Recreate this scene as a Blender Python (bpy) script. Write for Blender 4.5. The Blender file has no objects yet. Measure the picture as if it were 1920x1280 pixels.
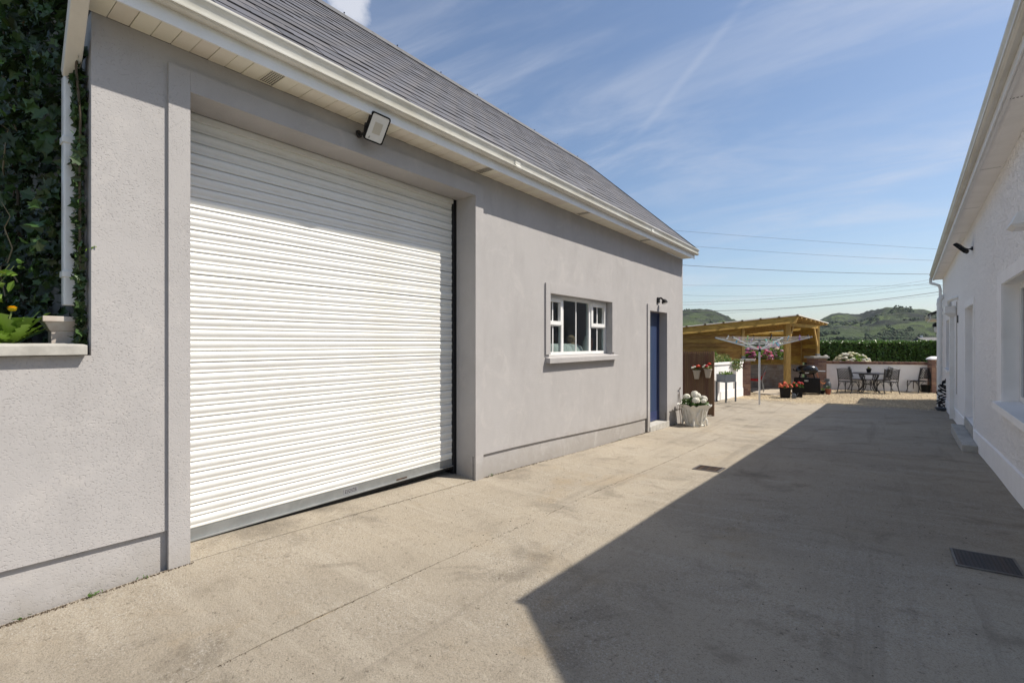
import bpy, bmesh, math, random
from mathutils import Vector, Matrix, noise
import numpy as np

R = math.radians
C = bpy.context.scene.collection
SC = bpy.context.scene

# ------------------------------------------------------------------ camera, sky, sun
FPX = 890.0
YAW = math.atan2(692, FPX)                    # the alley runs along +Y; the lens looks left of it
cam_d = bpy.data.cameras.new('camera')
cam_d.sensor_width = 36.0
cam_d.lens = 36.0 * FPX / 1920.0
cam_d.shift_y = 2.0 / 1920.0
cam_d.clip_start = 0.05
cam_d.clip_end = 9000
cam = bpy.data.objects.new('camera', cam_d)
C.objects.link(cam)
cam.location = (0, 0, 0)
cam.rotation_euler = (R(90), 0, YAW)
SC.camera = cam

SUN = Vector((0.819 * 0.6115, 0.573 * 0.6115, 0.791)).normalized()     # towards the sun
sun_d = bpy.data.lights.new('sun', 'SUN')
sun_d.energy = 4.8
sun_d.angle = R(0.5)
sun_d.color = (1.0, 0.935, 0.83)
sun = bpy.data.objects.new('sun', sun_d)
C.objects.link(sun)
sun.rotation_euler = SUN.to_track_quat('Z', 'Y').to_euler()

RV = Vector((math.cos(YAW), math.sin(YAW), 0))
FV = Vector((-math.sin(YAW), math.cos(YAW), 0))
UP = Vector((0, 0, 1))

def at(u, v, D):
    """point D metres ahead that the photograph shows at pixel (u, v)"""
    return FV * D + RV * ((u - 960) / FPX * D) + UP * ((642 - v) / FPX * D)

world = bpy.data.worlds.new('World')
SC.world = world
world.use_nodes = True
nt = world.node_tree
nt.nodes.clear()

def N(tree, t, **kw):
    n = tree.nodes.new(t)
    for k, v in kw.items():
        setattr(n, k, v)
    return n

def link(tree, a, b):
    tree.links.new(a, b)

def math_node(tree, op, a, b=None, c=None, clamp=False):
    n = N(tree, 'ShaderNodeMath', operation=op)
    n.use_clamp = clamp
    for i, x in enumerate((a, b, c)):
        if x is None:
            continue
        if isinstance(x, (int, float)):
            n.inputs[i].default_value = x
        else:
            link(tree, x, n.inputs[i])
    return n.outputs[0]

def vmath(tree, op, a, b=None):
    n = N(tree, 'ShaderNodeVectorMath', operation=op)
    for i, x in enumerate((a, b)):
        if x is None:
            continue
        if isinstance(x, (tuple, list, Vector)):
            n.inputs[i].default_value = tuple(x)
        else:
            link(tree, x, n.inputs[i])
    return n.outputs['Value'] if op in ('DOT_PRODUCT', 'LENGTH', 'DISTANCE') else n.outputs['Vector']

def smooth(tree, x, a, b, lo=0.0, hi=1.0):
    n = N(tree, 'ShaderNodeMapRange', interpolation_type='SMOOTHSTEP')
    link(tree, x, n.inputs[0])
    n.inputs[1].default_value = a
    n.inputs[2].default_value = b
    n.inputs[3].default_value = lo
    n.inputs[4].default_value = hi
    return n.outputs[0]

SKY_STRENGTH = 0.109
sky = N(nt, 'ShaderNodeTexSky', sky_type='NISHITA')
sky.sun_disc = False
sky.sun_elevation = math.asin(SUN.z)
sky.sun_rotation = math.atan2(SUN.x, SUN.y)
sky.air_density = 1.0
sky.dust_density = 1.0
sky.ozone_density = 2.2
tc = N(nt, 'ShaderNodeTexCoord')
dirv = tc.outputs['Generated']
sep = N(nt, 'ShaderNodeSeparateXYZ')
link(nt, dirv, sep.inputs[0])
den = math_node(nt, 'ADD', math_node(nt, 'MAXIMUM', sep.outputs[2], 0.0), 0.16)
comb = N(nt, 'ShaderNodeCombineXYZ')
link(nt, math_node(nt, 'DIVIDE', sep.outputs[0], den), comb.inputs[0])
link(nt, math_node(nt, 'DIVIDE', sep.outputs[1], den), comb.inputs[1])
mp = N(nt, 'ShaderNodeMapping')
mp.inputs['Rotation'].default_value = (0, 0, R(-28))
mp.inputs['Scale'].default_value = (0.55, 1.5, 1)
link(nt, comb.outputs[0], mp.inputs[0])
cn = N(nt, 'ShaderNodeTexNoise')
cn.inputs['Scale'].default_value = 1.7
cn.inputs['Detail'].default_value = 9
cn.inputs['Roughness'].default_value = 0.64
cn.inputs['Distortion'].default_value = 0.7
link(nt, mp.outputs[0], cn.inputs['Vector'])
wisp = smooth(nt, cn.outputs['Fac'], 0.42, 0.80, 0.0, 0.40)
cn2 = N(nt, 'ShaderNodeTexNoise')
cn2.inputs['Scale'].default_value = 0.7
cn2.inputs['Detail'].default_value = 3
link(nt, comb.outputs[0], cn2.inputs['Vector'])
wisp = math_node(nt, 'MULTIPLY', wisp, smooth(nt, cn2.outputs['Fac'], 0.3, 0.62, 0.25, 1.0))

veil = smooth(nt, cn2.outputs['Fac'], 0.30, 0.72, 0.0, 0.20)
wisp = math_node(nt, 'ADD', wisp, math_node(nt, 'MULTIPLY', veil, smooth(nt, cn.outputs['Fac'], 0.35, 0.65, 0.2, 1.0)))

def streak(p, q, w, strength):
    """an old vapour trail: a great circle between two sky directions"""
    a = at(p[0], p[1], 1).normalized()
    b = at(q[0], q[1], 1).normalized()
    nrm = a.cross(b).normalized()
    mid = (a + b).normalized()
    half = a.dot(mid)
    d = math_node(nt, 'ABSOLUTE', vmath(nt, 'DOT_PRODUCT', dirv, nrm))
    along = vmath(nt, 'DOT_PRODUCT', dirv, mid)
    f = math_node(nt, 'MULTIPLY', smooth(nt, d, 0.0, w, strength, 0.0), smooth(nt, along, half - 0.012, half + 0.02))
    return math_node(nt, 'MULTIPLY', f, smooth(nt, cn.outputs['Fac'], 0.30, 0.62, 0.35, 1.0))

for p, q, w, s in (((1450, -60), (1190, 262), 0.011, 0.13), ((1720, 330), (1420, 420), 0.02, 0.13), ((1560, 200), (1330, 300), 0.014, 0.10), ((1640, 270), (1490, 330), 0.01, 0.10)):
    wisp = math_node(nt, 'ADD', wisp, streak(p, q, w, s))
wisp = math_node(nt, 'MINIMUM', wisp, 0.8)
# a small bright puff of cumulus above the ridge
pd = at(648, 8, 1).normalized()
pn = N(nt, 'ShaderNodeTexNoise')
pn.inputs['Scale'].default_value = 16
pn.inputs['Detail'].default_value = 5
link(nt, dirv, pn.inputs['Vector'])
puff = math_node(nt, 'MULTIPLY', smooth(nt, math_node(nt, 'ADD', vmath(nt, 'DOT_PRODUCT', dirv, pd), math_node(nt, 'MULTIPLY', pn.outputs['Fac'], 0.006)), math.cos(R(3.4)) + 0.003, math.cos(R(0.5)) + 0.003), 0.9)
wisp = math_node(nt, 'MAXIMUM', wisp, puff)
cmix = N(nt, 'ShaderNodeMix', data_type='RGBA')
link(nt, wisp, cmix.inputs['Factor'])
hsv = N(nt, 'ShaderNodeHueSaturation')
hsv.inputs['Saturation'].default_value = 1.02
link(nt, sky.outputs[0], hsv.inputs['Color'])
link(nt, hsv.outputs[0], cmix.inputs['A'])
cmix.inputs['B'].default_value = (5.3, 5.5, 6.1, 1)
bg = N(nt, 'ShaderNodeBackground')
bg.inputs['Strength'].default_value = SKY_STRENGTH
link(nt, cmix.outputs['Result'], bg.inputs['Color'])
wo = N(nt, 'ShaderNodeOutputWorld')
link(nt, bg.outputs[0], wo.inputs[0])

SC.view_settings.view_transform = 'Standard'
SC.view_settings.look = 'None'
SC.view_settings.gamma = 1
SC.view_settings.use_curve_mapping = False
SC.view_settings.exposure = 0.34
SC.cycles.max_bounces = 7
SC.cycles.diffuse_bounces = 5
SC.cycles.transparent_max_bounces = 12

# ------------------------------------------------------------------ materials
def mat(name, col, rough=0.6, metal=0.0, var=0.0, vscale=3.0, col2=None, bump=0.0, bscale=60.0, bdist=0.004,
        rnd=0.0, isl=0.0, spec=0.5, stretch=None, trans=0.0, bvor=False, var2=0.0, v2scale=20.0, col3=None):
    m = bpy.data.materials.new(name)
    m.use_nodes = True
    t = m.node_tree
    b = t.nodes['Principled BSDF']
    b.inputs['Roughness'].default_value = rough
    b.inputs['Metallic'].default_value = metal
    b.inputs['Specular IOR Level'].default_value = spec
    b.inputs['Base Color'].default_value = (*col, 1)
    geo = N(t, 'ShaderNodeTexCoord')
    vec = geo.outputs['Object']
    if stretch:
        mpn = N(t, 'ShaderNodeMapping')
        mpn.inputs['Scale'].default_value = stretch
        link(t, vec, mpn.inputs[0])
        vec = mpn.outputs[0]
    cur = None
    def mix(fac, a, bcol):
        n = N(t, 'ShaderNodeMix', data_type='RGBA')
        if isinstance(fac, float):
            n.inputs['Factor'].default_value = fac
        else:
            link(t, fac, n.inputs['Factor'])
        for s, x in (('A', a), ('B', bcol)):
            if isinstance(x, tuple):
                n.inputs[s].default_value = (*x, 1)
            else:
                link(t, x, n.inputs[s])
        return n.outputs['Result']
    if var > 0:
        nz = N(t, 'ShaderNodeTexNoise')
        nz.inputs['Scale'].default_value = vscale
        nz.inputs['Detail'].default_value = 6
        nz.inputs['Roughness'].default_value = 0.62
        link(t, vec, nz.inputs['Vector'])
        cur = mix(smooth(t, nz.outputs['Fac'], 0.35, 0.68, 0.0, var), tuple(col), tuple(col2 or tuple(c * 0.5 for c in col)))
    if var2 > 0:
        nz = N(t, 'ShaderNodeTexNoise')
        nz.inputs['Scale'].default_value = v2scale
        nz.inputs['Detail'].default_value = 4
        link(t, vec, nz.inputs['Vector'])
        cur = mix(smooth(t, nz.outputs['Fac'], 0.42, 0.66, 0.0, var2), cur if cur is not None else tuple(col), tuple(col3 or tuple(c * 0.6 for c in col)))
    if rnd > 0 or isl > 0:
        h = N(t, 'ShaderNodeHueSaturation')
        if cur is not None:
            link(t, cur, h.inputs['Color'])
        else:
            h.inputs['Color'].default_value = (*col, 1)
        src = N(t, 'ShaderNodeObjectInfo').outputs['Random'] if rnd > 0 else N(t, 'ShaderNodeNewGeometry').outputs['Random Per Island']
        a = max(rnd, isl)
        link(t, math_node(t, 'ADD', math_node(t, 'MULTIPLY', src, 2 * a), 1 - a), h.inputs['Value'])
        link(t, math_node(t, 'ADD', math_node(t, 'MULTIPLY', src, 0.03), 0.485), h.inputs['Hue'])
        cur = h.outputs[0]
    if cur is not None:
        link(t, cur, b.inputs['Base Color'])
    if bump > 0:
        if bvor:
            bz = N(t, 'ShaderNodeTexVoronoi')
            bz.inputs['Scale'].default_value = bscale
            o = bz.outputs['Distance']
        else:
            bz = N(t, 'ShaderNodeTexNoise')
            bz.inputs['Scale'].default_value = bscale
            bz.inputs['Detail'].default_value = 4
            o = bz.outputs['Fac']
        link(t, vec, bz.inputs['Vector'])
        bn = N(t, 'ShaderNodeBump')
        bn.inputs['Strength'].default_value = bump
        bn.inputs['Distance'].default_value = bdist
        link(t, o, bn.inputs['Height'])
        link(t, bn.outputs[0], b.inputs['Normal'])
    if trans > 0:
        out = t.nodes['Material Output']
        tr = N(t, 'ShaderNodeBsdfTranslucent')
        if cur is not None:
            link(t, cur, tr.inputs[0])
        else:
            tr.inputs[0].default_value = (*col, 1)
        ms = N(t, 'ShaderNodeMixShader')
        ms.inputs[0].default_value = trans
        link(t, b.outputs[0], ms.inputs[1])
        link(t, tr.outputs[0], ms.inputs[2])
        link(t, ms.outputs[0], out.inputs[0])
    return m

def plaster_material(name, col, dark, fine=1.0):
    """painted render: a dashed, slightly pitted float finish with faint vertical weathering"""
    m = bpy.data.materials.new(name)
    m.use_nodes = True
    t = m.node_tree
    b = t.nodes['Principled BSDF']
    b.inputs['Roughness'].default_value = 0.85
    b.inputs['Specular IOR Level'].default_value = 0.25
    vec = N(t, 'ShaderNodeTexCoord').outputs['Object']
    mpn = N(t, 'ShaderNodeMapping')
    mpn.inputs['Scale'].default_value = (1, 1.8, 0.75)
    link(t, vec, mpn.inputs[0])
    n1 = N(t, 'ShaderNodeTexNoise')
    n1.inputs['Scale'].default_value = 1.6
    n1.inputs['Detail'].default_value = 7
    n1.inputs['Roughness'].default_value = 0.65
    link(t, mpn.outputs[0], n1.inputs['Vector'])
    mx = N(t, 'ShaderNodeMix', data_type='RGBA')
    mx.inputs['A'].default_value = (*col, 1)
    mx.inputs['B'].default_value = (*dark, 1)
    link(t, smooth(t, n1.outputs['Fac'], 0.4, 0.72, 0, 0.62), mx.inputs['Factor'])
    sepz = N(t, 'ShaderNodeSeparateXYZ')
    link(t, vec, sepz.inputs[0])
    n4 = N(t, 'ShaderNodeTexNoise')
    n4.inputs['Scale'].default_value = 5.0
    n4.inputs['Detail'].default_value = 7
    n4.inputs['Roughness'].default_value = 0.7
    link(t, vec, n4.inputs['Vector'])
    low = smooth(t, math_node(t, 'ADD', sepz.outputs[2], math_node(t, 'MULTIPLY', n4.outputs['Fac'], 0.55)), -0.88, -1.22, 0, 0.55)
    mx2 = N(t, 'ShaderNodeMix', data_type='RGBA')
    link(t, mx.outputs['Result'], mx2.inputs['A'])
    mx2.inputs['B'].default_value = (col[0] * 0.72, col[1] * 0.68, col[2] * 0.60, 1)
    link(t, low, mx2.inputs['Factor'])
    n5 = N(t, 'ShaderNodeTexNoise')
    n5.inputs['Scale'].default_value = 2.6
    n5.inputs['Detail'].default_value = 8
    n5.inputs['Roughness'].default_value = 0.72
    n5.inputs['Distortion'].default_value = 1.2
    link(t, vec, n5.inputs['Vector'])
    mx3 = N(t, 'ShaderNodeMix', data_type='RGBA')
    link(t, mx2.outputs['Result'], mx3.inputs['A'])
    mx3.inputs['B'].default_value = (min(1, col[0] * 1.13), min(1, col[1] * 1.12), min(1, col[2] * 1.10), 1)
    link(t, smooth(t, n5.outputs['Fac'], 0.5, 0.68, 0, 0.6), mx3.inputs['Factor'])
    mp2 = N(t, 'ShaderNodeMapping')
    mp2.inputs['Scale'].default_value = (1, 0.8, 1.1)
    link(t, vec, mp2.inputs[0])
    n2 = N(t, 'ShaderNodeTexNoise')
    n2.inputs['Scale'].default_value = 112 * fine
    n2.inputs['Detail'].default_value = 3
    n2.inputs['Distortion'].default_value = 0.3
    link(t, mp2.outputs[0], n2.inputs['Vector'])
    n3 = N(t, 'ShaderNodeTexNoise')
    n3.inputs['Scale'].default_value = 2.2
    n3.inputs['Detail'].default_value = 3
    link(t, vec, n3.inputs['Vector'])
    # pits only open where the float dragged
    pits = smooth(t, n2.outputs['Fac'], 0.33, 0.42, 0.0, 1.0)
    amt = smooth(t, n3.outputs['Fac'], 0.35, 0.6, 0.25, 1.0)
    hgt = math_node(t, 'ADD', math_node(t, 'MULTIPLY', pits, amt), math_node(t, 'MULTIPLY', n2.outputs['Fac'], 0.22))
    bn = N(t, 'ShaderNodeBump')
    bn.inputs['Strength'].default_value = 0.6
    bn.inputs['Distance'].default_value = 0.0042
    link(t, hgt, bn.inputs['Height'])
    link(t, bn.outputs[0], b.inputs['Normal'])
    link(t, mx3.outputs['Result'], b.inputs['Base Color'])
    return m

def concrete_material(name):
    m = bpy.data.materials.new(name)
    m.use_nodes = True
    t = m.node_tree
    b = t.nodes['Principled BSDF']
    b.inputs['Roughness'].default_value = 0.9
    b.inputs['Specular IOR Level'].default_value = 0.2
    vec = N(t, 'ShaderNodeTexCoord').outputs['Object']
    def nz(scale, detail=6, rough=0.6, dist=0.0, sc=None):
        n = N(t, 'ShaderNodeTexNoise')
        n.inputs['Scale'].default_value = scale
        n.inputs['Detail'].default_value = detail
        n.inputs['Roughness'].default_value = rough
        n.inputs['Distortion'].default_value = dist
        if sc:
            q = N(t, 'ShaderNodeMapping')
            q.inputs['Scale'].default_value = sc
            q.inputs['Rotation'].default_value = (0, 0, R(25))
            link(t, vec, q.inputs[0])
            link(t, q.outputs[0], n.inputs['Vector'])
        else:
            link(t, vec, n.inputs['Vector'])
        return n.outputs['Fac']
    def mix(fac, a, c):
        n = N(t, 'ShaderNodeMix', data_type='RGBA')
        link(t, fac, n.inputs['Factor'])
        for s, x in (('A', a), ('B', c)):
            if isinstance(x, tuple):
                n.inputs[s].default_value = (*x, 1)
            else:
                link(t, x, n.inputs[s])
        return n.outputs['Result']
    big = nz(0.45, 6, 0.6, 0.5)
    mid = nz(2.0, 9, 0.72, 0.5)
    drag = nz(2.6, 8, 0.66, 0.3, (0.30, 2.4, 1))
    fine = nz(150, 3, 0.75)
    spk = nz(82, 5, 0.8)
    grit = nz(26, 6, 0.8)
    c = mix(smooth(t, big, 0.34, 0.66), (0.405, 0.350, 0.272), (0.325, 0.282, 0.222))
    c = mix(smooth(t, drag, 0.46, 0.72, 0, 0.55), c, (0.45, 0.40, 0.325))
    c = mix(smooth(t, mid, 0.50, 0.68, 0, 0.62), c, (0.185, 0.157, 0.120))
    c = mix(smooth(t, nz(0.9, 6, 0.7, 0.3), 0.56, 0.70, 0, 0.40), c, (0.335, 0.248, 0.145))
    worn = smooth(t, nz(0.7, 7, 0.7, 0.4), 0.42, 0.60)
    c = mix(math_node(t, 'MULTIPLY', smooth(t, spk, 0.52, 0.62), math_node(t, 'ADD', math_node(t, 'MULTIPLY', worn, 0.55), 0.14)), c, (0.50, 0.475, 0.43))
    c = mix(smooth(t, grit, 0.44, 0.30, 0, 0.9), c, (0.12, 0.098, 0.072))
    c = mix(math_node(t, 'MULTIPLY', smooth(t, spk, 0.44, 0.36), math_node(t, 'ADD', math_node(t, 'MULTIPLY', worn, 0.5), 0.25)), c, (0.125, 0.105, 0.082))
    c = mix(smooth(t, fine, 0.52, 0.62, 0, 0.6), c, (0.18, 0.155, 0.122))
    # damp-looking oil and leaf stains
    oil = math_node(t, 'MULTIPLY', smooth(t, nz(0.62, 5, 0.6, 0.3), 0.58, 0.70), smooth(t, grit, 0.35, 0.6, 0.4, 1.0))
    c = mix(math_node(t, 'MULTIPLY', oil, 0.65), c, (0.145, 0.125, 0.098))
    # long sweeps left by tyres and the tamping board
    sweep = nz(1.5, 7, 0.68, 0.25, (3.2, 0.16, 1))
    c = mix(smooth(t, sweep, 0.54, 0.70, 0, 0.42), c, (0.21, 0.182, 0.145))
    link(t, c, b.inputs['Base Color'])
    hgt = math_node(t, 'ADD', math_node(t, 'ADD', math_node(t, 'MULTIPLY', spk, 1.0), math_node(t, 'MULTIPLY', grit, 1.2)), math_node(t, 'MULTIPLY', mid, 1.0))
    hgt = math_node(t, 'ADD', hgt, math_node(t, 'MULTIPLY', fine, 0.35))
    bn = N(t, 'ShaderNodeBump')
    bn.inputs['Strength'].default_value = 0.8
    bn.inputs['Distance'].default_value = 0.011
    link(t, hgt, bn.inputs['Height'])
    link(t, bn.outputs[0], b.inputs['Normal'])
    return m

def pebbledash_material(name):
    m = bpy.data.materials.new(name)
    m.use_nodes = True
    t = m.node_tree
    b = t.nodes['Principled BSDF']
    b.inputs['Roughness'].default_value = 0.8
    b.inputs['Specular IOR Level'].default_value = 0.25
    vec = N(t, 'ShaderNodeTexCoord').outputs['Object']
    v = N(t, 'ShaderNodeTexVoronoi')
    v.inputs['Scale'].default_value = 54
    v.inputs['Randomness'].default_value = 1
    link(t, vec, v.inputs['Vector'])
    n = N(t, 'ShaderNodeTexNoise')
    n.inputs['Scale'].default_value = 52
    n.inputs['Detail'].default_value = 5
    n.inputs['Roughness'].default_value = 0.7
    link(t, vec, n.inputs['Vector'])
    n2 = N(t, 'ShaderNodeTexNoise')
    n2.inputs['Scale'].default_value = 1.5
    n2.inputs['Detail'].default_value = 4
    link(t, vec, n2.inputs['Vector'])
    n7 = N(t, 'ShaderNodeTexNoise')
    n7.inputs['Scale'].default_value = 17
    n7.inputs['Detail'].default_value = 3
    link(t, vec, n7.inputs['Vector'])
    peb = smooth(t, v.outputs['Distance'], 0.6, 0.1)
    hgt = math_node(t, 'MULTIPLY', peb, smooth(t, math_node(t, 'ADD', math_node(t, 'MULTIPLY', n.outputs['Fac'], 0.5), math_node(t, 'MULTIPLY', n7.outputs['Fac'], 0.5)), 0.42, 0.58, 0.0, 1.0))
    hgt = math_node(t, 'ADD', hgt, math_node(t, 'MULTIPLY', n7.outputs['Fac'], 0.8))
    mx = N(t, 'ShaderNodeMix', data_type='RGBA')
    mx.inputs['A'].default_value = (0.94, 0.915, 0.895, 1)
    mx.inputs['B'].default_value = (0.52, 0.47, 0.44, 1)
    link(t, smooth(t, math_node(t, 'ADD', n.outputs['Fac'], math_node(t, 'MULTIPLY', n2.outputs['Fac'], 0.3)), 0.73, 0.86, 0, 0.8), mx.inputs['Factor'])
    bn = N(t, 'ShaderNodeBump')
    bn.inputs['Strength'].default_value = 0.95
    bn.inputs['Distance'].default_value = 0.014
    link(t, hgt, bn.inputs['Height'])
    link(t, bn.outputs[0], b.inputs['Normal'])
    link(t, mx.outputs['Result'], b.inputs['Base Color'])
    return m

def glass_material(name, tint=(0.75, 0.8, 0.8)):
    m = bpy.data.materials.new(name)
    m.use_nodes = True
    t = m.node_tree
    t.nodes.clear()
    out = N(t, 'ShaderNodeOutputMaterial')
    tr = N(t, 'ShaderNodeBsdfTransparent')
    tr.inputs[0].default_value = (*tint, 1)
    gl = N(t, 'ShaderNodeBsdfGlossy')
    gl.inputs['Roughness'].default_value = 0.02
    fr = N(t, 'ShaderNodeFresnel')
    fr.inputs[0].default_value = 1.5
    ms = N(t, 'ShaderNodeMixShader')
    front = math_node(t, 'SUBTRACT', 1.0, N(t, 'ShaderNodeNewGeometry').outputs['Backfacing'])
    link(t, math_node(t, 'MULTIPLY', fr.outputs[0], front), ms.inputs[0])
    link(t, tr.outputs[0], ms.inputs[1])
    link(t, gl.outputs[0], ms.inputs[2])
    link(t, ms.outputs[0], out.inputs[0])
    return m

M = {}
M['plaster'] = plaster_material('grey_painted_render', (0.405, 0.388, 0.382), (0.352, 0.336, 0.33))
M['band'] = plaster_material('grey_painted_band', (0.405, 0.388, 0.382), (0.365, 0.349, 0.343), 1.15)
M['concrete'] = concrete_material('yard_concrete')
M['dash'] = pebbledash_material('white_pebbledash')
M['white_wall'] = mat('white_masonry_paint', (0.91, 0.895, 0.885), 0.8, var=0.3, vscale=4, col2=(0.74, 0.72, 0.70), bump=0.25, bscale=90, spec=0.25)
M['upvc'] = mat('white_upvc', (0.80, 0.80, 0.79), 0.35, var=0.35, vscale=5, col2=(0.66, 0.645, 0.6))
M['soffit'] = mat('cream_soffit_board', (0.74, 0.70, 0.60), 0.5, var=0.4, vscale=6, col2=(0.60, 0.55, 0.45), rnd=0.05)
M['gutter'] = mat('white_gutter', (0.66, 0.65, 0.61), 0.3, var=0.7, vscale=4.5, col2=(0.50, 0.475, 0.40), stretch=(1, 0.4, 1))
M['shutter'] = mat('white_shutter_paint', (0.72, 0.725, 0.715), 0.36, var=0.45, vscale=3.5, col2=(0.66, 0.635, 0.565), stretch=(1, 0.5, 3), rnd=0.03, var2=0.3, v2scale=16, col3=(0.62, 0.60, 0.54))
def groove_tint(m, lo, hi, colr, amount):
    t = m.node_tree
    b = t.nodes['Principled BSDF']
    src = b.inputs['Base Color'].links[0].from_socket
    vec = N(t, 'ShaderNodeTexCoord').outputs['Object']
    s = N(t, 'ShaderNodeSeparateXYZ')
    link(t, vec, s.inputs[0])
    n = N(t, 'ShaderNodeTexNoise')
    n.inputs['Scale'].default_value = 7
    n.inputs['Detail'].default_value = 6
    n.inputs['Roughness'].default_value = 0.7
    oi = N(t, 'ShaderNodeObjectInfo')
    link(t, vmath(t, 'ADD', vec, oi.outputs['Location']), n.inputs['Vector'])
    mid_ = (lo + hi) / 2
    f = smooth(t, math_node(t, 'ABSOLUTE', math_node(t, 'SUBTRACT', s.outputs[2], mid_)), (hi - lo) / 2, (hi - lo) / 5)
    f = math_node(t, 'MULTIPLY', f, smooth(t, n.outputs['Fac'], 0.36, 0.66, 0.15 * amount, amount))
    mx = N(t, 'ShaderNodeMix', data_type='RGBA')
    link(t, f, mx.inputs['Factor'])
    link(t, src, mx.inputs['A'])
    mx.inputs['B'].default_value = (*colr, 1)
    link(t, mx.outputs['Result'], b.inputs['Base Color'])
groove_tint(M['shutter'], 0.010, 0.040, (0.46, 0.43, 0.36), 0.28)  # darker beige band along each slat's groove, uneven by noise
M['galv'] = mat('galvanised_steel', (0.33, 0.34, 0.34), 0.5, 0.6, var=0.5, vscale=8, col2=(0.22, 0.23, 0.23))
M['black_metal'] = mat('black_metal', (0.012, 0.012, 0.014), 0.45, 0.0)
M['black_plastic'] = mat('black_plastic', (0.010, 0.010, 0.011), 0.6, spec=0.25)
M['rubber'] = mat('dark_rubber', (0.01, 0.01, 0.01), 0.8)
M['cast_iron'] = mat('cast_iron', (0.035, 0.034, 0.036), 0.6, 0.3, var=0.5, vscale=20, col2=(0.09, 0.05, 0.03))
M['worn_iron'] = mat('worn_iron_rim', (0.15, 0.135, 0.12), 0.5, 0.4, var=0.8, vscale=14, col2=(0.07, 0.05, 0.04))
M['rusty_iron'] = mat('rusty_iron', (0.05, 0.03, 0.02), 0.75, 0.2, var=0.8, vscale=26, col2=(0.15, 0.075, 0.03))
M['slate'] = mat('roof_slate', (0.088, 0.088, 0.100), 0.6, var=0.7, vscale=2.3, col2=(0.060, 0.058, 0.067), rnd=0.2, bump=0.2, bscale=40, var2=0.7, v2scale=5, col3=(0.108, 0.097, 0.092))
M['slate_bulk'] = mat('roof_slate_bulk', (0.088, 0.088, 0.100), 0.6, var=0.7, vscale=2.3, col2=(0.060, 0.058, 0.067), isl=0.2, bump=0.2, bscale=40, var2=0.7, v2scale=5, col3=(0.108, 0.097, 0.092))
M['felt'] = mat('roof_underlay', (0.035, 0.033, 0.033), 0.9)
M['ridge'] = mat('ridge_tile', (0.11, 0.108, 0.112), 0.7, var=0.5, vscale=10, rnd=0.1)
M['blue_door'] = mat('blue_door_paint', (0.030, 0.047, 0.115), 0.45, var=0.3, vscale=7, col2=(0.036, 0.058, 0.14), rnd=0.05)
M['glass'] = glass_material('window_glass')
M['dark_room'] = mat('dark_room', (0.15, 0.147, 0.14), 0.9)
M['lens'] = mat('lamp_lens', (0.70, 0.70, 0.68), 0.2, var=0.2, vscale=12, col2=(0.6, 0.58, 0.54))
M['led'] = mat('led_board', (0.50, 0.47, 0.40), 0.4)
M['grey_mark'] = mat('printed_mark', (0.20, 0.21, 0.20), 0.5)
M['lead'] = mat('grey_lead', (0.22, 0.225, 0.23), 0.6)
M['timber'] = mat('treated_timber', (0.53, 0.335, 0.07), 0.8, var=0.9, vscale=3, col2=(0.36, 0.21, 0.04), stretch=(1, 1, 6), rnd=0.30, var2=0.45, v2scale=5.5, col3=(0.20, 0.10, 0.022))
M['timber_post'] = mat('treated_post_timber', (0.54, 0.36, 0.11), 0.8, var=0.8, vscale=5, col2=(0.40, 0.245, 0.065), stretch=(3, 3, 0.5), var2=0.4, v2scale=7, col3=(0.24, 0.13, 0.04))
M['trim'] = mat('pale_roof_trim', (0.66, 0.62, 0.55), 0.6, var=0.4, vscale=4)
M['brown_wood'] = mat('brown_fence_stain', (0.165, 0.092, 0.055), 0.8, var=0.6, vscale=6, col2=(0.105, 0.06, 0.036), stretch=(3, 3, 0.4), rnd=0.15)
M['brick'] = mat('red_brick', (0.25, 0.14, 0.10), 0.85, isl=0.35, var=0.6, vscale=7, col2=(0.20, 0.12, 0.09))
M['brick_pale'] = mat('whitewashed_brick', (0.36, 0.325, 0.29), 0.85, isl=0.15, var=0.8, vscale=3, col2=(0.24, 0.17, 0.13))
M['mortar'] = mat('mortar', (0.33, 0.30, 0.27), 0.9)
M['cap'] = mat('concrete_coping', (0.46, 0.44, 0.40), 0.85, var=0.5, vscale=8, bump=0.2)
M['gravel'] = mat('gravel_stones', (0.60, 0.49, 0.335), 0.85, isl=0.38, var=0.3, vscale=3)
M['gravel_base'] = mat('gravel_bed', (0.40, 0.32, 0.21), 0.95, var=0.6, vscale=30, bump=0.4, bscale=60, bdist=0.01)
M['pad'] = mat('patio_concrete', (0.46, 0.395, 0.31), 0.9, var=0.5, vscale=2.0, bump=0.2)
M['pot_white'] = mat('white_painted_pot', (0.76, 0.745, 0.69), 0.7, var=0.5, vscale=9, col2=(0.62, 0.575, 0.48), bump=0.25, bscale=30)
M['pot_taupe'] = mat('taupe_plastic_pot', (0.40, 0.35, 0.285), 0.55)
M['terracotta'] = mat('terracotta', (0.30, 0.10, 0.055), 0.8, var=0.3)
M['soil'] = mat('potting_soil', (0.035, 0.025, 0.018), 0.95)
M['leaf'] = mat('garden_leaf', (0.075, 0.14, 0.028), 0.5, isl=0.45, trans=0.28)
M['leaf_dark'] = mat('laurel_leaf', (0.095, 0.17, 0.034), 0.3, isl=0.6, trans=0.3)
M['ivy'] = mat('ivy_leaf', (0.038, 0.070, 0.020), 0.42, isl=0.65, trans=0.2)
M['ivy_single'] = mat('ivy_leaf_single', (0.044, 0.078, 0.022), 0.42, rnd=0.55, trans=0.2)
M['leaf_bright'] = mat('bright_leaf', (0.15, 0.25, 0.03), 0.45, isl=0.3, trans=0.35)
M['leaf_yellow'] = mat('olive_leaf', (0.24, 0.25, 0.075), 0.6, isl=0.4, trans=0.3)
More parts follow.
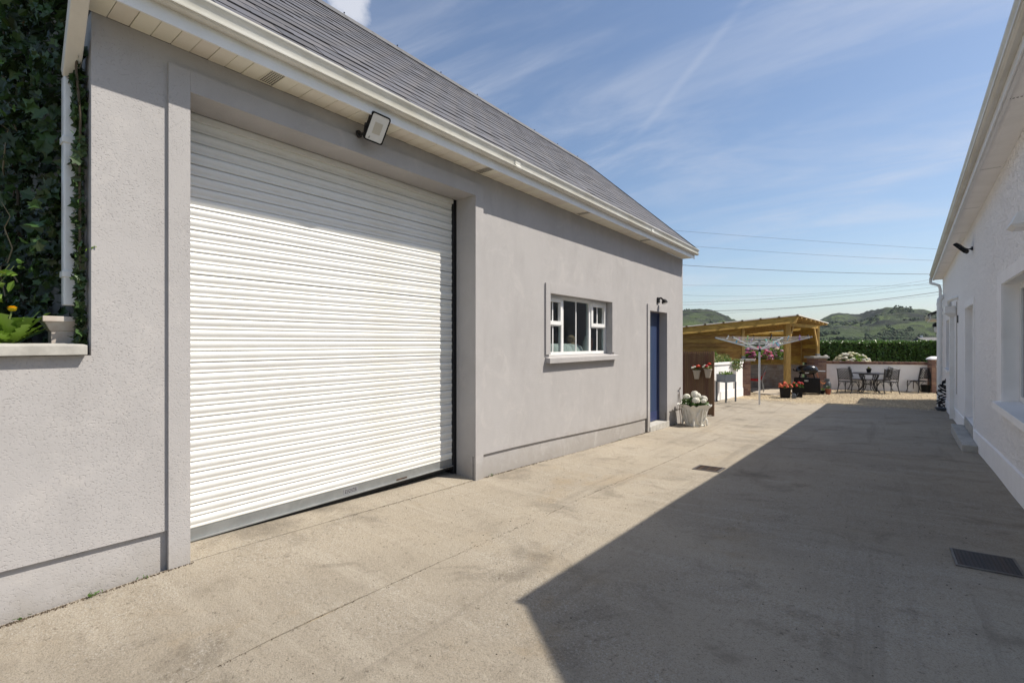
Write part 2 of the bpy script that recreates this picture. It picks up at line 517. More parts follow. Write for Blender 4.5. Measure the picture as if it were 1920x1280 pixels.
M['dead_leaf'] = mat('dead_leaf', (0.16, 0.10, 0.05), 0.8, isl=0.5)
M['twig'] = mat('pale_twig', (0.22, 0.18, 0.11), 0.8)
M['stem'] = mat('woody_stem', (0.09, 0.065, 0.04), 0.8)
M['green_stem'] = mat('green_stem', (0.16, 0.20, 0.06), 0.6)
M['pink'] = mat('pink_petals', (0.62, 0.16, 0.27), 0.7, isl=0.25, rnd=0.25, trans=0.2)
M['pale_pink'] = mat('pale_pink_petals', (0.66, 0.36, 0.50), 0.7, rnd=0.18, trans=0.2)
M['cream_petal'] = mat('cream_petals', (0.72, 0.69, 0.48), 0.7, rnd=0.1, trans=0.2)
M['white_petal'] = mat('white_petals', (0.80, 0.78, 0.68), 0.7, rnd=0.08, trans=0.2)
M['red_petal'] = mat('red_petals', (0.62, 0.03, 0.025), 0.6, rnd=0.2, trans=0.2)
M['coral_petal'] = mat('coral_petals', (0.80, 0.20, 0.10), 0.6, rnd=0.15, trans=0.2)
M['yellow_petal'] = mat('yellow_petals', (0.85, 0.56, 0.01), 0.6)
M['alu'] = mat('aluminium', (0.62, 0.63, 0.64), 0.35, 0.7)
M['alu_dull'] = mat('dull_aluminium', (0.42, 0.43, 0.44), 0.45, 0.6)
M['line'] = mat('washing_line', (0.55, 0.56, 0.56), 0.5)
M['trough'] = mat('slate_grey_steel', (0.10, 0.115, 0.135), 0.4, 0.2)
M['enamel'] = mat('black_enamel', (0.010, 0.010, 0.012), 0.22)
M['orange_hose'] = mat('orange_hose', (0.62, 0.19, 0.05), 0.5)
M['gas_grey'] = mat('grey_gas_bottle', (0.13, 0.15, 0.165), 0.4)
M['red_fabric'] = mat('red_cushion', (0.62, 0.035, 0.03), 0.8)
M['wire'] = mat('overhead_cable', (0.10, 0.10, 0.11), 0.7)
M['rust_red'] = mat('rusty_board', (0.09, 0.028, 0.018), 0.85, var=0.6, vscale=8)
M['roof_tile'] = mat('house_roof_slates', (0.085, 0.083, 0.088), 0.7, var=0.5, vscale=3)
M['teddy'] = mat('brown_plush', (0.22, 0.14, 0.08), 0.95)
M['cloth'] = mat('white_cloth', (0.60, 0.60, 0.57), 0.9)
M['old_pot'] = mat('weathered_cream_plastic', (0.52, 0.48, 0.43), 0.6, var=0.6, vscale=9, col2=(0.36, 0.27, 0.21))
M['concrete_wall'] = mat('bare_gable_concrete', (0.27, 0.25, 0.225), 0.9, var=0.8, vscale=3, col2=(0.17, 0.155, 0.135), bump=0.4)
for i, c in enumerate(((0.08, 0.35, 0.5), (0.35, 0.2, 0.5), (0.75, 0.75, 0.7), (0.2, 0.45, 0.1), (0.02, 0.02, 0.02), (0.1, 0.5, 0.45), (0.6, 0.3, 0.45))):
    M['peg%d' % i] = mat('peg_plastic', c, 0.5)

# ------------------------------------------------------------------ mesh helpers
class MB:
    def __init__(s):
        s.v = []
        s.f = []
    def add(s, vs, fs):
        o = len(s.v)
        s.v.extend([tuple(p) for p in vs])
        s.f.extend([tuple(i + o for i in f) for f in fs])
        return s
    def box(s, x0, x1, y0, y1, z0, z1):
        return s.add([(x0, y0, z0), (x1, y0, z0), (x1, y1, z0), (x0, y1, z0), (x0, y0, z1), (x1, y0, z1), (x1, y1, z1), (x0, y1, z1)],
                     [(0, 3, 2, 1), (4, 5, 6, 7), (0, 1, 5, 4), (1, 2, 6, 5), (2, 3, 7, 6), (3, 0, 4, 7)])
    def hexa(s, b, t):
        """bottom and top quads"""
        return s.add(list(b) + list(t), [(0, 3, 2, 1), (4, 5, 6, 7), (0, 1, 5, 4), (1, 2, 6, 5), (2, 3, 7, 6), (3, 0, 4, 7)])
    def beam(s, a, b, w, h, up=(0, 0, 1)):
        """bar of section w (sideways) by h (along up) from a to b"""
        a, b, up = Vector(a), Vector(b), Vector(up)
        d = (b - a).normalized()
        sd = d.cross(up)
        if sd.length < 1e-4:
            sd = d.cross(Vector((1, 0, 0)))
        sd.normalize()
        u2 = sd.cross(d).normalized()
        q = [sd * (-w / 2) + u2 * (-h / 2), sd * (w / 2) + u2 * (-h / 2), sd * (w / 2) + u2 * (h / 2), sd * (-w / 2) + u2 * (h / 2)]
        return s.hexa([a + k for k in q], [b + k for k in q])
    def tube(s, pts, r, n=6, cap=True):
        pts = [Vector(p) for p in pts]
        rs = r if isinstance(r, (list, tuple)) else [r] * len(pts)
        o = len(s.v)
        ref = None
        for i, p in enumerate(pts):
            d = (pts[min(i + 1, len(pts) - 1)] - pts[max(i - 1, 0)])
            if d.length < 1e-9:
                d = Vector((0, 0, 1))
            d.normalize()
            if ref is None or abs(ref.dot(d)) > 0.98:
                ref = Vector((0, 0, 1)) if abs(d.z) < 0.9 else Vector((1, 0, 0))
            a = d.cross(ref).normalized()
            b = a.cross(d).normalized()
            ref = b
            for k in range(n):
                t = 2 * math.pi * k / n
                s.v.append(tuple(p + a * (math.cos(t) * rs[i]) + b * (math.sin(t) * rs[i])))
        for i in range(len(pts) - 1):
            for k in range(n):
                k2 = (k + 1) % n
                s.f.append((o + i * n + k, o + i * n + k2, o + (i + 1) * n + k2, o + (i + 1) * n + k))
        if cap:
            s.f.append(tuple(o + k for k in reversed(range(n))))
            s.f.append(tuple(o + (len(pts) - 1) * n + k for k in range(n)))
        return s
    def lathe(s, prof, c=(0, 0, 0), n=16, squash=(1, 1)):
        o = len(s.v)
        for (r, z) in prof:
            for k in range(n):
                t = 2 * math.pi * k / n
                s.v.append((c[0] + r * math.cos(t) * squash[0], c[1] + r * math.sin(t) * squash[1], c[2] + z))
        for i in range(len(prof) - 1):
            for k in range(n):
                k2 = (k + 1) % n
                s.f.append((o + i * n + k, o + i * n + k2, o + (i + 1) * n + k2, o + (i + 1) * n + k))
        s.f.append(tuple(o + k for k in reversed(range(n))))
        s.f.append(tuple(o + (len(prof) - 1) * n + k for k in range(n)))
        return s
    def extrude(s, prof, a, b, mapf):
        """closed profile of (p, q) swept between a and b; mapf(p, q, t) gives the point"""
        n = len(prof)
        vs = [mapf(p, q, a) for p, q in prof] + [mapf(p, q, b) for p, q in prof]
        fs = [(i, (i + 1) % n, n + (i + 1) % n, n + i) for i in range(n)]
        fs += [tuple(reversed(range(n))), tuple(range(n, 2 * n))]
        return s.add(vs, fs)
    def mesh(s, name, m, smooth_=False, bevel=0.0, recalc=True, angle=40):
        me = bpy.data.meshes.new(name)
        me.from_pydata(s.v, [], s.f)
        if recalc or bevel:
            bm = bmesh.new()
            bm.from_mesh(me)
            if recalc:
                bmesh.ops.recalc_face_normals(bm, faces=bm.faces)
            if bevel:
                es = [e for e in bm.edges if len(e.link_faces) == 2 and e.calc_face_angle(0) > R(30)]
                bmesh.ops.bevel(bm, geom=es, offset=bevel, segments=2, affect='EDGES', profile=0.6, clamp_overlap=True)
            bm.to_mesh(me)
            bm.free()
        if smooth_:
            me.shade_smooth()
            try:
                me.set_sharp_from_angle(angle=R(angle))
            except Exception:
                pass
        if m is not None:
            me.materials.append(m)
        return me
    def build(s, name, m, parent=None, smooth_=False, bevel=0.0, recalc=True, local=False, angle=40):
        return put(name, s.mesh(name, m, smooth_, bevel, recalc, angle), parent, local)

def basis(o):
    mw = Matrix.LocRotScale(o.location, o.rotation_euler, o.scale)
    if o.parent:
        mw = basis(o.parent) @ o.matrix_parent_inverse @ mw
    return mw

def put(name, me, parent=None, local=False):
    """link a mesh as one object; its vertices are world points, or the parent's own when local"""
    o = bpy.data.objects.new(name, me)
    C.objects.link(o)
    if parent is not None:
        o.parent = parent
        if not local:
            o.matrix_parent_inverse = basis(parent).inverted()
    return o

def tag(o, label, cat, group=None, kind=None):
    o['label'] = label
    o['category'] = cat
    if group:
        o['group'] = group
    if kind:
        o['kind'] = kind
    return o

def thing(name, label, cat, loc=(0, 0, 0), rz=0.0, group=None):
    o = bpy.data.objects.new(name, None)
    o.empty_display_size = 0.1
    C.objects.link(o)
    o.location = loc
    o.rotation_euler = (0, 0, rz)
    return tag(o, label, cat, group)

def struct(o):
    o['kind'] = 'structure'
    return o

def stuff(o):
    o['kind'] = 'stuff'
    return o

def dup(root, loc, rz, label):
    """a copy of a thing with its parts and their sub-parts"""
    r = root.copy()
    C.objects.link(r)
    r.location = loc
    r.rotation_euler = (0, 0, rz)
    r['label'] = label
    for ch in list(root.children):
        c = ch.copy()
        C.objects.link(c)
        c.parent = r
        for g in list(ch.children):
            d = g.copy()
            C.objects.link(d)
            d.parent = c
    return r

def cells(mb, us, zs, hole, d0, d1, pt, bottom=None):
    """a wall with openings: cells us x zs between depths d0 (face) and d1; pt(u, d, z) -> point; bottom(u) replaces zs[0]"""
    def zz(i, k):
        return bottom(us[i]) if (k == 0 and bottom) else zs[k]
    nu, nz = len(us) - 1, len(zs) - 1
    solid = [[not hole((us[i] + us[i + 1]) / 2, (zs[k] + zs[k + 1]) / 2) for k in range(nz)] for i in range(nu)]
    vs, fs, idx = [], [], {}
    def vi(i, k, d):
        key = (i, k, d)
        if key not in idx:
            idx[key] = len(vs)
            vs.append(pt(us[i], d, zz(i, k)))
        return idx[key]
    for i in range(nu):
        for k in range(nz):
            if not solid[i][k]:
                continue
            fs.append((vi(i, k, d0), vi(i + 1, k, d0), vi(i + 1, k + 1, d0), vi(i, k + 1, d0)))
            fs.append((vi(i, k, d1), vi(i, k + 1, d1), vi(i + 1, k + 1, d1), vi(i + 1, k, d1)))
            if i == 0 or not solid[i - 1][k]:
                fs.append((vi(i, k, d0), vi(i, k + 1, d0), vi(i, k + 1, d1), vi(i, k, d1)))
            if i == nu - 1 or not solid[i + 1][k]:
                fs.append((vi(i + 1, k, d0), vi(i + 1, k, d1), vi(i + 1, k + 1, d1), vi(i + 1, k + 1, d0)))
            if k == 0 or not solid[i][k - 1]:
                fs.append((vi(i, k, d0), vi(i, k, d1), vi(i + 1, k, d1), vi(i + 1, k, d0)))
            if k == nz - 1 or not solid[i][k + 1]:
                fs.append((vi(i, k + 1, d0), vi(i + 1, k + 1, d0), vi(i + 1, k + 1, d1), vi(i, k + 1, d1)))
    mb.add(vs, fs)
    return mb

def lerp_table(tab):
    def f(x):
        if x <= tab[0][0]:
            return tab[0][1]
        for (a, za), (b, zb) in zip(tab, tab[1:]):
            if x <= b:
                t = (x - a) / (b - a)
                t = t * t * (3 - 2 * t) * 0.4 + t * 0.6
                return za + (zb - za) * t
        return tab[-1][1]
    return f

g = lerp_table([(-10, -1.34), (0.3, -1.382), (1.1, -1.368), (3.86, -1.459), (6.8, -1.585), (10.4, -1.722), (15, -1.822), (18, -1.85)])

# ------------------------------------------------------------------ leaves and petals
def leaf_mesh(name, pts, size, outline, m, rng, tilt=0.9, up=None, fold=0.25):
    """leaf-sized faces at the given points; outline is one half-folded leaf"""
    no = len(outline)
    V = np.empty((len(pts) * no, 3))
    F = []
    ol = np.array(outline)
    for i, p in enumerate(pts):
        nrm = Vector((rng.gauss(0, 1), rng.gauss(0, 1), rng.gauss(0, 1)))
        if up is not None:
            nrm = nrm.normalized() * tilt + Vector(up)
        if nrm.length < 1e-3:
            nrm = Vector((0, 0, 1))
        nrm.normalize()
        t = Vector((rng.gauss(0, 1), rng.gauss(0, 1), rng.gauss(0, 1)))
        t = t - nrm * t.dot(nrm)
        if t.length < 1e-3:
            t = nrm.orthogonal()
        t.normalize()
        b = nrm.cross(t)
        s = size * rng.uniform(0.6, 1.25)
        Mx = np.array([t, b, nrm])
        V[i * no:(i + 1) * no] = (ol * s) @ Mx + np.array(p)
        o = i * no
        h = no // 2
        F.append(tuple(o + k for k in range(h + 1)))
        F.append((o,) + tuple(o + k for k in range(h, no)))
    me = bpy.data.meshes.new(name)
    me.from_pydata(V.tolist(), [], F)
    me.materials.append(m)
    return me

OVAL = [(-0.5, 0, 0), (-0.15, 0.24, 0.09), (0.25, 0.18, 0.07), (0.5, 0, 0), (0.25, -0.18, 0.07), (-0.15, -0.24, 0.09)]
IVY = [(-0.42, 0, 0), (-0.40, 0.26, 0.07), (-0.12, 0.24, 0.05), (0.02, 0.48, 0.10), (0.16, 0.20, 0.04), (0.55, 0, -0.03),
       (0.16, -0.20, 0.04), (0.02, -0.48, 0.10), (-0.12, -0.24, 0.05), (-0.40, -0.26, 0.07)]
BLADE = [(-0.5, 0, 0), (0.0, 0.05, 0.02), (0.5, 0, 0), (0.0, -0.05, 0.02)]

def ellipsoid_pts(rng, n, c, rad, shell=0.55, zmin=None):
    out = []
    while len(out) < n:
        d = Vector((rng.gauss(0, 1), rng.gauss(0, 1), rng.gauss(0, 1))).normalized()
        k = rng.uniform(shell, 1.0)
        p = Vector((c[0] + d.x * rad[0] * k, c[1] + d.y * rad[1] * k, c[2] + d.z * rad[2] * k))
        if zmin is not None and p.z < zmin:
            continue
        out.append(p)
    return out

def bloom_mesh(name, r, m, rng, n=46, petal=0.36, squash=0.8):
    """a mophead: a ball of many small petals round a core"""
    mb = MB()
    mb.lathe([(0.01, -r * 0.6 * squash), (r * 0.62, -r * 0.3 * squash), (r * 0.72, 0), (r * 0.55, r * 0.45 * squash), (0.01, r * 0.7 * squash)], n=7)
    for i in range(n):
        d = Vector((rng.gauss(0, 1), rng.gauss(0, 1), rng.gauss(0.35, 1))).normalized()
        if d.z < -0.5:
            d.z = -d.z
        c = Vector((d.x * r * 0.85, d.y * r * 0.85, d.z * r * 0.85 * squash))
        a = d.orthogonal().normalized()
        a.rotate(Matrix.Rotation(rng.uniform(0, 6.28), 3, d))
        b = d.cross(a)
        s = r * petal
        mb.add([c + a * s + d * s * 0.25, c + b * s + d * s * 0.05, c - a * s + d * s * 0.25, c - b * s + d * s * 0.05, c + d * s * 0.15],
               [(0, 1, 4), (1, 2, 4), (2, 3, 4), (3, 0, 4)])
    return mb.mesh(name, m, recalc=False)

# ------------------------------------------------------------------ ground, yard, gravel, hills
def sheet(name, x0, x1, ys, zf, m, nx=6, thick=0.25, edge=0):
    mb = MB()
    n = nx + 1
    vs, fs = [], []
    for y in ys:
        for i in range(n):
            x = x0 + (x1 - x0) * i / nx
            if i == (0 if edge < 0 else nx) and edge:
                x += 0.007 * noise.noise(Vector((0.3, y * 2.7, edge))) + 0.004 * noise.noise(Vector((0.7, y * 9, edge)))
            vs.append((x, y, zf(x, y)))
    for j in range(len(ys) - 1):
        for i in range(nx):
            a = j * n + i
            fs.append((a, a + 1, a + n + 1, a + n))
    o = len(vs)
    ring = [i for i in range(n)] + [j * n + nx for j in range(1, len(ys))] + [(len(ys) - 1) * n + i for i in range(nx - 1, -1, -1)] + [j * n for j in range(len(ys) - 2, 0, -1)]
    for r in ring:
        vs.append((vs[r][0], vs[r][1], vs[r][2] - thick))
    L = len(ring)
    for k in range(L):
        fs.append((ring[k], ring[(k + 1) % L], o + (k + 1) % L, o + k))
    mb.add(vs, fs)
    return mb.build(name, m)

def frange(a, b, st):
    n = max(1, int(round((b - a) / st)))
    return [a + (b - a) * i / n for i in range(n + 1)]

JX = -2.22
def gg(x, y):
    """yard level: it climbs gently towards the house on the right"""
    t = max(0.0, min(1.0, (x + 2.2) / 3.2))
    return g(y) + 0.14 * t * t * (3 - 2 * t) * (1 if y < 14 else max(0, 1 - (y - 14) / 5))
GRAVEL_Y = 17.25
ys = frange(-10, GRAVEL_Y, 0.4)
struct(sheet('yard_concrete', JX + 0.0014, 6.5, frange(-10, GRAVEL_Y, 0.12), gg, M['concrete'], 24, edge=-1))
struct(sheet('yard_concrete', -3.395, JX - 0.0014, frange(-10, GRAVEL_Y, 0.12), lambda x, y: g(y) + 0.003 * math.sin(y * 1.3), M['concrete'], 4, edge=1))
struct(sheet('yard_concrete', -9.0, -3.403, frange(10.75, GRAVEL_Y, 0.4), lambda x, y: g(y), M['concrete'], 4))
struct(sheet('joint_filler', -3.41, 6.4, ys, lambda x, y: gg(x, y) - 0.006, M['gravel_base'], 30, 0.1))
# the sill of floor inside the shutter opening
struct(sheet('shutter_apron', -4.2, -3.403, frange(1.10, 3.72, 0.3), lambda x, y: g(y) + 0.004 + min(1, (-3.403 - x) / 0.3) * 0.022, M['concrete'], 6))
struct(sheet('gravel_bed', -6, 5, frange(GRAVEL_Y + 0.003, 25.5, 0.5), lambda x, y: gg(x, y) - 0.02, M['gravel_base'], 20, 0.1))

rng = random.Random(5)
mb = MB()
for i in range(42000):
    y = GRAVEL_Y + 0.02 + rng.random() ** 1.25 * 7.0
    x = rng.uniform(-4.3, 2.0)
    if i % 9 == 0:
        y = GRAVEL_Y - abs(rng.gauss(0, 0.16))
    if i % 37 == 0:
        y = GRAVEL_Y - rng.random() * 0.9
    s = rng.uniform(0.008, 0.019) * (1.25 if i % 5 == 0 else 1)
    a = rng.uniform(0, 3.14)
    ca, sa = math.cos(a) * s, math.sin(a) * s
    z = gg(x, y) - 0.016 + s * 0.4 if y > GRAVEL_Y else gg(x, y) + s * 0.25
    h = s * rng.uniform(0.5, 0.9)
    k = rng.uniform(0.6, 1)
    mb.add([(x + ca, y + sa, z), (x - sa * k, y + ca * k, z), (x - ca, y - sa, z), (x + sa * k, y - ca * k, z), (x + rng.uniform(-.3, .3) * s, y + rng.uniform(-.3, .3) * s, z + h)],
           [(0, 1, 4), (1, 2, 4), (2, 3, 4), (3, 0, 4)])
gv = mb.build('gravel', M['gravel'], recalc=False)
tag(gv, 'pale yellow loose gravel spread between the concrete yard and the white patio wall', 'gravel', kind='stuff')

# crumbs of dirt, moss and leaf litter along the wall foot and over the slab
rng = random.Random(11)
mb = MB()
for i in range(4200):
    q = rng.random()
    if q < 0.55:
        y = rng.uniform(-0.6, 1.12) if rng.random() < 0.6 else rng.uniform(3.86, 10.2)
        x = -3.385 + abs(rng.gauss(0, 0.012))
        s = rng.uniform(0.003, 0.010)
    elif q < 0.72:
        y = rng.uniform(0.2, 9)
        x = JX + rng.gauss(0, 0.010) if q < 0.66 else -3.40 + rng.gauss(0, 0.02)
        if q >= 0.66:
            y = rng.uniform(1.12, 3.7)
        s = rng.uniform(0.002, 0.006)
    else:
        y = rng.uniform(-0.3, 9)
        x = rng.uniform(-3.35, 0.6)
        s = rng.uniform(0.0015, 0.0065)
    a = rng.uniform(0, 6.28)
    z = gg(x, y) + 0.0005
    mb.add([(x + s * math.cos(a + k * 2.1), y + s * math.sin(a + k * 2.1) * rng.uniform(.5, 1), z) for k in range(3)] + [(x, y, z + s * 0.8)], [(0, 1, 3), (1, 2, 3), (2, 0, 3)])
M['crumb'] = mat('dry_debris', (0.085, 0.062, 0.042), 0.95, isl=0.6)
tag(mb.build('debris', M['crumb'], recalc=False), 'dark crumbs of soil and moss along the foot of the grey wall', 'debris', kind='stuff')

# open country and hills
def table(tab):
    us = [a for a, b in tab]
    vs = [b for a, b in tab]
    return lambda u: float(np.interp(u, us, vs))
crest = table([(-1500, 610), (300, 604), (900, 596), (1150, 592), (1262, 586), (1290, 584), (1310, 583), (1335, 585), (1352, 591), (1372, 600), (1410, 611), (1450, 616),
               (1500, 612), (1530, 605), (1545, 596), (1560, 589), (1572, 586.5), (1586, 588), (1600, 590), (1612, 592), (1625, 588), (1645, 582), (1662, 577), (1680, 576),
               (1700, 577), (1720, 580), (1742, 584), (1775, 590), (1850, 596), (2100, 600), (3200, 606)])
foot = table([(0, 300), (1280, 330), (1400, 420), (1540, 380), (1740, 330), (2200, 340)])
def fbm(x, y, o=5):
    return noise.fractal(Vector((x, y, 3.7)), 1.0, 2.1, o)
mb = MB()
us_ = list(np.linspace(-900, 1200, 50)) + list(np.linspace(1212, 1800, 300)) + list(np.linspace(1815, 3300, 50))
rr = [2, 60, 120, 200] + list(np.linspace(260, 1000, 90)) + [1060, 1120, 1250, 1500, 2200]
vs, fs = [], []
for u in us_:
    d = (FV + RV * ((u - 960) / FPX))
    hc = (642 - crest(u)) / FPX
    fo = foot(u)
    for Rr in rr:
        p = d * Rr
        s = (Rr - fo) / (1000 - fo)
        z = -2.15
        if s > 0:
            k = min(s, 1)
            top = hc * 1000
            ramp = (0.55 * k + 0.45 * k * k * (3 - 2 * k))
            rough = fbm(p.x / 190, p.y / 190, 6) * 18 + fbm(p.x / 60 + 9, p.y / 60, 6) * 9
            ridge = abs(fbm(p.x / 120 + 40, p.y / 80, 5)) * 24
            env = math.sin(math.pi * min(k, 0.985)) ** 0.7
            z += (top + 2.15) * ramp + (rough - ridge * 0.6) * env * 0.95 * min(1, hc * 22) + (fbm(p.x / 38, p.y / 38, 4) * 2.2) * k
            if s > 1:
                z -= (s - 1) * 60
        vs.append((p.x, p.y, z))
n = len(rr)
for i in range(len(us_) - 1):
    for j in range(n - 1):
        fs.append((i * n + j, (i + 1) * n + j, (i + 1) * n + j + 1, i * n + j + 1))
mb.add(vs, fs)

def hill_material():
    m = bpy.data.materials.new('hill_heath')
    m.use_nodes = True
    t = m.node_tree
    b = t.nodes['Principled BSDF']
    b.inputs['Roughness'].default_value = 0.95
    b.inputs['Specular IOR Level'].default_value = 0.1
    vec = N(t, 'ShaderNodeTexCoord').outputs['Object']
    def nz(s, d=6, r=0.6):
        n = N(t, 'ShaderNodeTexNoise')
        n.inputs['Scale'].default_value = s
        n.inputs['Detail'].default_value = d
        n.inputs['Roughness'].default_value = r
        q = N(t, 'ShaderNodeMapping')
        q.inputs['Scale'].default_value = (1, 1, 2.2)
        link(t, vec, q.inputs[0])
        link(t, q.outputs[0], n.inputs['Vector'])
        return n.outputs['Fac']
    def mix(f, a, c):
        n = N(t, 'ShaderNodeMix', data_type='RGBA')
        link(t, f, n.inputs['Factor'])
        for s, x in (('A', a), ('B', c)):
            if isinstance(x, tuple):
                n.inputs[s].default_value = (*x, 1)
            else:
                link(t, x, n.inputs[s])
        return n.outputs['Result']
    c = mix(smooth(t, nz(0.012, 8), 0.42, 0.62), (0.056, 0.072, 0.040), (0.098, 0.130, 0.050))
    c = mix(smooth(t, nz(0.022, 10, 0.72), 0.45, 0.56, 0, 0.95), c, (0.030, 0.034, 0.030))
    c = mix(smooth(t, nz(0.035, 9, 0.75), 0.57, 0.64, 0, 0.7), c, (0.105, 0.098, 0.085))
    sp = N(t, 'ShaderNodeSeparateXYZ')
    link(t, vec, sp.inputs[0])
    low = smooth(t, math_node(t, 'ADD', sp.outputs[2], math_node(t, 'MULTIPLY', nz(0.03, 4), 30.0)), 38, 14)
    c = mix(math_node(t, 'MULTIPLY', low, 0.55), c, (0.072, 0.105, 0.036))
    link(t, c, b.inputs['Base Color'])
    bn = N(t, 'ShaderNodeBump')
    bn.inputs['Strength'].default_value = 0.8
    bn.inputs['Distance'].default_value = 9.0
    link(t, nz(0.07, 8, 0.7), bn.inputs['Height'])
    link(t, bn.outputs[0], b.inputs['Normal'])
    return m
hill_o = mb.build('hills', hill_material(), smooth_=True, recalc=False, angle=180)
struct(hill_o)
# the plain all round, out to the horizon
mb = MB()
ring_r = [0, 20, 120, 600, 3000, 7000]
vs, fs = [], []
for r_ in ring_r:
    for k in range(32):
        t = 2 * math.pi * k / 32
        vs.append((r_ * math.cos(t), r_ * math.sin(t), -2.35))
for i in range(len(ring_r) - 1):
    for k in range(32):
        fs.append((i * 32 + k, i * 32 + (k + 1) % 32, (i + 1) * 32 + (k + 1) % 32, (i + 1) * 32 + k))
mb.add(vs, fs)
struct(mb.build('ground', mat('field_grass', (0.06, 0.085, 0.03), 0.95, var=0.6, vscale=0.02), recalc=False))

# woods on the lower slopes
rng = random.Random(23)
mb = MB()
ico_m = bmesh.new()
bmesh.ops.create_icosphere(ico_m, subdivisions=1, radius=1.0)
ico = [tuple(v.co) for v in ico_m.verts]
icf = [tuple(v.index for v in f.verts) for f in ico_m.faces]
ico_m.free()
def hill_z(u, Rr):
    fo = foot(u)
    d = (FV + RV * ((u - 960) / FPX))
    p = d * Rr
    s = max(0, (Rr - fo) / (1000 - fo))
    hc = (642 - crest(u)) / FPX
    k = min(s, 1)
    z = -2.15
    if s > 0:
        rough = fbm(p.x / 190, p.y / 190, 6) * 18 + fbm(p.x / 60 + 9, p.y / 60, 6) * 9
        ridge = abs(fbm(p.x / 120 + 40, p.y / 80, 5)) * 24
        env = math.sin(math.pi * min(k, 0.985)) ** 0.7
        z += (hc * 1000 + 2.15) * (0.55 * k + 0.45 * k * k * (3 - 2 * k)) + (rough - ridge * 0.6) * env * 0.95 * min(1, hc * 22) + fbm(p.x / 38, p.y / 38, 4) * 2.2 * k
    return p.x, p.y, z
cnt = 0
while cnt < 4200:
    u = rng.uniform(1230, 1790)
    Rr = 300 + 520 * rng.random() ** 1.6
    x, y, z = hill_z(u, Rr)
    dens = fbm(x / 90, y / 90, 3) + (0.35 if (u > 1660 and Rr < 520) else -0.1) + (0.1 if Rr < 420 else -0.25)
    if dens < 0.05 + rng.uniform(-0.2, 0.2):
        continue
    cnt += 1
    for q in range(5):
        rot = Matrix.Rotation(rng.uniform(0, 6.28), 3, (rng.gauss(0, 1), rng.gauss(0, 1), rng.gauss(0, 1) + 0.01))
        s = rng.uniform(0.7, 1.7)
        ox, oy, oz = rng.gauss(0, 1.5), rng.gauss(0, 1.5), rng.uniform(0.2, 2.4)
        mb.add([(x + ox + a * s * rng.uniform(.75, 1.2), y + oy + b_ * s * rng.uniform(.75, 1.2), z + oz + c_ * s * rng.uniform(.8, 1.2)) for a, b_, c_ in [tuple(rot @ Vector(q3)) for q3 in ico]], icf)
tag(mb.build('woodland', mat('woodland_crowns', (0.046, 0.066, 0.028), 0.95, isl=0.45), recalc=False), 'dark broadleaf woods and scrub scattered over the lower hill slopes', 'woods', kind='stuff')

hx = thing('far_house', 'tiny pale house with grey roof at the foot of the hills above the hedge', 'house', at(1741, 642, 190) + Vector((0, 0, -2.3)), YAW)
M['far_white'] = mat('far_white_wall', (0.62, 0.6, 0.58), 0.9)
MB().box(-4.2, 4.2, -3, 3, 0, 2.6).build('wall', M['far_white'], hx, local=True)
MB().extrude([(-3.3, 2.55), (3.3, 2.55), (0, 4.4)], -4.5, 4.5, lambda p, q, t: (t, p, q)).build('roof', M['roof_tile'], hx, local=True)
for k in (-2.4, 0.2, 2.6):
    MB().box(k - .45, k + .45, -3.04, -3.004, 1.0, 2.0).build('window', M['dark_room'], hx, local=True)
MB().box(-3.2, -2.5, -.3, .3, 4.0, 5.2).build('chimney', M['far_white'], hx, local=True)

# thin summer air between here and the hills
hzm = bpy.data.materials.new('summer_haze')
hzm.use_nodes = True
hzm.node_tree.nodes.clear()
hv_ = N(hzm.node_tree, 'ShaderNodeVolumePrincipled')
hv_.inputs['Color'].default_value = (0.82, 0.9, 1.0, 1)
hv_.inputs['Density'].default_value = 0.00007
hv_.inputs['Anisotropy'].default_value = 0.2
hzo = N(hzm.node_tree, 'ShaderNodeOutputMaterial')
link(hzm.node_tree, hv_.outputs[0], hzo.inputs['Volume'])
stuff(MB().box(-2950, 2950, -2950, 2950, -60, 130).build('haze', hzm))

rng = random.Random(77)
wpts = []
for k in range(9):
    cy_ = rng.choice((rng.uniform(0.3, 1.0), rng.uniform(3.9, 8.3), rng.uniform(9.7, 10.3)))
    for q in range(rng.randint(3, 9)):
        y_ = cy_ + rng.gauss(0, 0.02)
        wpts.append(Vector((-3.385 + abs(rng.gauss(0, 0.012)), y_, g(y_) + rng.uniform(0.004, 0.02))))
tag(put('wall_weeds', leaf_mesh('wall_weeds', wpts, 0.022, OVAL, M['leaf'], rng, up=(0.3, 0, 0.5))), 'tiny green weeds sprouting along the foot of the grey garage wall', 'weeds', kind='stuff')

# ------------------------------------------------------------------ the grey garage
WX = -3.40
Y0, Y1 = 0.635, 10.408
SOF = 1.805
pl = lerp_table([(-4, -1.05), (0.3, -1.121), (1.0, -1.133), (3.86, -1.211), (8.46, -1.392), (9.6, -1.400), (10.5, -1.412)])
SH0, SH1, SHT = 1.10, 3.72, 1.55
WN0, WN1, WNB, WNT = 5.162, 6.952, -0.205, 0.64
DR0, DR1, DRT = 8.518, 9.404, 0.592
garage = thing('garage', 'long grey rendered garage with white roller shutter, small window, blue door and slate roof', 'garage', (WX, Y0, g(Y0)))
def hole_main(y, z):
    return (SH0 < y < SH1 and z < SHT) or (WN0 < y < WN1 and WNB < z < WNT) or (DR0 < y < DR1 and z < DRT)
uy = sorted(set([Y0, SH0, SH1, WN0, WN1, DR0, DR1, Y1, 2.4, 4.4, 6.0, 7.7, 9.9]))
pt_g = lambda u, d, z: (d, u, z)
mb = MB()
cells(mb, uy, [-1.0, WNB, DRT, WNT, SHT, SOF], hole_main, WX, WX - 0.26, pt_g, bottom=lambda y: pl(y))
mb.build('wall', M['plaster'], garage)
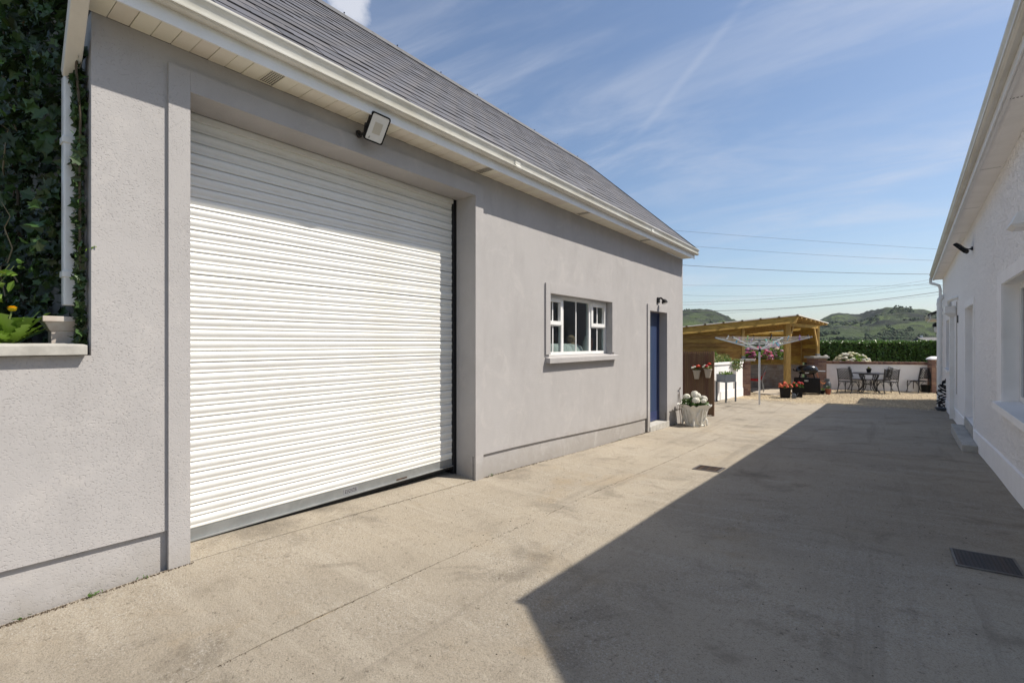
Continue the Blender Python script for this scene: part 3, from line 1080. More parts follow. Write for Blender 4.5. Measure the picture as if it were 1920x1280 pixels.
# its head follows the falling line of the render above
for a_, b_ in ((Y0, SH0), (SH1, DR0), (DR1, Y1)):
    mb = MB()
    cells(mb, [u for u in uy if a_ - 1e-6 <= u <= b_ + 1e-6], [-2.2, -1.2], lambda y, z: False, WX - 0.022, WX - 0.26, pt_g)
    mb.v = [(x, y, (pl(y) - 0.0005 if z > -1.5 else z)) for x, y, z in mb.v]
    mb.build('plinth', M['plaster'], garage)
# gables, back wall, floor
RX, RZ = -5.79, 4.42
BX = 2 * RX - WX
for ya, yb, nm in ((Y0 + 0.001, Y0 + 0.2, 'gable_wall'), (Y1 - 0.2, Y1 - 0.001, 'gable_wall')):
    prof = [(WX - 0.261, -2.2), (WX - 0.261, SOF + 0.1), (RX, RZ - 0.12), (BX, SOF + 0.1), (BX, -2.2)]
    MB().extrude(prof, ya, yb, lambda p, q, t: (p, t, q)).build(nm, M['concrete_wall'] if ya < 5 else M['plaster'], garage)
MB().box(BX, BX + 0.2, Y0 + 0.2, Y1 - 0.2, -2.2, SOF + 0.1).build('back_wall', M['concrete_wall'], garage)
MB().box(BX + 0.2, WX - 0.7, Y0 + 0.2, Y1 - 0.2, -2.2, -1.5).build('floor_slab', M['dark_room'], garage)
MB().box(WX - 1.9, WX - 1.85, 4.3, 8.2, -1.5, 1.7).build('partition', M['dark_room'], garage)
# raised bands round the openings
SX = WX + 0.021
def band_box(y0, y1, z0, z1):
    return MB().box(WX - 0.01, SX, y0, y1, z0, z1)
band_box(0.985, SH0 - 0.001, -2.1, 1.685).build('shutter_surround', M['band'], garage)
band_box(SH1 + 0.001, 3.845, -2.1, 1.685).build('shutter_surround', M['band'], garage)
band_box(SH0, SH1, SHT + 0.001, 1.685).build('shutter_surround', M['band'], garage)
band_box(5.058, WN0 - 0.001, -0.155, 0.766).build('window_surround', M['band'], garage)
band_box(WN1 + 0.001, 7.062, -0.155, 0.766).build('window_surround', M['band'], garage)
band_box(WN0, WN1, WNT + 0.001, 0.766).build('window_surround', M['band'], garage)
band_box(8.413, DR0 - 0.001, -2.1, 0.714).build('door_surround', M['band'], garage)
band_box(DR1 + 0.001, 9.51, -2.1, 0.714).build('door_surround', M['band'], garage)
band_box(DR0, DR1, DRT + 0.001, 0.714).build('door_surround', M['band'], garage)
# roller shutter
shx = WX - 0.295
sh = MB().box(shx - 0.06, shx - 0.02, SH0 - 0.1, SH1 + 0.06, -1.38, 1.62).build('roller_shutter', M['dark_room'], garage)
prof = [(-0.012, 0.0018), (0.0035, 0.0018), (0.0062, 0.005), (0.0070, 0.010), (0.0060, 0.0155), (0.0035, 0.0195), (0.0030, 0.0235), (0.0045, 0.029), (0.0075, 0.0365), (0.0098, 0.045), (0.0105, 0.053),
        (0.0095, 0.061), (0.0065, 0.068), (0.0015, 0.0735), (-0.012, 0.0748)]
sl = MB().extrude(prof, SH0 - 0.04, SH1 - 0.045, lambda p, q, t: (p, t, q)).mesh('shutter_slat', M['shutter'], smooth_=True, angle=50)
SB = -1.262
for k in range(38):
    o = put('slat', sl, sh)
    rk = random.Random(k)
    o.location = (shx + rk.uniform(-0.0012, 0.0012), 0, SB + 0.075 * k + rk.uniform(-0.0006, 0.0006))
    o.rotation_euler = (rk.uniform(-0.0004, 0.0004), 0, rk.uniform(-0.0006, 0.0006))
MB().box(shx - 0.012, shx + 0.004, SH0 - 0.04, SH1 - 0.04, SB - 0.078, SB).build('bottom_rail', M['galv'], sh)
MB().box(shx + 0.0045, shx + 0.030, SH0 + 0.0, SH1 - 0.04, SB - 0.078, SB - 0.071).build('bottom_rail_lip', M['galv'], sh)
MB().box(shx - 0.010, shx + 0.010, SH0 - 0.04, SH1 - 0.04, SB - 0.108, SB - 0.079).build('rubber_seal', M['rubber'], sh)
MB().box(shx + 0.0045, shx + 0.0065, 2.36, 2.50, SB - 0.062, SB - 0.018).build('label_plate', mat('worn_label', (0.24, 0.24, 0.25), 0.5), sh)
mb = MB()
rl = random.Random(4)
for r_ in range(3):
    y = 2.372
    while y < 2.485:
        w = rl.uniform(0.006, 0.016)
        mb.box(shx + 0.0066, shx + 0.0072, y, min(y + w, 2.492), SB - 0.030 - 0.012 * r_, SB - 0.024 - 0.012 * r_)
        y += w + 0.005
mb.build('label_print', M['black_plastic'], sh)
MB().box(shx + 0.0045, shx + 0.006, 2.93, 3.06, SB - 0.069, SB - 0.056).build('rust_patch', M['rusty_iron'], sh, bevel=0.0)
MB().box(shx - 0.03, shx + 0.02, SH1 - 0.040, SH1 - 0.001, -1.42, SHT).build('guide_channel', M['black_metal'], sh)
MB().box(shx - 0.03, shx + 0.03, SH0 + 0.0005, SH1 - 0.042, SHT - 0.045, SHT - 0.003).build('shutter_lintel_trim', M['shutter'], sh)
# window
wx = WX - 0.093
win = MB()
win.box(wx - 0.05, wx, WN0 + 0.002, WN1 - 0.002, -0.172, -0.128)
win.box(wx - 0.05, wx, WN0 + 0.002, WN1 - 0.002, 0.590, 0.636)
for a, b in ((WN0 + 0.002, WN0 + 0.05), (5.605, 5.66), (6.392, 6.447), (WN1 - 0.05, WN1 - 0.002)):
    win.box(wx - 0.05, wx, a, b, -0.128, 0.590)
for a, b in ((WN0 + 0.05, 5.605), (6.447, WN1 - 0.05)):
    win.box(wx - 0.05, wx, a, b, 0.222, 0.262)
win = win.build('window', M['upvc'], garage)
def sash(y0, y1, z0, z1, w=0.052, dx=0.018):
    m_ = MB()
    m_.box(wx - 0.03, wx + dx, y0, y1, z0, z0 + w)
    m_.box(wx - 0.03, wx + dx, y0, y1, z1 - w, z1)
    m_.box(wx - 0.03, wx + dx, y0, y0 + w, z0 + w, z1 - w)
    m_.box(wx - 0.03, wx + dx, y1 - w, y1, z0 + w, z1 - w)
    return m_.build('sash', M['upvc'], win)
sash(WN0 + 0.035, 5.612, 0.240, 0.600)
sash(6.440, WN1 - 0.035, 0.240, 0.600)
for (a, b, z0, z1) in ((WN0 + 0.05, 5.605, -0.128, 0.222), (5.66, 6.392, -0.128, 0.59), (6.447, WN1 - 0.05, -0.128, 0.222), (WN0 + 0.085, 5.562, 0.290, 0.55), (6.49, WN1 - 0.085, 0.290, 0.55)):
    MB().box(wx - 0.030, wx - 0.022, a, b, z0, z1).build('pane', M['glass'], win)
    c = (a + b) / 2
    MB().box(wx - 0.021, wx - 0.012, c - 0.010, c + 0.010, z0, z1).build('glazing_bar', M['upvc'], win)
mb = MB()
mb.hexa([(WX - 0.1, WN0 + 0.001, -0.26), (WX - 0.1, WN1 - 0.001, -0.26), (WX + 0.0005, WN1 - 0.001, -0.26), (WX + 0.0005, WN0 + 0.001, -0.26)],
        [(WX - 0.1, WN0 + 0.001, -0.176), (WX - 0.1, WN1 - 0.001, -0.176), (WX + 0.0005, WN1 - 0.001, -0.190), (WX + 0.0005, WN0 + 0.001, -0.190)])
mb.hexa([(WX + 0.001, 5.066, -0.262), (WX + 0.001, 7.084, -0.262), (WX + 0.075, 7.084, -0.266), (WX + 0.075, 5.066, -0.266)],
        [(WX + 0.001, 5.066, -0.190), (WX + 0.001, 7.084, -0.190), (WX + 0.075, 7.084, -0.204), (WX + 0.075, 5.066, -0.204)])
mb.build('window_sill', M['band'], garage)
MB().box(wx - 0.45, wx - 0.08, WN0 + 0.02, WN1 - 0.02, -0.25, -0.138).build('inner_sill', M['cloth'], garage)
# things lying on the inner window sill
rng = random.Random(3)
mb = MB()
for k in range(5):
    y = 5.75 + 0.15 * k
    mb.lathe([(0.02, -0.02), (0.15, 0.0), (0.12, 0.07 + 0.03 * (k % 2)), (0.04, 0.12)], (wx - 0.24, y, -0.136), 9)
tag(mb.build('cloth', M['cloth'], smooth_=True), 'crumpled white cloth lying inside the garage window', 'cloth')
mb = MB()
mb.lathe([(0.02, 0), (0.075, 0.03), (0.08, 0.09), (0.05, 0.14), (0.065, 0.17), (0.06, 0.22), (0.02, 0.25)], (wx - 0.22, 6.23, -0.136), 10)
tag(mb.build('soft_toy', M['teddy'], smooth_=True), 'small brown soft toy sitting behind the middle garage window pane', 'soft toy')
mb = MB()
mb.lathe([(0.05, 0), (0.06, 0.14), (0.025, 0.2), (0.025, 0.24)], (wx - 0.18, 6.62, -0.136), 10)
tag(mb.build('jar', mat('pale_jar', (0.45, 0.48, 0.46), 0.25), smooth_=True), 'pale jar standing behind the right lower garage pane', 'jar')
mb = MB()
mb.lathe([(0.05, 0), (0.07, 0.10), (0.06, 0.2)], (wx - 0.22, 6.79, -0.136), 8)
tag(mb.build('plant_pot', M['terracotta'], smooth_=True), 'brown pot at the far end of the garage window sill inside', 'pot')
mb = MB()
mb.lathe([(0.06, 0), (0.09, 0.05), (0.05, 0.13), (0.02, 0.17)], (wx - 0.2, 5.47, -0.136), 9)
tag(mb.build('bag', M['cloth'], smooth_=True), 'white knotted bag behind the left lower garage pane', 'bag')
# blue door
dx = WX - 0.15
dr = MB().box(dx - 0.05, dx - 0.012, DR0 + 0.05, DR1 - 0.05, -1.545, DRT - 0.05).build('door', M['blue_door'], garage)
nb = 8
for k in range(nb):
    a = DR0 + 0.052 + (DR1 - DR0 - 0.104) * k / nb
    b = DR0 + 0.052 + (DR1 - DR0 - 0.104) * (k + 1) / nb
    MB().box(dx - 0.012, dx - 0.002, a + 0.0015, b - 0.0015, -1.36, DRT - 0.052).build('plank', M['blue_door'], dr, bevel=0.003)
MB().box(dx - 0.0115, dx + 0.004, DR0 + 0.052, DR1 - 0.052, -1.540, -1.362).build('kick_board', M['blue_door'], dr, bevel=0.003)
m_ = MB()
m_.box(dx - 0.06, dx + 0.012, DR0 + 0.001, DR0 + 0.049, -1.545, DRT - 0.002)
m_.box(dx - 0.06, dx + 0.012, DR1 - 0.049, DR1 - 0.001, -1.545, DRT - 0.002)
m_.box(dx - 0.06, dx + 0.012, DR0 + 0.049, DR1 - 0.049, DRT - 0.049, DRT - 0.002)
m_.build('door_frame', M['blue_door'], garage)
mb = MB().lathe([(0.014, 0), (0.017, 0.012), (0.012, 0.028)], n=10)
kn = mb.build('keyhole', M['galv'], dr, smooth_=True)
kn.matrix_parent_inverse = basis(dr).inverted()
kn.location = (dx - 0.002, DR0 + 0.12, -0.52)
kn.rotation_euler = (0, R(90), 0)
MB().hexa([(dx - 0.1, DR0 + .001, -2), (dx - 0.1, DR1 - .001, -2), (WX + 0.035, DR1 + 0.09, -2), (WX + 0.035, DR0 - 0.02, -2)],
          [(dx - 0.1, DR0 + .001, -1.548), (dx - 0.1, DR1 - .001, -1.548), (WX + 0.035, DR1 + 0.09, -1.572), (WX + 0.035, DR0 - 0.02, -1.560)]).build('threshold', M['cap'], garage)
# eaves: soffit boards, fascia, gutter
FX = WX + 0.236
eave0, eave1 = 0.60, 10.47
sof = MB().box(FX - 0.25, FX - 0.012, eave0, eave1, SOF + 0.022, SOF + 0.03).build('soffit', M['felt'], garage)
sb = MB().box(WX + 0.001, FX - 0.013, 0.0015, 0.0985, 0, 0.010).mesh('soffit_board', M['soffit'], bevel=0.0025)
nB = int((eave1 - eave0) / 0.1)
vents = (9, 31, 52, 74)
for k in range(nB):
    o = put('soffit_board', sb, sof)
    o.location = (0, eave0 + 0.1 * k, SOF + 0.0015 * (k % 2))
for k in vents:
    m_ = MB()
    for a in range(9):
        for b in range(6):
            yy = eave0 + 0.1 * k + 0.012 + b * 0.015
            xx = WX + 0.03 + a * 0.021
            m_.box(xx, xx + 0.010, yy, yy + 0.008, SOF - 0.0022, SOF - 0.0006)
    m_.build('soffit_vent', M['felt'], sof)
MB().box(FX - 0.012, FX, eave0, eave1, SOF - 0.012, 1.985).build('fascia', M['upvc'], garage)
gp = [(0.0005, 1.987), (0.0005, 1.879), (0.040, 1.872), (0.056, 1.881), (0.060, 1.888), (0.071, 1.889), (0.0725, 1.897), (0.046, 1.901), (0.046, 1.915), (0.054, 1.932), (0.059, 1.950), (0.066, 1.962), (0.078, 1.974), (0.080, 1.980), (0.080, 1.991), (0.066, 1.992),
      (0.064, 1.982), (0.052, 1.962), (0.043, 1.94), (0.045, 1.905), (0.036, 1.884), (0.006, 1.888), (0.006, 1.987)]
gut = MB().extrude(gp, 0.48, 10.53, lambda p, q, t: (FX + p, t, q)).build('gutter', M['gutter'], garage, smooth_=True, angle=28)
ep = [(0.0005, 1.987), (0.0005, 1.879), (0.040, 1.872), (0.056, 1.881), (0.069, 1.890), (0.071, 1.904), (0.056, 1.925), (0.060, 1.955), (0.077, 1.978), (0.077, 1.991)]
for ya in (0.474, 10.531):
    MB().extrude(ep, ya, ya + 0.005, lambda p, q, t: (FX + p, t, q)).build('gutter_end_cap', M['gutter'], gut)
for ya in (4.05, 7.9):
    MB().extrude([(p + (0.004 if p > 0.03 else 0), q - (0.004 if q < 1.95 else 0)) for p, q in ep], ya, ya + 0.09, lambda p, q, t: (FX + p, t, q)).build('gutter_union', M['gutter'], gut)
# roof
slope = Vector((RX - (FX + 0.03), 0, RZ - 1.99))
SL = slope.length
sd = slope.normalized()
nrm = Vector((-sd.z, 0, sd.x)) * -1
if nrm.z < 0:
    nrm = -nrm
e0 = Vector((FX + 0.03, 0, 1.985))
def rp(s, y, h):
    q = e0 + sd * s + nrm * h
    return (q.x, y, q.z)
V0_, V1_ = 0.56, 10.50
mb = MB()
mb.hexa([rp(0, V0_, -0.06), rp(0, V1_, -0.06), rp(SL - 0.02, V1_, -0.06), rp(SL - 0.02, V0_, -0.06)], [rp(0, V0_, -0.004), rp(0, V1_, -0.004), rp(SL - 0.02, V1_, -0.004), rp(SL - 0.02, V0_, -0.004)])
roof = mb.build('roof', M['felt'], garage)
def mir(p):
    return (2 * RX - p[0], p[1], p[2])
mb = MB()
mb.hexa([mir(rp(-.1, V0_, -0.06)), mir(rp(-.1, V1_, -0.06)), mir(rp(SL, V1_, -0.06)), mir(rp(SL, V0_, -0.06))], [mir(rp(-.1, V0_, 0.015)), mir(rp(-.1, V1_, 0.015)), mir(rp(SL, V1_, 0.015)), mir(rp(SL, V0_, 0.015))])
mb.build('back_roof', M['roof_tile'], garage)
GA = 0.197
SW = 0.30
rows = int(SL / GA) + 1
meshes = []
rng = random.Random(8)
def slate_mesh(w, seed, L=0.40):
    r2 = random.Random(seed)
    T = 0.0075
    tail = 0.015
    j = r2.uniform(-0.004, 0.004)
    def P(s, y, h):
        return tuple(sd * s + nrm * h + Vector((0, y, 0)))
    m_ = MB()
    m_.hexa([P(j, 0.0015, tail), P(-j, w - 0.0025, tail), P(L, w - 0.0015, 0.001), P(L, 0.001, 0.001)],
            [P(j, 0.0015, tail + T), P(-j, w - 0.0025, tail + T), P(L, w - 0.0015, T + 0.001), P(L, 0.001, T + 0.001)])
    return m_
def slate_list():
    out = []
    for r_ in range(rows):
        s = r_ * GA - 0.03
        y = V0_ - (SW / 2 if r_ % 2 else 0)
        while y < V1_ - 0.02:
            a, b = max(y, V0_), min(y + SW, V1_)
            if b - a > 0.05:
                out.append((s, a, b - a, min(0.40, SL - s)))
            y += SW
    return out
sl_all = slate_list()
sl_all.sort(key=lambda t: (Vector(rp(t[0], t[1], 0))).length)
full = [slate_mesh(SW, k).mesh('slate', M['slate']) for k in range(4)]
bulk = MB()
for i, (s, a, w, L) in enumerate(sl_all):
    lift = rng.uniform(0, 0.004)
    pos = Vector(rp(s, a, lift))
    if i < 300:
        me = full[i % 4] if (abs(w - SW) < 1e-4 and L > 0.39) else slate_mesh(w, i, L).mesh('slate', M['slate'])
        o = put('slate', me, roof)
        o.location = pos
        o.rotation_euler = (rng.uniform(-0.006, 0.006), rng.uniform(-0.006, 0.006), 0)
    else:
        m_ = slate_mesh(w, i, L)
        bulk.add([tuple(Vector(p) + pos) for p in m_.v], m_.f)
stuff(bulk.build('slates', M['slate_bulk'], roof))
rt = MB().extrude([(-0.13, -0.125), (0, 0.02), (0.13, -0.125), (0.115, -0.13), (0, -0.005), (-0.115, -0.13)], 0.004, 0.446, lambda p, q, t: (p, t, q)).mesh('ridge_tile', M['ridge'])
y = V0_ - 0.01
while y < V1_ - 0.1:
    o = put('ridge_tile', rt, roof)
    o.location = (RX, y, RZ + 0.045)
    y += 0.45
m_ = MB()
y = V0_ + 0.45
while y < V1_ - 0.2:
    m_.lathe([(0.009, 0), (0.010, 0.012), (0.004, 0.017)], (RX + 0.02, y - 0.01, RZ + 0.058), 6)
    y += 0.45 * 2
m_.build('ridge_fixing', M['black_metal'], roof)
MB().beam(rp(0.0, 10.508, 0.0), rp(SL, 10.508, 0.0), 0.012, 0.07, tuple(nrm)).build('verge_trim', M['ridge'], roof)
MB().beam(rp(0.0, 0.552, 0.0), rp(SL, 0.552, 0.0), 0.012, 0.07, tuple(nrm)).build('verge_trim', M['ridge'], roof)
# downpipe at the near gable, bent back from the gutter end
gdp = MB().beam((WX - 0.175, 0.580, 1.47), (WX - 0.175, 0.580, 0.205), 0.068, 0.068, (0, 1, 0)).build('downpipe', M['upvc'], garage, bevel=0.008)
MB().beam((-3.10, 0.552, 1.90), (WX - 0.173, 0.578, 1.485), 0.072, 0.072, (0, 1, 0)).build('downpipe_offset', M['soffit'], gdp, bevel=0.008)
for z in (1.10, 0.36):
    MB().box(WX - 0.216, WX - 0.134, 0.540, 0.620, z, z + 0.035).build('pipe_collar', M['upvc'], gdp, bevel=0.004)
# low wall that carries on from the garage towards the camera, with its ledge
lw = thing('garden_wall', 'low grey rendered wall with a ledge holding up the ivy garden left of the garage', 'wall', (WX, -1.5, g(-1.5)))
m_ = MB()
cells(m_, [-5, -3, -1, 0.0, 0.635], [-1.0, -0.07], lambda a, b: False, WX, WX - 0.12, pt_g, bottom=lambda y: pl(y))
m_.build('wall', M['plaster'], lw)
m_ = MB()
cells(m_, [-5, -3, -1, 0.0, 0.635], [-2.2, -1.2], lambda a, b: False, WX - 0.022, WX - 0.12, pt_g)
m_.v = [(x, y, (pl(y) - 0.0005 if z > -1.5 else z)) for x, y, z in m_.v]
m_.build('plinth', M['plaster'], lw)
m_ = MB()
m_.hexa([(WX - 0.12, -5, -0.0695), (WX - 0.12, 0.612, -0.0695), (WX + 0.045, 0.612, -0.066), (WX + 0.045, -5, -0.066)],
        [(WX - 0.12, -5, -0.004), (WX - 0.12, 0.612, -0.004), (WX + 0.045, 0.612, -0.014), (WX + 0.045, -5, -0.014)])
m_.build('ledge', M['cap'], lw, bevel=0.004)
# soil of the raised garden
struct(sheet('garden_soil', -12, WX - 0.122, frange(-5, 0.63, 0.4), lambda x, y: -0.05 + 0.02 * math.sin(x * 4 + y * 3), M['soil'], 12, 0.6))

# ------------------------------------------------------------------ lights on the garage
def floodlight(name, label, base, aim, w, h, t, arm, m_face, roll=0.0, mark=True):
    """base: wall point; head at base+arm; aim: direction the lens faces"""
    root = thing(name, label, 'floodlight', base)
    hp = Vector(base) + Vector(arm)
    z = Vector(aim).normalized()
    x = Vector((0, 0, 1)).cross(z).normalized()
    y = z.cross(x)
    def head(p, q, d):
        cr, sr = math.cos(roll), math.sin(roll)
        return hp + x * (p * cr - q * sr) + y * (p * sr + q * cr) + z * d
    def rrect(a, b, r):
        out = []
        for cx, cy, t0 in ((a - r, b - r, 0), (-a + r, b - r, 90), (-a + r, -b + r, 180), (a - r, -b + r, 270)):
            for k in range(4):
                an = R(t0 + 30 * k)
                out.append((cx + r * math.cos(an), cy + r * math.sin(an)))
        return out
    o = rrect(w / 2, h / 2, w * 0.12)
    i_ = rrect(w / 2 - w * 0.055, h / 2 - w * 0.055, w * 0.08)
    n = len(o)
    # housing: back, sides and a raised rim
    vs = [head(p * 0.9, q * 0.9, -t) for p, q in o] + [head(p, q, -t * 0.4) for p, q in o] + [head(p, q, 0) for p, q in o] + [head(p, q, 0) for p, q in i_] + [head(p, q, -0.006) for p, q in i_]
    fs = [tuple(range(n))]
    for s_ in range(4):
        fs += [(s_ * n + k, s_ * n + (k + 1) % n, (s_ + 1) * n + (k + 1) % n, (s_ + 1) * n + k) for k in range(n)]
    hs = MB().add(vs, fs).build('housing', M['black_plastic'], root)
    vs = [head(p, q, -0.0055) for p, q in i_] + [head(p * 0.98, q * 0.98, -0.002) for p, q in i_]
    MB().add(vs, [tuple(range(n, 2 * n))] + [(k, (k + 1) % n, n + (k + 1) % n, n + k) for k in range(n)]).build('lens', m_face, root)
    if mark:
        a = w * 0.21
        MB().add([head(p * a, q * a * 1.25 + 0.0, -0.0012) for p, q in ((-1, -1), (1, -1), (1, 1), (-1, 1))] , [(0, 1, 2, 3)]).build('led_board', M['led'], root)
        ox, oy = -w * 0.27, -h * 0.36
        MB().add([head(ox + p * w * 0.05, oy + q * w * 0.07, -0.0012) for p, q in ((-0.8, -1), (0.9, -0.7), (0.35, 1), (-0.1, 0.2))], [(0, 1, 2, 3)]).build('maker_mark', M['grey_mark'], root)
    m_ = MB()
    bk = Vector(base)
    m_.tube([bk, bk + Vector(arm) * 0.35 + Vector((0, 0, -0.01)), head(-w * 0.55, 0, -t * 0.5)], 0.011, 6)
    m_.tube([bk, bk + Vector(arm) * 0.35 + Vector((0, 0, -0.01)), head(w * 0.55, 0, -t * 0.5)], 0.011, 6)
    m_.build('bracket', M['black_metal'], root)
    m_ = MB()
    m_.lathe([(0.03, 0), (0.03, 0.02)], n=10)
    me = m_.build('wall_plate', M['black_metal'], root)
    me.matrix_parent_inverse = basis(root).inverted()
    me.location = bk
    me.rotation_euler = Vector(arm).to_track_quat('Z', 'Y').to_euler()
    return root
floodlight('floodlight', 'black rimmed square floodlight with pale lens above the roller shutter', (WX + 0.022, 2.29, 1.70), (0.80, -0.05, -0.56), 0.172, 0.225, 0.05, (0.175, 0.065, 0.02), M['lens'], roll=R(-2))
# little spotlight above the blue door
sp = thing('spotlight', 'small black spotlight on a bent arm above the blue door', 'spotlight', (WX, 8.96, 0.80))
MB().box(WX + 0.0005, WX + 0.028, 8.90, 9.0, 0.765, 0.865).build('base', M['black_plastic'], sp, bevel=0.006)
MB().tube([(WX + 0.02, 8.955, 0.845), (WX + 0.06, 8.965, 0.855), (WX + 0.095, 8.975, 0.82)], 0.018, 8).build('arm', M['black_plastic'], sp)
hd = MB().lathe([(0.03, -0.03), (0.052, 0.0), (0.055, 0.035), (0.048, 0.045)], n=12).build('head', M['black_plastic'], sp, smooth_=True)
hd.matrix_parent_inverse = basis(sp).inverted()
hd.location = (WX + 0.115, 8.985, 0.795)
hd.rotation_euler = Vector((0.35, -0.1, -0.9)).to_track_quat('Z', 'Y').to_euler()
ln = MB().lathe([(0.044, 0.0455), (0.04, 0.05)], n=12).build('lens', M['lens'], sp, smooth_=True)
ln.matrix_parent_inverse = basis(sp).inverted()
ln.location = hd.location
ln.rotation_euler = hd.rotation_euler

# ------------------------------------------------------------------ ivy garden on the left
ivy = thing('ivy', 'dark ivy climbing the shaded garage gable and round the white downpipe', 'ivy', (-4.2, 0.55, -0.05))
rng = random.Random(17)
pts = []
while len(pts) < 8500:
    x = -3.62 - 4.6 * rng.random() ** 1.25
    d = abs(rng.gauss(0, 0.17))
    y = 0.60 - d
    z = rng.uniform(-0.05, 3.4)
    lump = fbm(x * 1.6, z * 1.6, 3)
    if lump < -0.16 + 0.1 * d and rng.random() < 0.85:
        continue
    if y < -0.1 or (x > -3.80 and y < 0.44):
        continue
    # keep the downpipe itself clear
    pts.append(Vector((x, y + 0.0, z)))
for i in range(520):                                      # the strand that hugs the corner
    z = rng.uniform(-0.02, 1.62)
    wv = 0.012 * math.sin(z * 7) + 0.02 * fbm(z * 3, 2, 2)
    if rng.random() < 0.45 * (1 if z < 1.15 else 0.3):
        pts.append(Vector((-3.455 - abs(rng.gauss(0, 0.025)), 0.615 - abs(rng.gauss(0, 0.016)) + min(0, wv), z)))
    elif rng.random() < 0.5:
        pts.append(Vector((-3.475 - abs(rng.gauss(0, 0.035)), 0.608 - abs(rng.gauss(0, 0.012)), z)))
pts.sort(key=lambda p: p.length)
near, rest = pts[:300], pts[300:]
singles = [leaf_mesh('leaf', [Vector((0, 0, 0))], 0.055, IVY, M['ivy_single'], random.Random(100 + k)) for k in range(12)]
for k, p in enumerate(near):
    o = put('leaf', singles[k % 12], ivy, local=True)
    o.location = p - Vector(ivy.location)
    o.rotation_euler = (rng.uniform(-.4, .4), rng.uniform(-.4, .4), rng.uniform(-.5, .5))
big = [p for p in rest if rng.random() < 0.55]
small = [p for p in rest if rng.random() < 0.6]
stuff(put('leaves', leaf_mesh('leaves', big, 0.095, IVY, M['ivy'], rng, tilt=0.8, up=(0.25, -0.9, 0.35)), ivy))
stuff(put('leaves', leaf_mesh('leaves', small, 0.062, IVY, M['ivy'], rng, tilt=1.0, up=(0.1, -0.6, 0.3)), ivy))
for k in range(9):
    x0 = -4.6 - 0.35 * k
    p = [Vector((x0, 0.56 + rng.uniform(-.1, 0), -0.05))]
    for j in range(9):
        p.append(p[-1] + Vector((rng.uniform(-.14, .14), rng.uniform(-.05, .04), 0.36)))
        p[-1].y = min(p[-1].y, 0.60)
    MB().tube(p, [0.012 - 0.001 * j for j in range(10)], 5).build('stem', M['stem'], ivy)
for k in range(16):
    q0 = Vector((rng.uniform(-5.4, -3.75), rng.uniform(0.30, 0.48), rng.uniform(0.0, 2.0)))
    tw = [q0]
    for j in range(5):
        tw.append(tw[-1] + Vector((rng.uniform(-.09, .09), rng.uniform(-.04, .02), rng.uniform(0.02, 0.12))))
    MB().tube(tw, [0.005, 0.0045, 0.004, 0.003, 0.0025, 0.0015], 4).build('twig', M['twig'], ivy)
p = [Vector((-3.44, 0.60, 1.72)), Vector((-3.47, 0.585, 1.5)), Vector((-3.455, 0.60, 1.25)), Vector((-3.47, 0.60, 0.9)), Vector((-3.46, 0.60, 0.4))]
MB().tube(p, 0.006, 5).build('stem', M['stem'], ivy)
dead = [p - Vector((0, 0.03, 0)) for p in rest if p.x < -4.0 and rng.random() < 0.015]
stuff(put('dead_leaves', leaf_mesh('dead_leaves', dead, 0.06, IVY, M['dead_leaf'], rng, tilt=1.0, up=(0.1, -0.7, 0.2)), ivy))
lite = [p for p in rest if fbm(p.x * 2.3 + 5, p.z * 2.3, 2) > 0.22 and p.y < 0.52 and rng.random() < 0.5]
stuff(put('young_leaves', leaf_mesh('young_leaves', [p - Vector((0, 0.06, 0)) for p in lite[::2]], 0.065, OVAL, M['leaf'], rng, tilt=1.0, up=(0.2, -0.7, 0.5)), ivy))
# one bright shoot poking past the corner
sh_pts = [Vector((-3.395, 0.615 + 0.012 * k, 0.50 + 0.008 * k)) for k in range(4)]
stuff(put('shoot_leaves', leaf_mesh('shoot_leaves', sh_pts, 0.028, OVAL, M['leaf_bright'], rng), ivy))
# bushes low in the garden and the darker shrub behind
for (cx, cy, cz, rx, ry, rz_, n, sz, m, nm, lab) in (
        (-4.5, 0.05, 0.05, 0.75, 0.34, 0.24, 900, 0.07, 'ivy', 'ground_ivy', 'low dark ivy spreading over the soil behind the ledge'),
        (-7.4, 0.0, 0.9, 1.0, 0.7, 1.3, 1500, 0.12, 'leaf_dark', 'shrub', 'tall dark shrub deep in the ivy garden'),
        (-6.0, -0.25, 0.15, 0.9, 0.35, 0.35, 900, 0.09, 'leaf', 'weed_clump', 'tangle of green weeds deep behind the ledge')):
    root = thing(nm, lab, 'plant', (cx, cy, -0.05))
    stuff(put('foliage', leaf_mesh('foliage', ellipsoid_pts(rng, n, (cx, cy, cz), (rx, ry, rz_), 0.3, -0.04), sz, IVY if m == 'ivy' else OVAL, M[m], rng), root))
    mb = MB()
    for k in range(5):
        mb.tube([(cx + rng.uniform(-.2, .2), cy + rng.uniform(-.1, .1), -0.05), (cx + rng.uniform(-.4, .4) * rx, cy + rng.uniform(-.3, .3) * ry, cz + rz_ * 0.4)], 0.012, 5)
    mb.build('stem', M['stem'], root)
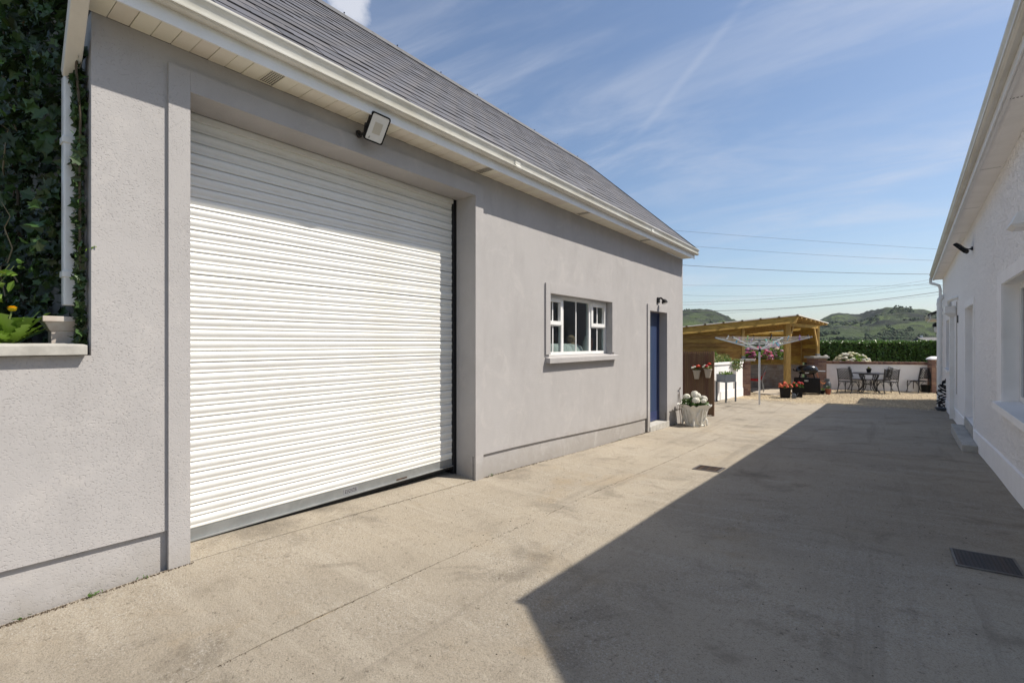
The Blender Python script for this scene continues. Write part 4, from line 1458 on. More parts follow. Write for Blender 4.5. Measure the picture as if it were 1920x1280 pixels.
# white funnel head of the ground drain under the downpipe
fn = thing('drain_funnel', 'weathered cream square drain funnel on a pipe stub under the white downpipe', 'drain funnel', (-3.61, 0.545, -0.04))
fc = Vector((-3.612, 0.546, 0))
def sq(r, z):
    return [(fc.x - r, fc.y - r, z), (fc.x + r, fc.y - r, z), (fc.x + r, fc.y + r, z), (fc.x - r, fc.y + r, z)]
m_ = MB()
rings = [sq(0.046, -0.05), sq(0.046, 0.062), sq(0.052, 0.065), sq(0.075, 0.112), sq(0.084, 0.114), sq(0.084, 0.143), sq(0.076, 0.143), sq(0.068, 0.114), sq(0.040, 0.07)]
vs = [p for r_ in rings for p in r_]
fs = [(i * 4 + k, i * 4 + (k + 1) % 4, (i + 1) * 4 + (k + 1) % 4, (i + 1) * 4 + k) for i in range(len(rings) - 1) for k in range(4)] + [(0, 3, 2, 1), tuple(range(32, 36))]
m_.add(vs, fs).build('hopper', M['old_pot'], fn, bevel=0.004)
# rusty board leaning in the dark
b0, b1 = Vector((-4.55, 0.40, -0.05)), Vector((-4.35, 0.52, 0.72))
tag(MB().beam(at(22, 618, 4.0), at(104, 462, 3.7), 0.10, 0.045, (0.3, -1, 0.1)).build('board', M['rust_red'], bevel=0.004), 'dark rusty red board leaning diagonally under the ivy', 'board')
# dandelion on the ledge edge in the sun
dn = thing('dandelion', 'sunlit dandelion with broad green leaves and one yellow flower behind the ledge', 'dandelion', (-3.60, 0.345, -0.03))
c0 = Vector((-3.60, 0.345, -0.03))
def toothed_leaf(a, L, w, rise, droop):
    m_ = MB()
    n = 10
    vs, fs = [], []
    d = Vector((math.cos(a), math.sin(a), 0))
    s_ = Vector((-d.y, d.x, 0))
    for k in range(n + 1):
        t = k / n
        c = c0 + d * (L * t * 0.8) + Vector((0, 0, rise * t * (1 - droop * t)))
        ww = w * (0.25 + 1.2 * math.sin(math.pi * min(t * 0.92, 1)) ** 0.8) * (1.3 if k % 2 else 0.7) * (0.05 if k == n else 1)
        vs += [c - s_ * ww + Vector((0, 0, 0.25 * ww)), c, c + s_ * ww + Vector((0, 0, 0.25 * ww))]
    for k in range(n):
        o = k * 3
        fs += [(o, o + 1, o + 4, o + 3), (o + 1, o + 2, o + 5, o + 4)]
    return m_.add(vs, fs)
for a, L, w, rise, dr_ in [(rng.uniform(-3.1, 3.1), rng.uniform(0.13, 0.23), rng.uniform(0.016, 0.026), rng.uniform(0.09, 0.25), rng.uniform(0.15, 0.35)) for _ in range(15)] + [(1.25, 0.20, 0.026, 0.24, 0.2), (0.6, 0.16, 0.024, 0.2, 0.2)]:
    toothed_leaf(a, L, w, rise, dr_).build('leaf', M['leaf_bright'], dn, recalc=False, smooth_=True)
fx = Vector((-3.59, 0.356, 0.175))
MB().tube([c0, c0.lerp(fx, 0.5) + Vector((0, -0.01, 0.02)), fx], 0.004, 5).build('stem', M['green_stem'], dn)
m_ = MB()
for ring, (r_, z, n) in enumerate(((0.023, 0.0, 18), (0.019, 0.006, 14), (0.012, 0.010, 10))):
    for k in range(n):
        a = 6.283 * k / n + ring
        d = Vector((math.cos(a), math.sin(a), 0))
        s_ = Vector((-d.y, d.x, 0)) * 0.0045
        m_.add([fx + Vector((0, 0, z)) + s_, fx + Vector((0, 0, z)) - s_, fx + d * r_ + Vector((0, 0, z + 0.006)) - s_, fx + d * r_ + Vector((0, 0, z + 0.006)) + s_], [(0, 1, 2, 3)])
m_.lathe([(0.012, -0.010), (0.018, -0.002), (0.017, 0.007), (0.009, 0.013), (0.002, 0.015)], tuple(fx), 14)
m_.build('flower', M['yellow_petal'], dn, recalc=False)
wd = thing('willowherb', 'sunlit weed with thin upright stems at the left end of the ledge', 'weed', (-3.60, 0.28, -0.03))
m_ = MB()
tips = []
for k in range(9):
    b_ = Vector((-3.64 + rng.uniform(-.05, .05), 0.21 + rng.uniform(-.05, .03), -0.03))
    tpt = b_ + Vector((rng.uniform(-.06, .1), rng.uniform(-.02, .16), rng.uniform(0.25, 0.50)))
    m_.tube([b_, b_.lerp(tpt, 0.6) + Vector((0, -0.02, 0.02)), tpt], [0.004, 0.003, 0.0012], 4)
    tips += [b_.lerp(tpt, t) for t in (0.3, 0.45, 0.6, 0.75, 0.9)]
m_.build('stems', M['green_stem'], wd)
stuff(put('leaves', leaf_mesh('leaves', tips + [t + Vector((rng.uniform(-.03, .03), rng.uniform(-.03, .03), 0)) for t in tips], 0.055, OVAL, M['leaf_bright'], rng), wd))
put('flower', leaf_mesh('flower', [tips[4], tips[9], tips[14]], 0.02, OVAL, M['pale_pink'], rng), wd)

# ------------------------------------------------------------------ the white house on the right
HD = R(2.0)
HO = Vector((0.968, 5.685, 0))
HK = 0.88                                       # metres per unit of the house drawing below
def hz(y):
    return gg(HO.x, HO.y + y * HK) / HK
house = thing('house', 'long white pebbledashed house with dark slate roof and shaded wall on the right', 'house', (HO.x, HO.y, 0), -HD)
def HB():
    return MB()
HSOF = 2.10
HY0, HY1 = -2.33, 14.78
HW0, HW1, HWB, HWT = -1.45, 1.66, -0.700, 0.70
HDR0, HDR1, HDRB, HDRT = 4.98, 6.50, -1.47, 0.675
H20, H21, H2B, H2T = 11.45, 12.85, -0.76, 0.65
def hole_h(y, z):
    return (HW0 < y < HW1 and HWB - 0.045 < z < HWT) or (HDR0 < y < HDR1 and HDRB < z < HDRT) or (H20 < y < H21 and H2B < z < H2T)
uy = sorted(set([HY0, HW0, HW1, HDR0, HDR1, H20, H21, HY1, 3.2, 8.5]))
pt_h = lambda u, d, z: (d, u, z)
mb = MB()
cells(mb, uy, [-2.3, HDRB, H2B, HWB - 0.045, H2T, HDRT, HWT, HSOF + 0.05], hole_h, 0.0, 0.30, pt_h)
mb.build('wall', M['dash'], house, local=True)
# smooth plinth, a little proud, broken at the door
for a, b in ((HY0, HDR0 - 0.12), (HDR1 + 0.12, HY1)):
    n = max(2, int((b - a) / 0.8))
    mb = MB()
    cells(mb, [a + (b - a) * i / n for i in range(n + 1)], [-2.3, -1.2], lambda u, z: False, -0.022, -0.0005, pt_h)
    mb.v = [(x, y, (hz(y) + 0.29 + (0.012 if x > -0.01 else 0) if z > -1.5 else z)) for x, y, z in mb.v]
    mb.build('plinth', M['white_wall'], house, local=True)
for ya, yb in ((HY0 + 0.0, HY0 + 0.3), (HY1 - 0.3, HY1)):
    MB().extrude([(0.301, -2.3), (0.301, HSOF), (3.6, 5.05), (6.9, HSOF), (6.9, -2.3)], ya + 0.001, yb - 0.001, lambda p, q, t: (p, t, q)).build('gable_wall', M['white_wall'], house, local=True)
MB().box(6.6, 6.9, HY0 + 0.3, HY1 - 0.3, -2.3, HSOF).build('back_wall', M['white_wall'], house, local=True)
MB().box(0.301, 6.6, HY0 + 0.3, HY1 - 0.3, -2.3, -1.5).build('floor_slab', M['dark_room'], house, local=True)
MB().box(2.2, 2.25, HY0 + 0.35, HY1 - 0.35, -1.5, 2.05).build('partition', M['dark_room'], house, local=True)
MB().box(0.31, 6.5, HY0 + 0.35, HY1 - 0.35, 2.055, 2.09).build('inner_ceiling', M['dark_room'], house, local=True)
def hbox(nm, m, x0, x1, y0, y1, z0, z1, parent=None, bevel=0.0):
    o = MB().box(x0, x1, y0, y1, z0, z1).build(nm, m, parent or house, local=True, bevel=bevel)
    return o
# smooth plastered reveals inside the openings
for y0_, y1_, z0_, z1_, xr_ in ((HW0, HW1, HWB, HWT, 0.134), (HDR0, HDR1, HDRB, HDRT, 0.159), (H20, H21, H2B, H2T, 0.149)):
    hbox('reveal', M['white_wall'], -0.004, xr_, y1_ - 0.006, y1_ + 0.002, z0_ + 0.001, z1_ - 0.001)
    hbox('reveal', M['white_wall'], -0.004, xr_, y0_ - 0.002, y0_ + 0.006, z0_ + 0.001, z1_ - 0.001)
    hbox('reveal', M['white_wall'], -0.004, xr_, y0_ + 0.0065, y1_ - 0.0065, z1_ - 0.006, z1_ + 0.002)
# smooth bands and sills
hbox('window_surround', M['white_wall'], -0.017, 0.02, HW1 + 0.001, HW1 + 0.36, HWB - 0.02, HWT + 0.145)
hbox('window_surround', M['white_wall'], -0.017, 0.02, HW0 - 0.3, HW1, HWT + 0.001, HWT + 0.145)
hbox('window_surround', M['white_wall'], -0.017, 0.02, HW0 - 0.3, HW0 - 0.001, HWB - 0.02, HWT)
hbox('door_surround', M['white_wall'], -0.014, 0.02, HDR1 + 0.001, HDR1 + 0.11, -1.62, HDRT + 0.11)
hbox('door_surround', M['white_wall'], -0.014, 0.02, HDR0 - 0.11, HDR0 - 0.001, -1.62, HDRT + 0.11)
hbox('door_surround', M['white_wall'], -0.014, 0.02, HDR0, HDR1, HDRT + 0.001, HDRT + 0.11)
mb = MB()
mb.hexa([(-0.085, HW0 - 0.1, -0.80), (-0.085, HW1 + 0.14, -0.80), (0.134, HW1 + 0.14, -0.80), (0.134, HW0 - 0.1, -0.80)],
        [(-0.085, HW0 - 0.1, -0.722), (-0.085, HW1 + 0.14, -0.722), (0.134, HW1 + 0.14, -0.697), (0.134, HW0 - 0.1, -0.697)])
mb.build('window_sill', M['white_wall'], house, local=True, bevel=0.004)
mb = MB()
mb.box(-0.06, 0.1, H20 - 0.06, H21 + 0.06, H2B - 0.06, H2B - 0.001)
mb.build('window_sill', M['white_wall'], house, local=True)
def hwin(y0, y1, z0, z1, xr, mullions):
    f = MB()
    w = 0.07
    f.box(xr, xr + 0.06, y0 + .002, y1 - .002, z0 + .002, z0 + w)
    f.box(xr, xr + 0.06, y0 + .002, y1 - .002, z1 - w, z1 - .002)
    xs = [y0 + .002] + mullions + [y1 - .002 - w]
    for a in xs:
        f.box(xr, xr + 0.06, a, a + w, z0 + w, z1 - w)
    fo = f.build('window', M['upvc'], house, local=True, bevel=0.003)
    for a, b in zip(xs, xs[1:]):
        MB().box(xr + 0.030, xr + 0.036, a + w, b, z0 + w, z1 - w).build('pane', M['glass'], fo, local=True)
        q = MB()
        for (p0, p1, q0, q1) in ((a + w, a + w + .012, z0 + w, z1 - w), (b - .012, b, z0 + w, z1 - w), (a + w + .012, b - .012, z0 + w, z0 + w + .012), (a + w + .012, b - .012, z1 - w - .012, z1 - w)):
            q.box(xr + 0.025, xr + 0.0295, p0, p1, q0, q1)
        q.build('gasket', M['rubber'], fo, local=True)
    return fo
hwin(HW0, HW1, HWB, HWT, 0.135, [0.55, -0.5])
hwin(H20, H21, H2B, H2T, 0.15, [12.1])
hbox('blind', M['upvc'], 0.205, 0.212, HW0 + 0.05, HW1 - 0.05, HWB + 0.02, HWT - 0.02)
# door: white frame, leaf, hinges, black handle
fo = MB()
fo.box(0.16, 0.23, HDR0 + .001, HDR0 + 0.07, HDRB, HDRT - .002)
fo.box(0.16, 0.23, HDR1 - 0.07, HDR1 - .001, HDRB, HDRT - .002)
fo.box(0.16, 0.23, HDR0 + 0.07, HDR1 - 0.07, HDRT - 0.07, HDRT - .002)
fo = fo.build('door_frame', M['upvc'], house, local=True, bevel=0.003)
dl = hbox('door', M['upvc'], 0.165, 0.225, HDR0 + 0.075, HDR1 - 0.075, HDRB + 0.01, HDRT - 0.075, bevel=0.004)
hbox('pane', M['glass'], 0.160, 0.164, HDR0 + 0.25, HDR1 - 0.25, -0.4, HDRT - 0.2, dl)
for z in (-1.3, -0.75, -0.15, 0.42):
    hbox('hinge', M['upvc'], 0.115, 0.160, HDR1 - 0.105, HDR1 - 0.05, z, z + 0.09, dl, bevel=0.004)
hb = MB()
hb.box(0.13, 0.1645, HDR0 + 0.12, HDR0 + 0.15, -0.47, -0.25)
hb.box(0.105, 0.128, HDR0 + 0.12, HDR0 + 0.30, -0.375, -0.345)
hb.build('handle', M['black_metal'], dl, local=True)
hbox('weather_seal', M['rubber'], 0.150, 0.1595, HDR0 + 0.071, HDR0 + 0.078, HDRB + 0.02, HDRT - 0.08, dl)
mb = MB()
mb.box(-0.21, -0.023, 4.05, 6.62, -2.3, -1.645)
mb.build('door_step', M['cap'], house, local=True, bevel=0.012)
hbox('door_threshold', M['cap'], -0.022, 0.16, HDR0 + .002, HDR1 - .002, -2.1, HDRB - 0.004)
# eaves
HFX = -0.24
hs_ = hbox('soffit', M['white_wall'], HFX + 0.001, -0.001, HY0 - 0.12, HY1 + 0.1, HSOF, HSOF + 0.02)
for k, ya in enumerate((-0.6, 1.6, 3.8, 6.0, 8.2, 10.4, 12.6)):
    q = MB()
    for j in range(8):
        q.box(HFX + 0.03 + 0.024 * j, HFX + 0.044 + 0.024 * j, ya, ya + 0.012, HSOF - 0.0018, HSOF - 0.0004)
    q.build('soffit_vent', M['felt'], hs_, local=True)
hbox('soffit_trim', M['upvc'], HFX + 0.004, HFX + 0.035, HY0 - 0.12, HY1 + 0.1, HSOF - 0.014, HSOF - 0.0005)
hbox('fascia', M['upvc'], HFX - 0.012, HFX, HY0 - 0.12, HY1 + 0.1, HSOF - 0.02, HSOF + 0.19)
hg = MB().extrude([(p, q + 0.29) for p, q in gp], HY0 - 0.16, HY1 + 0.16, lambda p, q, t: (HFX - 0.012 - p, t, q)).build('gutter', M['gutter'], house, smooth_=True, local=True, angle=28)
for ya in (HY0 - 0.165, HY1 + 0.161):
    MB().extrude([(p, q + 0.29) for p, q in ep], ya, ya + 0.004, lambda p, q, t: (HFX - 0.012 - p, t, q)).build('gutter_end_cap', M['gutter'], hg, local=True)
th = math.tan(R(41))
mb = MB()
mb.extrude([(HFX - 0.05, HSOF + 0.18), (HFX - 0.05, HSOF + 0.195), (3.6, HSOF + 0.195 + th * 3.89), (7.2, HSOF + 0.195), (7.2, HSOF + 0.15), (3.6, HSOF + 0.10 + th * 3.89), (HFX, HSOF + 0.17)], HY0 - 0.12, HY1 + 0.12, lambda p, q, t: (p, t, q))
mb.build('roof', M['roof_tile'], house, local=True)
# downpipes
dp = MB().beam((-0.075, 8.95, 0.62), (-0.075, 8.95, hz(8.95) + 0.06), 0.085, 0.085, (0, 1, 0)).build('downpipe', M['upvc'], house, local=True, bevel=0.006)
mb = MB()
mb.hexa([(-0.13, 8.87, 0.62), (-0.13, 9.03, 0.62), (-0.02, 9.03, 0.62), (-0.02, 8.87, 0.62)], [(-0.20, 8.80, 0.70), (-0.20, 9.10, 0.70), (-0.02, 9.10, 0.70), (-0.02, 8.80, 0.70)])
mb.box(-0.205, -0.02, 8.795, 9.105, 0.701, 0.86)
mb.build('pipe_hopper', M['upvc'], dp, local=True)
for z in (0.1, -0.9):
    hbox('pipe_collar', M['upvc'], -0.128, -0.024, 8.895, 9.005, z, z + 0.045, dp)
MB().tube([(-0.12, 8.9, 0.88), (-0.14, 8.7, 0.98), (-0.07, 8.5, 1.02), (0.01, 8.35, 1.03)], 0.04, 8).build('waste_pipe', M['upvc'], dp, local=True, smooth_=True)
dp2 = MB().tube([(-0.11, 13.9, hz(13.9) - .1), (-0.11, 13.9, 1.28), (-0.10, 13.92, 1.38), (-0.05, 13.95, 1.45), (0.0, 14.0, 1.47)], 0.07, 12).build('soil_pipe', M['upvc'], house, local=True, smooth_=True)
for z in (1.2, 0.2, -0.8):
    MB().lathe([(0.079, 0), (0.079, 0.05)], (-0.11, 13.9, z), 12).build('pipe_collar', M['upvc'], dp2, local=True)
dp3 = MB().tube([(HFX - 0.06, 14.8, HSOF + 0.07), (HFX - 0.06, 14.8, HSOF - 0.10), (-0.10, 14.55, HSOF - 0.22), (-0.07, 14.5, HSOF - 0.35), (-0.07, 14.5, 1.45)], 0.042, 8).build('downpipe', M['upvc'], house, local=True, smooth_=True)
# service cable clipped down the wall
MB().tube([(-0.012, 8.62, 0.95), (-0.010, 8.60, 0.0), (-0.012, 8.61, -1.2)], 0.006, 5).build('cable', M['old_pot'], house, local=True)
hbox('cable_clip', M['black_metal'], -0.02, -0.002, 8.3, 8.34, 0.45, 0.62)
# vent cowl near the window
vc = MB()
vc.hexa([(-0.09, 0.02, 1.09), (-0.09, 0.26, 1.09), (-0.001, 0.28, 1.09), (-0.001, 0.0, 1.09)], [(-0.13, 0.0, 1.12), (-0.13, 0.28, 1.12), (-0.001, 0.30, 1.12), (-0.001, -0.02, 1.12)])
vc.hexa([(-0.13, 0.0, 1.1205), (-0.13, 0.28, 1.1205), (-0.001, 0.30, 1.1205), (-0.001, -0.02, 1.1205)], [(-0.08, 0.02, 1.235), (-0.08, 0.26, 1.235), (-0.001, 0.28, 1.255), (-0.001, 0.0, 1.255)])
vc.build('vent_cowl', M['upvc'], house, local=True, bevel=0.006)
def bake(root):
    for o in root.children:
        for q in [o] + list(o.children):
            q.data.transform(Matrix.Scale(HK, 4))
HM = basis(house) @ Matrix.Scale(HK, 4)
hw = lambda x, y, z: tuple(HM @ Vector((x, y, z)))
floodlight('floodlight', 'slim black floodlight seen edge on under the white house eaves', hw(-0.001, 5.15, 1.66), (-0.72, 0.25, -0.66), 0.20, 0.20, 0.05, (-0.15, -0.02, 0.0), M['lens'], mark=False)

# lower wing beyond the house
an = thing('house_wing', 'lower white wing with its own roof beyond the far corner of the house', 'building', hw(0.04, 15.0, -2.1), -HD)
W0 = 14.80
mb = MB()
mb.box(0.06, 5, W0, W0 + 2.4, -2.3, 0.80)
bake(house)
def anb(nm, mbx, m, **k):
    o = mbx.build(nm, m, an, local=True, **k)
    o.matrix_parent_inverse = basis(an).inverted() @ HM
    return o
anb('wall', mb, M['white_wall'])
anb('soffit', MB().box(-0.30, 0.059, W0 + 0.02, W0 + 2.6, 0.78, 0.80), M['soffit'])
anb('fascia', MB().box(-0.315, -0.301, W0 + 0.02, W0 + 2.6, 0.76, 0.95), M['upvc'])
anb('gutter', MB().extrude([(p, q - 1.06) for p, q in gp], W0 + 0.03, W0 + 2.65, lambda p, q, t: (-0.316 - p, t, q)), M['gutter'])
anb('roof', MB().extrude([(-0.36, 0.95), (-0.36, 0.975), (2.5, 2.3), (5.3, 0.975), (5.3, 0.9), (2.5, 2.22)], W0 + 0.02, W0 + 2.6, lambda p, q, t: (p, t, q)), M['roof_tile'])
wl = thing('wall_lamp', 'small wall lamp with black hood and white globe under the wing eaves', 'wall lamp', hw(0.06, W0 + 0.6, 0.55))
hp = Vector(hw(-0.12, W0 + 0.6, 0.55))
MB().lathe([(0.05, 0.12), (0.10, 0.08), (0.11, 0.0), (0.10, -0.01)], tuple(hp), 10).build('hood', M['black_plastic'], wl, smooth_=True)
MB().lathe([(0.06, -0.011), (0.075, -0.08), (0.05, -0.16), (0.01, -0.18)], tuple(hp), 10).build('globe', M['lens'], wl, smooth_=True)
MB().tube([hw(0.06, W0 + 0.6, 0.62), hw(-0.1, W0 + 0.6, 0.64)], 0.02, 6).build('arm', M['black_metal'], wl)

# ------------------------------------------------------------------ beside the garage corner
GZ = lambda p: g(p[1])
# ornate white planter
px, py = -3.03, 10.02
pzz = g(py)
op = thing('ornate_planter', 'white ornate square planter with fluted scalloped sides at the garage corner', 'planter', (px, py, pzz), R(-32))
op.scale = (0.84, 0.84, 1.0)
def ring_(r, z, scal=0.0, n=40):
    out = []
    for k in range(n):
        t = 2 * math.pi * k / n
        c, s = math.cos(t), math.sin(t)
        e = 0.42
        x = math.copysign(abs(c) ** e, c) * r
        y = math.copysign(abs(s) ** e, s) * r
        fl = 1 + 0.035 * math.cos(t * 12) * (z / 0.5)
        out.append((x * fl, y * fl, z + scal * (abs(math.cos(t * 4)) - 0.5)))
    return out
rings = [ring_(0.185, 0.0), ring_(0.195, 0.03), ring_(0.180, 0.045), ring_(0.20, 0.12), ring_(0.225, 0.22), ring_(0.245, 0.31), ring_(0.27, 0.37, 0.02), ring_(0.315, 0.425, 0.045), ring_(0.325, 0.435, 0.045), ring_(0.30, 0.43, 0.045), ring_(0.25, 0.37), ring_(0.23, 0.33)]
mb = MB()
vs = [p for r_ in rings for p in r_]
fs = [(i * 40 + k, i * 40 + (k + 1) % 40, (i + 1) * 40 + (k + 1) % 40, (i + 1) * 40 + k) for i in range(len(rings) - 1) for k in range(40)] + [tuple(range(40))]
mb.add(vs, fs)
pot = mb.build('pot', M['pot_white'], op, local=True, smooth_=True, angle=60)
for a in range(4):                                     # scrolls and acanthus ribs on the faces and the scroll feet
    ang = a * math.pi / 2
    mb = MB()
    for sgn in (-1, 1):
        pts = []
        for k in range(12):
            t = k / 11
            x = sgn * (0.03 + 0.10 * math.sin(t * 3.0))
            pts.append((x, -0.205 - 0.065 * t + 0.01 * math.sin(t * 6), 0.05 + 0.33 * t))
        mb.tube(pts, [0.012, 0.014, 0.016, 0.016, 0.015, 0.014, 0.013, 0.012, 0.012, 0.012, 0.010, 0.006], 6)
    mb.tube([(0, -0.20, 0.03), (0, -0.225, 0.12), (0, -0.25, 0.24), (0, -0.285, 0.36)], [0.018, 0.022, 0.018, 0.010], 6)
    rt_ = Matrix.Rotation(ang, 3, 'Z')
    mb.v = [tuple(rt_ @ Vector(p)) for p in mb.v]
    mb.build('scroll', M['pot_white'], op, local=True, smooth_=True)
    mb = MB()
    mb.tube([(0.17, -0.17, 0.17), (0.195, -0.195, 0.12), (0.195, -0.195, 0.06), (0.20, -0.20, 0.03), (0.205, -0.205, 0.02)], [0.022, 0.026, 0.026, 0.024, 0.016], 7)
    mb.v = [tuple(rt_ @ Vector(p)) for p in mb.v]
    mb.build('foot', M['pot_white'], op, local=True, smooth_=True)
MB().lathe([(0.24, 0.345), (0.05, 0.36)], n=12).build('soil', M['soil'], op, local=True)
rng = random.Random(31)
hyd = thing('hydrangea', 'white mophead hydrangea growing in the ornate white planter', 'hydrangea', (px, py, pzz + 0.36))
stuff(put('foliage', leaf_mesh('foliage', ellipsoid_pts(rng, 260, (0, 0, 0.10), (0.27, 0.27, 0.15), 0.5, -0.03), 0.10, OVAL, M['leaf'], rng, up=(0, 0, 0.6)), hyd, local=True))
bl = [bloom_mesh('flower_head', 0.085, M['white_petal'], rng, 90, 0.3) for _ in range(3)]
for k, (x, y, z, s) in enumerate(((0.0, -0.1, 0.26, 1.15), (-0.17, -0.02, 0.24, 0.9), (0.16, -0.06, 0.20, 1.0), (0.05, 0.12, 0.28, 1.0), (-0.05, -0.2, 0.18, 1.0), (0.2, 0.1, 0.18, 0.8), (0.10, -0.22, 0.17, 0.75))):
    o = put('flower_head', bl[k % 3], hyd, local=True)
    q = Matrix.Rotation(YAW, 3, 'Z') @ Vector((x, y, 0))
    o.location = (q.x, q.y, z)
    o.scale = (s, s, s)
    o.rotation_euler = (0, 0, k)
mb = MB()
for k in range(7):
    mb.tube([(rng.uniform(-.05, .05), rng.uniform(-.05, .05), -0.03), (rng.uniform(-.18, .18), rng.uniform(-.18, .18), 0.18)], 0.008, 5)
mb.build('stem', M['green_stem'], hyd, local=True)
# rusty poker leaning on the wall by the planter
mb = MB()
mb.tube([(-3.30, 10.12, g(10.1)), (-3.345, 10.125, -1.35), (-3.385, 10.13, -1.02)], 0.007, 6)
mb.tube([(-3.385, 10.13, -1.02), (-3.37, 10.10, -0.98), (-3.36, 10.14, -0.95), (-3.375, 10.17, -0.99)], 0.007, 6)
mb.tube([(-3.32, 10.05, g(10.0)), (-3.36, 10.07, -1.3), (-3.388, 10.09, -1.08)], 0.006, 6)
tag(mb.build('iron_stake', M['rusty_iron']), 'thin rusty iron stake leaning on the grey wall behind the ornate planter', 'stake')

# brown paling screen
A_ = at(1258, 642, 11.75)
B_ = at(1339, 642, 11.25)
fdir = (B_ - A_).normalized()
fn_ = Vector((fdir.y, -fdir.x, 0))
if fn_.dot(Vector((0, -1, 0))) < 0:
    fn_ = -fn_
fen = thing('fence', 'brown stained paling screen beside the garage corner with two hanging pots', 'fence', (B_.x, B_.y, g(B_.y)))
Lf = (B_ - A_).length
nP = 24
pw = Lf / nP
rng = random.Random(2)
for k in range(nP):
    c = A_ + fdir * (pw * (k + 0.5))
    gz = g(c.y) + 0.02
    top = -0.205 + rng.uniform(-0.012, 0.012)
    w = pw * 0.80
    off = fn_ * rng.uniform(-0.003, 0.003)
    q = [c - fdir * w / 2 + fn_ * 0.009, c + fdir * w / 2 + fn_ * 0.009, c + fdir * w / 2 - fn_ * 0.009, c - fdir * w / 2 - fn_ * 0.009]
    m_ = MB()
    vs = [tuple(p + off + Vector((0, 0, gz))) for p in q] + [tuple(p + off + Vector((0, 0, top - 0.05))) for p in q] + [tuple(c + off + fn_ * 0.009 + Vector((0, 0, top))), tuple(c + off - fn_ * 0.009 + Vector((0, 0, top)))]
    m_.add(vs, [(0, 1, 5, 4), (2, 3, 7, 6), (1, 2, 6, 5), (3, 0, 4, 7), (4, 5, 8), (6, 7, 9), (5, 6, 9, 8), (7, 4, 8, 9), (3, 2, 1, 0)])
    m_.build('paling', M['brown_wood'], fen)
for k in range(nP - 1):                                # a second layer of palings behind the gaps
    c = A_ + fdir * (pw * (k + 1.0)) - fn_ * 0.021
    m_ = MB()
    m_.beam(c + UP * (g(c.y) + 0.03), c + UP * (-0.27 + rng.uniform(-.01, .01)), pw * 0.7, 0.012, tuple(fn_))
    m_.build('paling', M['brown_wood'], fen)
for z in (-0.5, -1.35):
    MB().beam(A_ - fn_ * 0.05 + Vector((0, 0, z)), B_ - fn_ * 0.05 + Vector((0, 0, z)), 0.04, 0.07).build('rail', M['brown_wood'], fen)
MB().beam(B_ - fn_ * 0.07 + fdir * -0.03 + Vector((0, 0, g(B_.y) - .1)), B_ - fn_ * 0.07 + fdir * -0.03 + Vector((0, 0, -0.22)), 0.05, 0.07, tuple(fn_)).build('post', M['brown_wood'], fen)
def flower_cluster(root, c, r, n, m, rng, size=0.045, squash=0.7):
    """a handful of blooms on a small plant"""
    ms = [bloom_mesh('flower', size, m, rng, 22, 0.5) for _ in range(2)]
    for k in range(n):
        d = Vector((rng.gauss(0, 1), rng.gauss(0, 1), abs(rng.gauss(0.5, 0.6)))).normalized()
        o = put('flower', ms[k % 2], root, local=True)
        o.location = (c[0] + d.x * r, c[1] + d.y * r, c[2] + d.z * r * squash)
        s = rng.uniform(0.75, 1.2)
        o.scale = (s, s, s)
def hanging_pot(label, u, v, second, seed):
    c = at(u, v, 11.42) 
    t = (c - A_).dot(fdir)
    c = A_ + fdir * t + fn_ * 0.11 + Vector((0, 0, c.z))
    root = thing('hanging_pot', label, 'flower pot', c, 0, 'taupe pots hooked on the brown screen')
    MB().lathe([(0.052, -0.10), (0.085, 0.085), (0.095, 0.085), (0.095, 0.11), (0.083, 0.11), (0.08, 0.06)], n=14).build('pot', M['pot_taupe'], root, local=True, smooth_=True, angle=35)
    MB().lathe([(0.079, 0.075), (0.02, 0.09)], n=10).build('soil', M['soil'], root, local=True)
    h = -fn_ * 0.075
    MB().tube([(h.x, h.y, 0.09), (h.x * 1.3, h.y * 1.3, 0.16), (h.x * 1.6, h.y * 1.6, 0.10)], 0.006, 5).build('hook', M['black_metal'], root, local=True)
    fl = thing('begonia', second, 'flowers', c + Vector((0, 0, 0.10)), 0, 'small flowers in the hanging pots')
    r2 = random.Random(seed)
    stuff(put('foliage', leaf_mesh('foliage', ellipsoid_pts(r2, 46, (0, 0, 0.045), (0.095, 0.095, 0.065), 0.4, -0.01), 0.055, OVAL, M['leaf_yellow'], r2), fl, local=True))
    flower_cluster(fl, (0, 0, 0.075), 0.075, 4, M['red_petal'], r2, 0.034)
    wm = bloom_mesh('pale_flower', 0.030, M['white_petal'], r2, 18, 0.5)
    for k in range(3):
        o = put('pale_flower', wm, fl, local=True)
        o.location = (r2.uniform(-.10, .02), r2.uniform(-.1, 0), r2.uniform(0.03, 0.09))
hanging_pot('taupe pot on the brown screen, nearer the garage corner', 1307.5, 702, 'red and cream begonias in the hanging pot nearer the garage corner', 71)
hanging_pot('taupe pot on the brown screen, near its free right edge', 1330, 699, 'red and pink begonias in the hanging pot at the screen edge', 72)

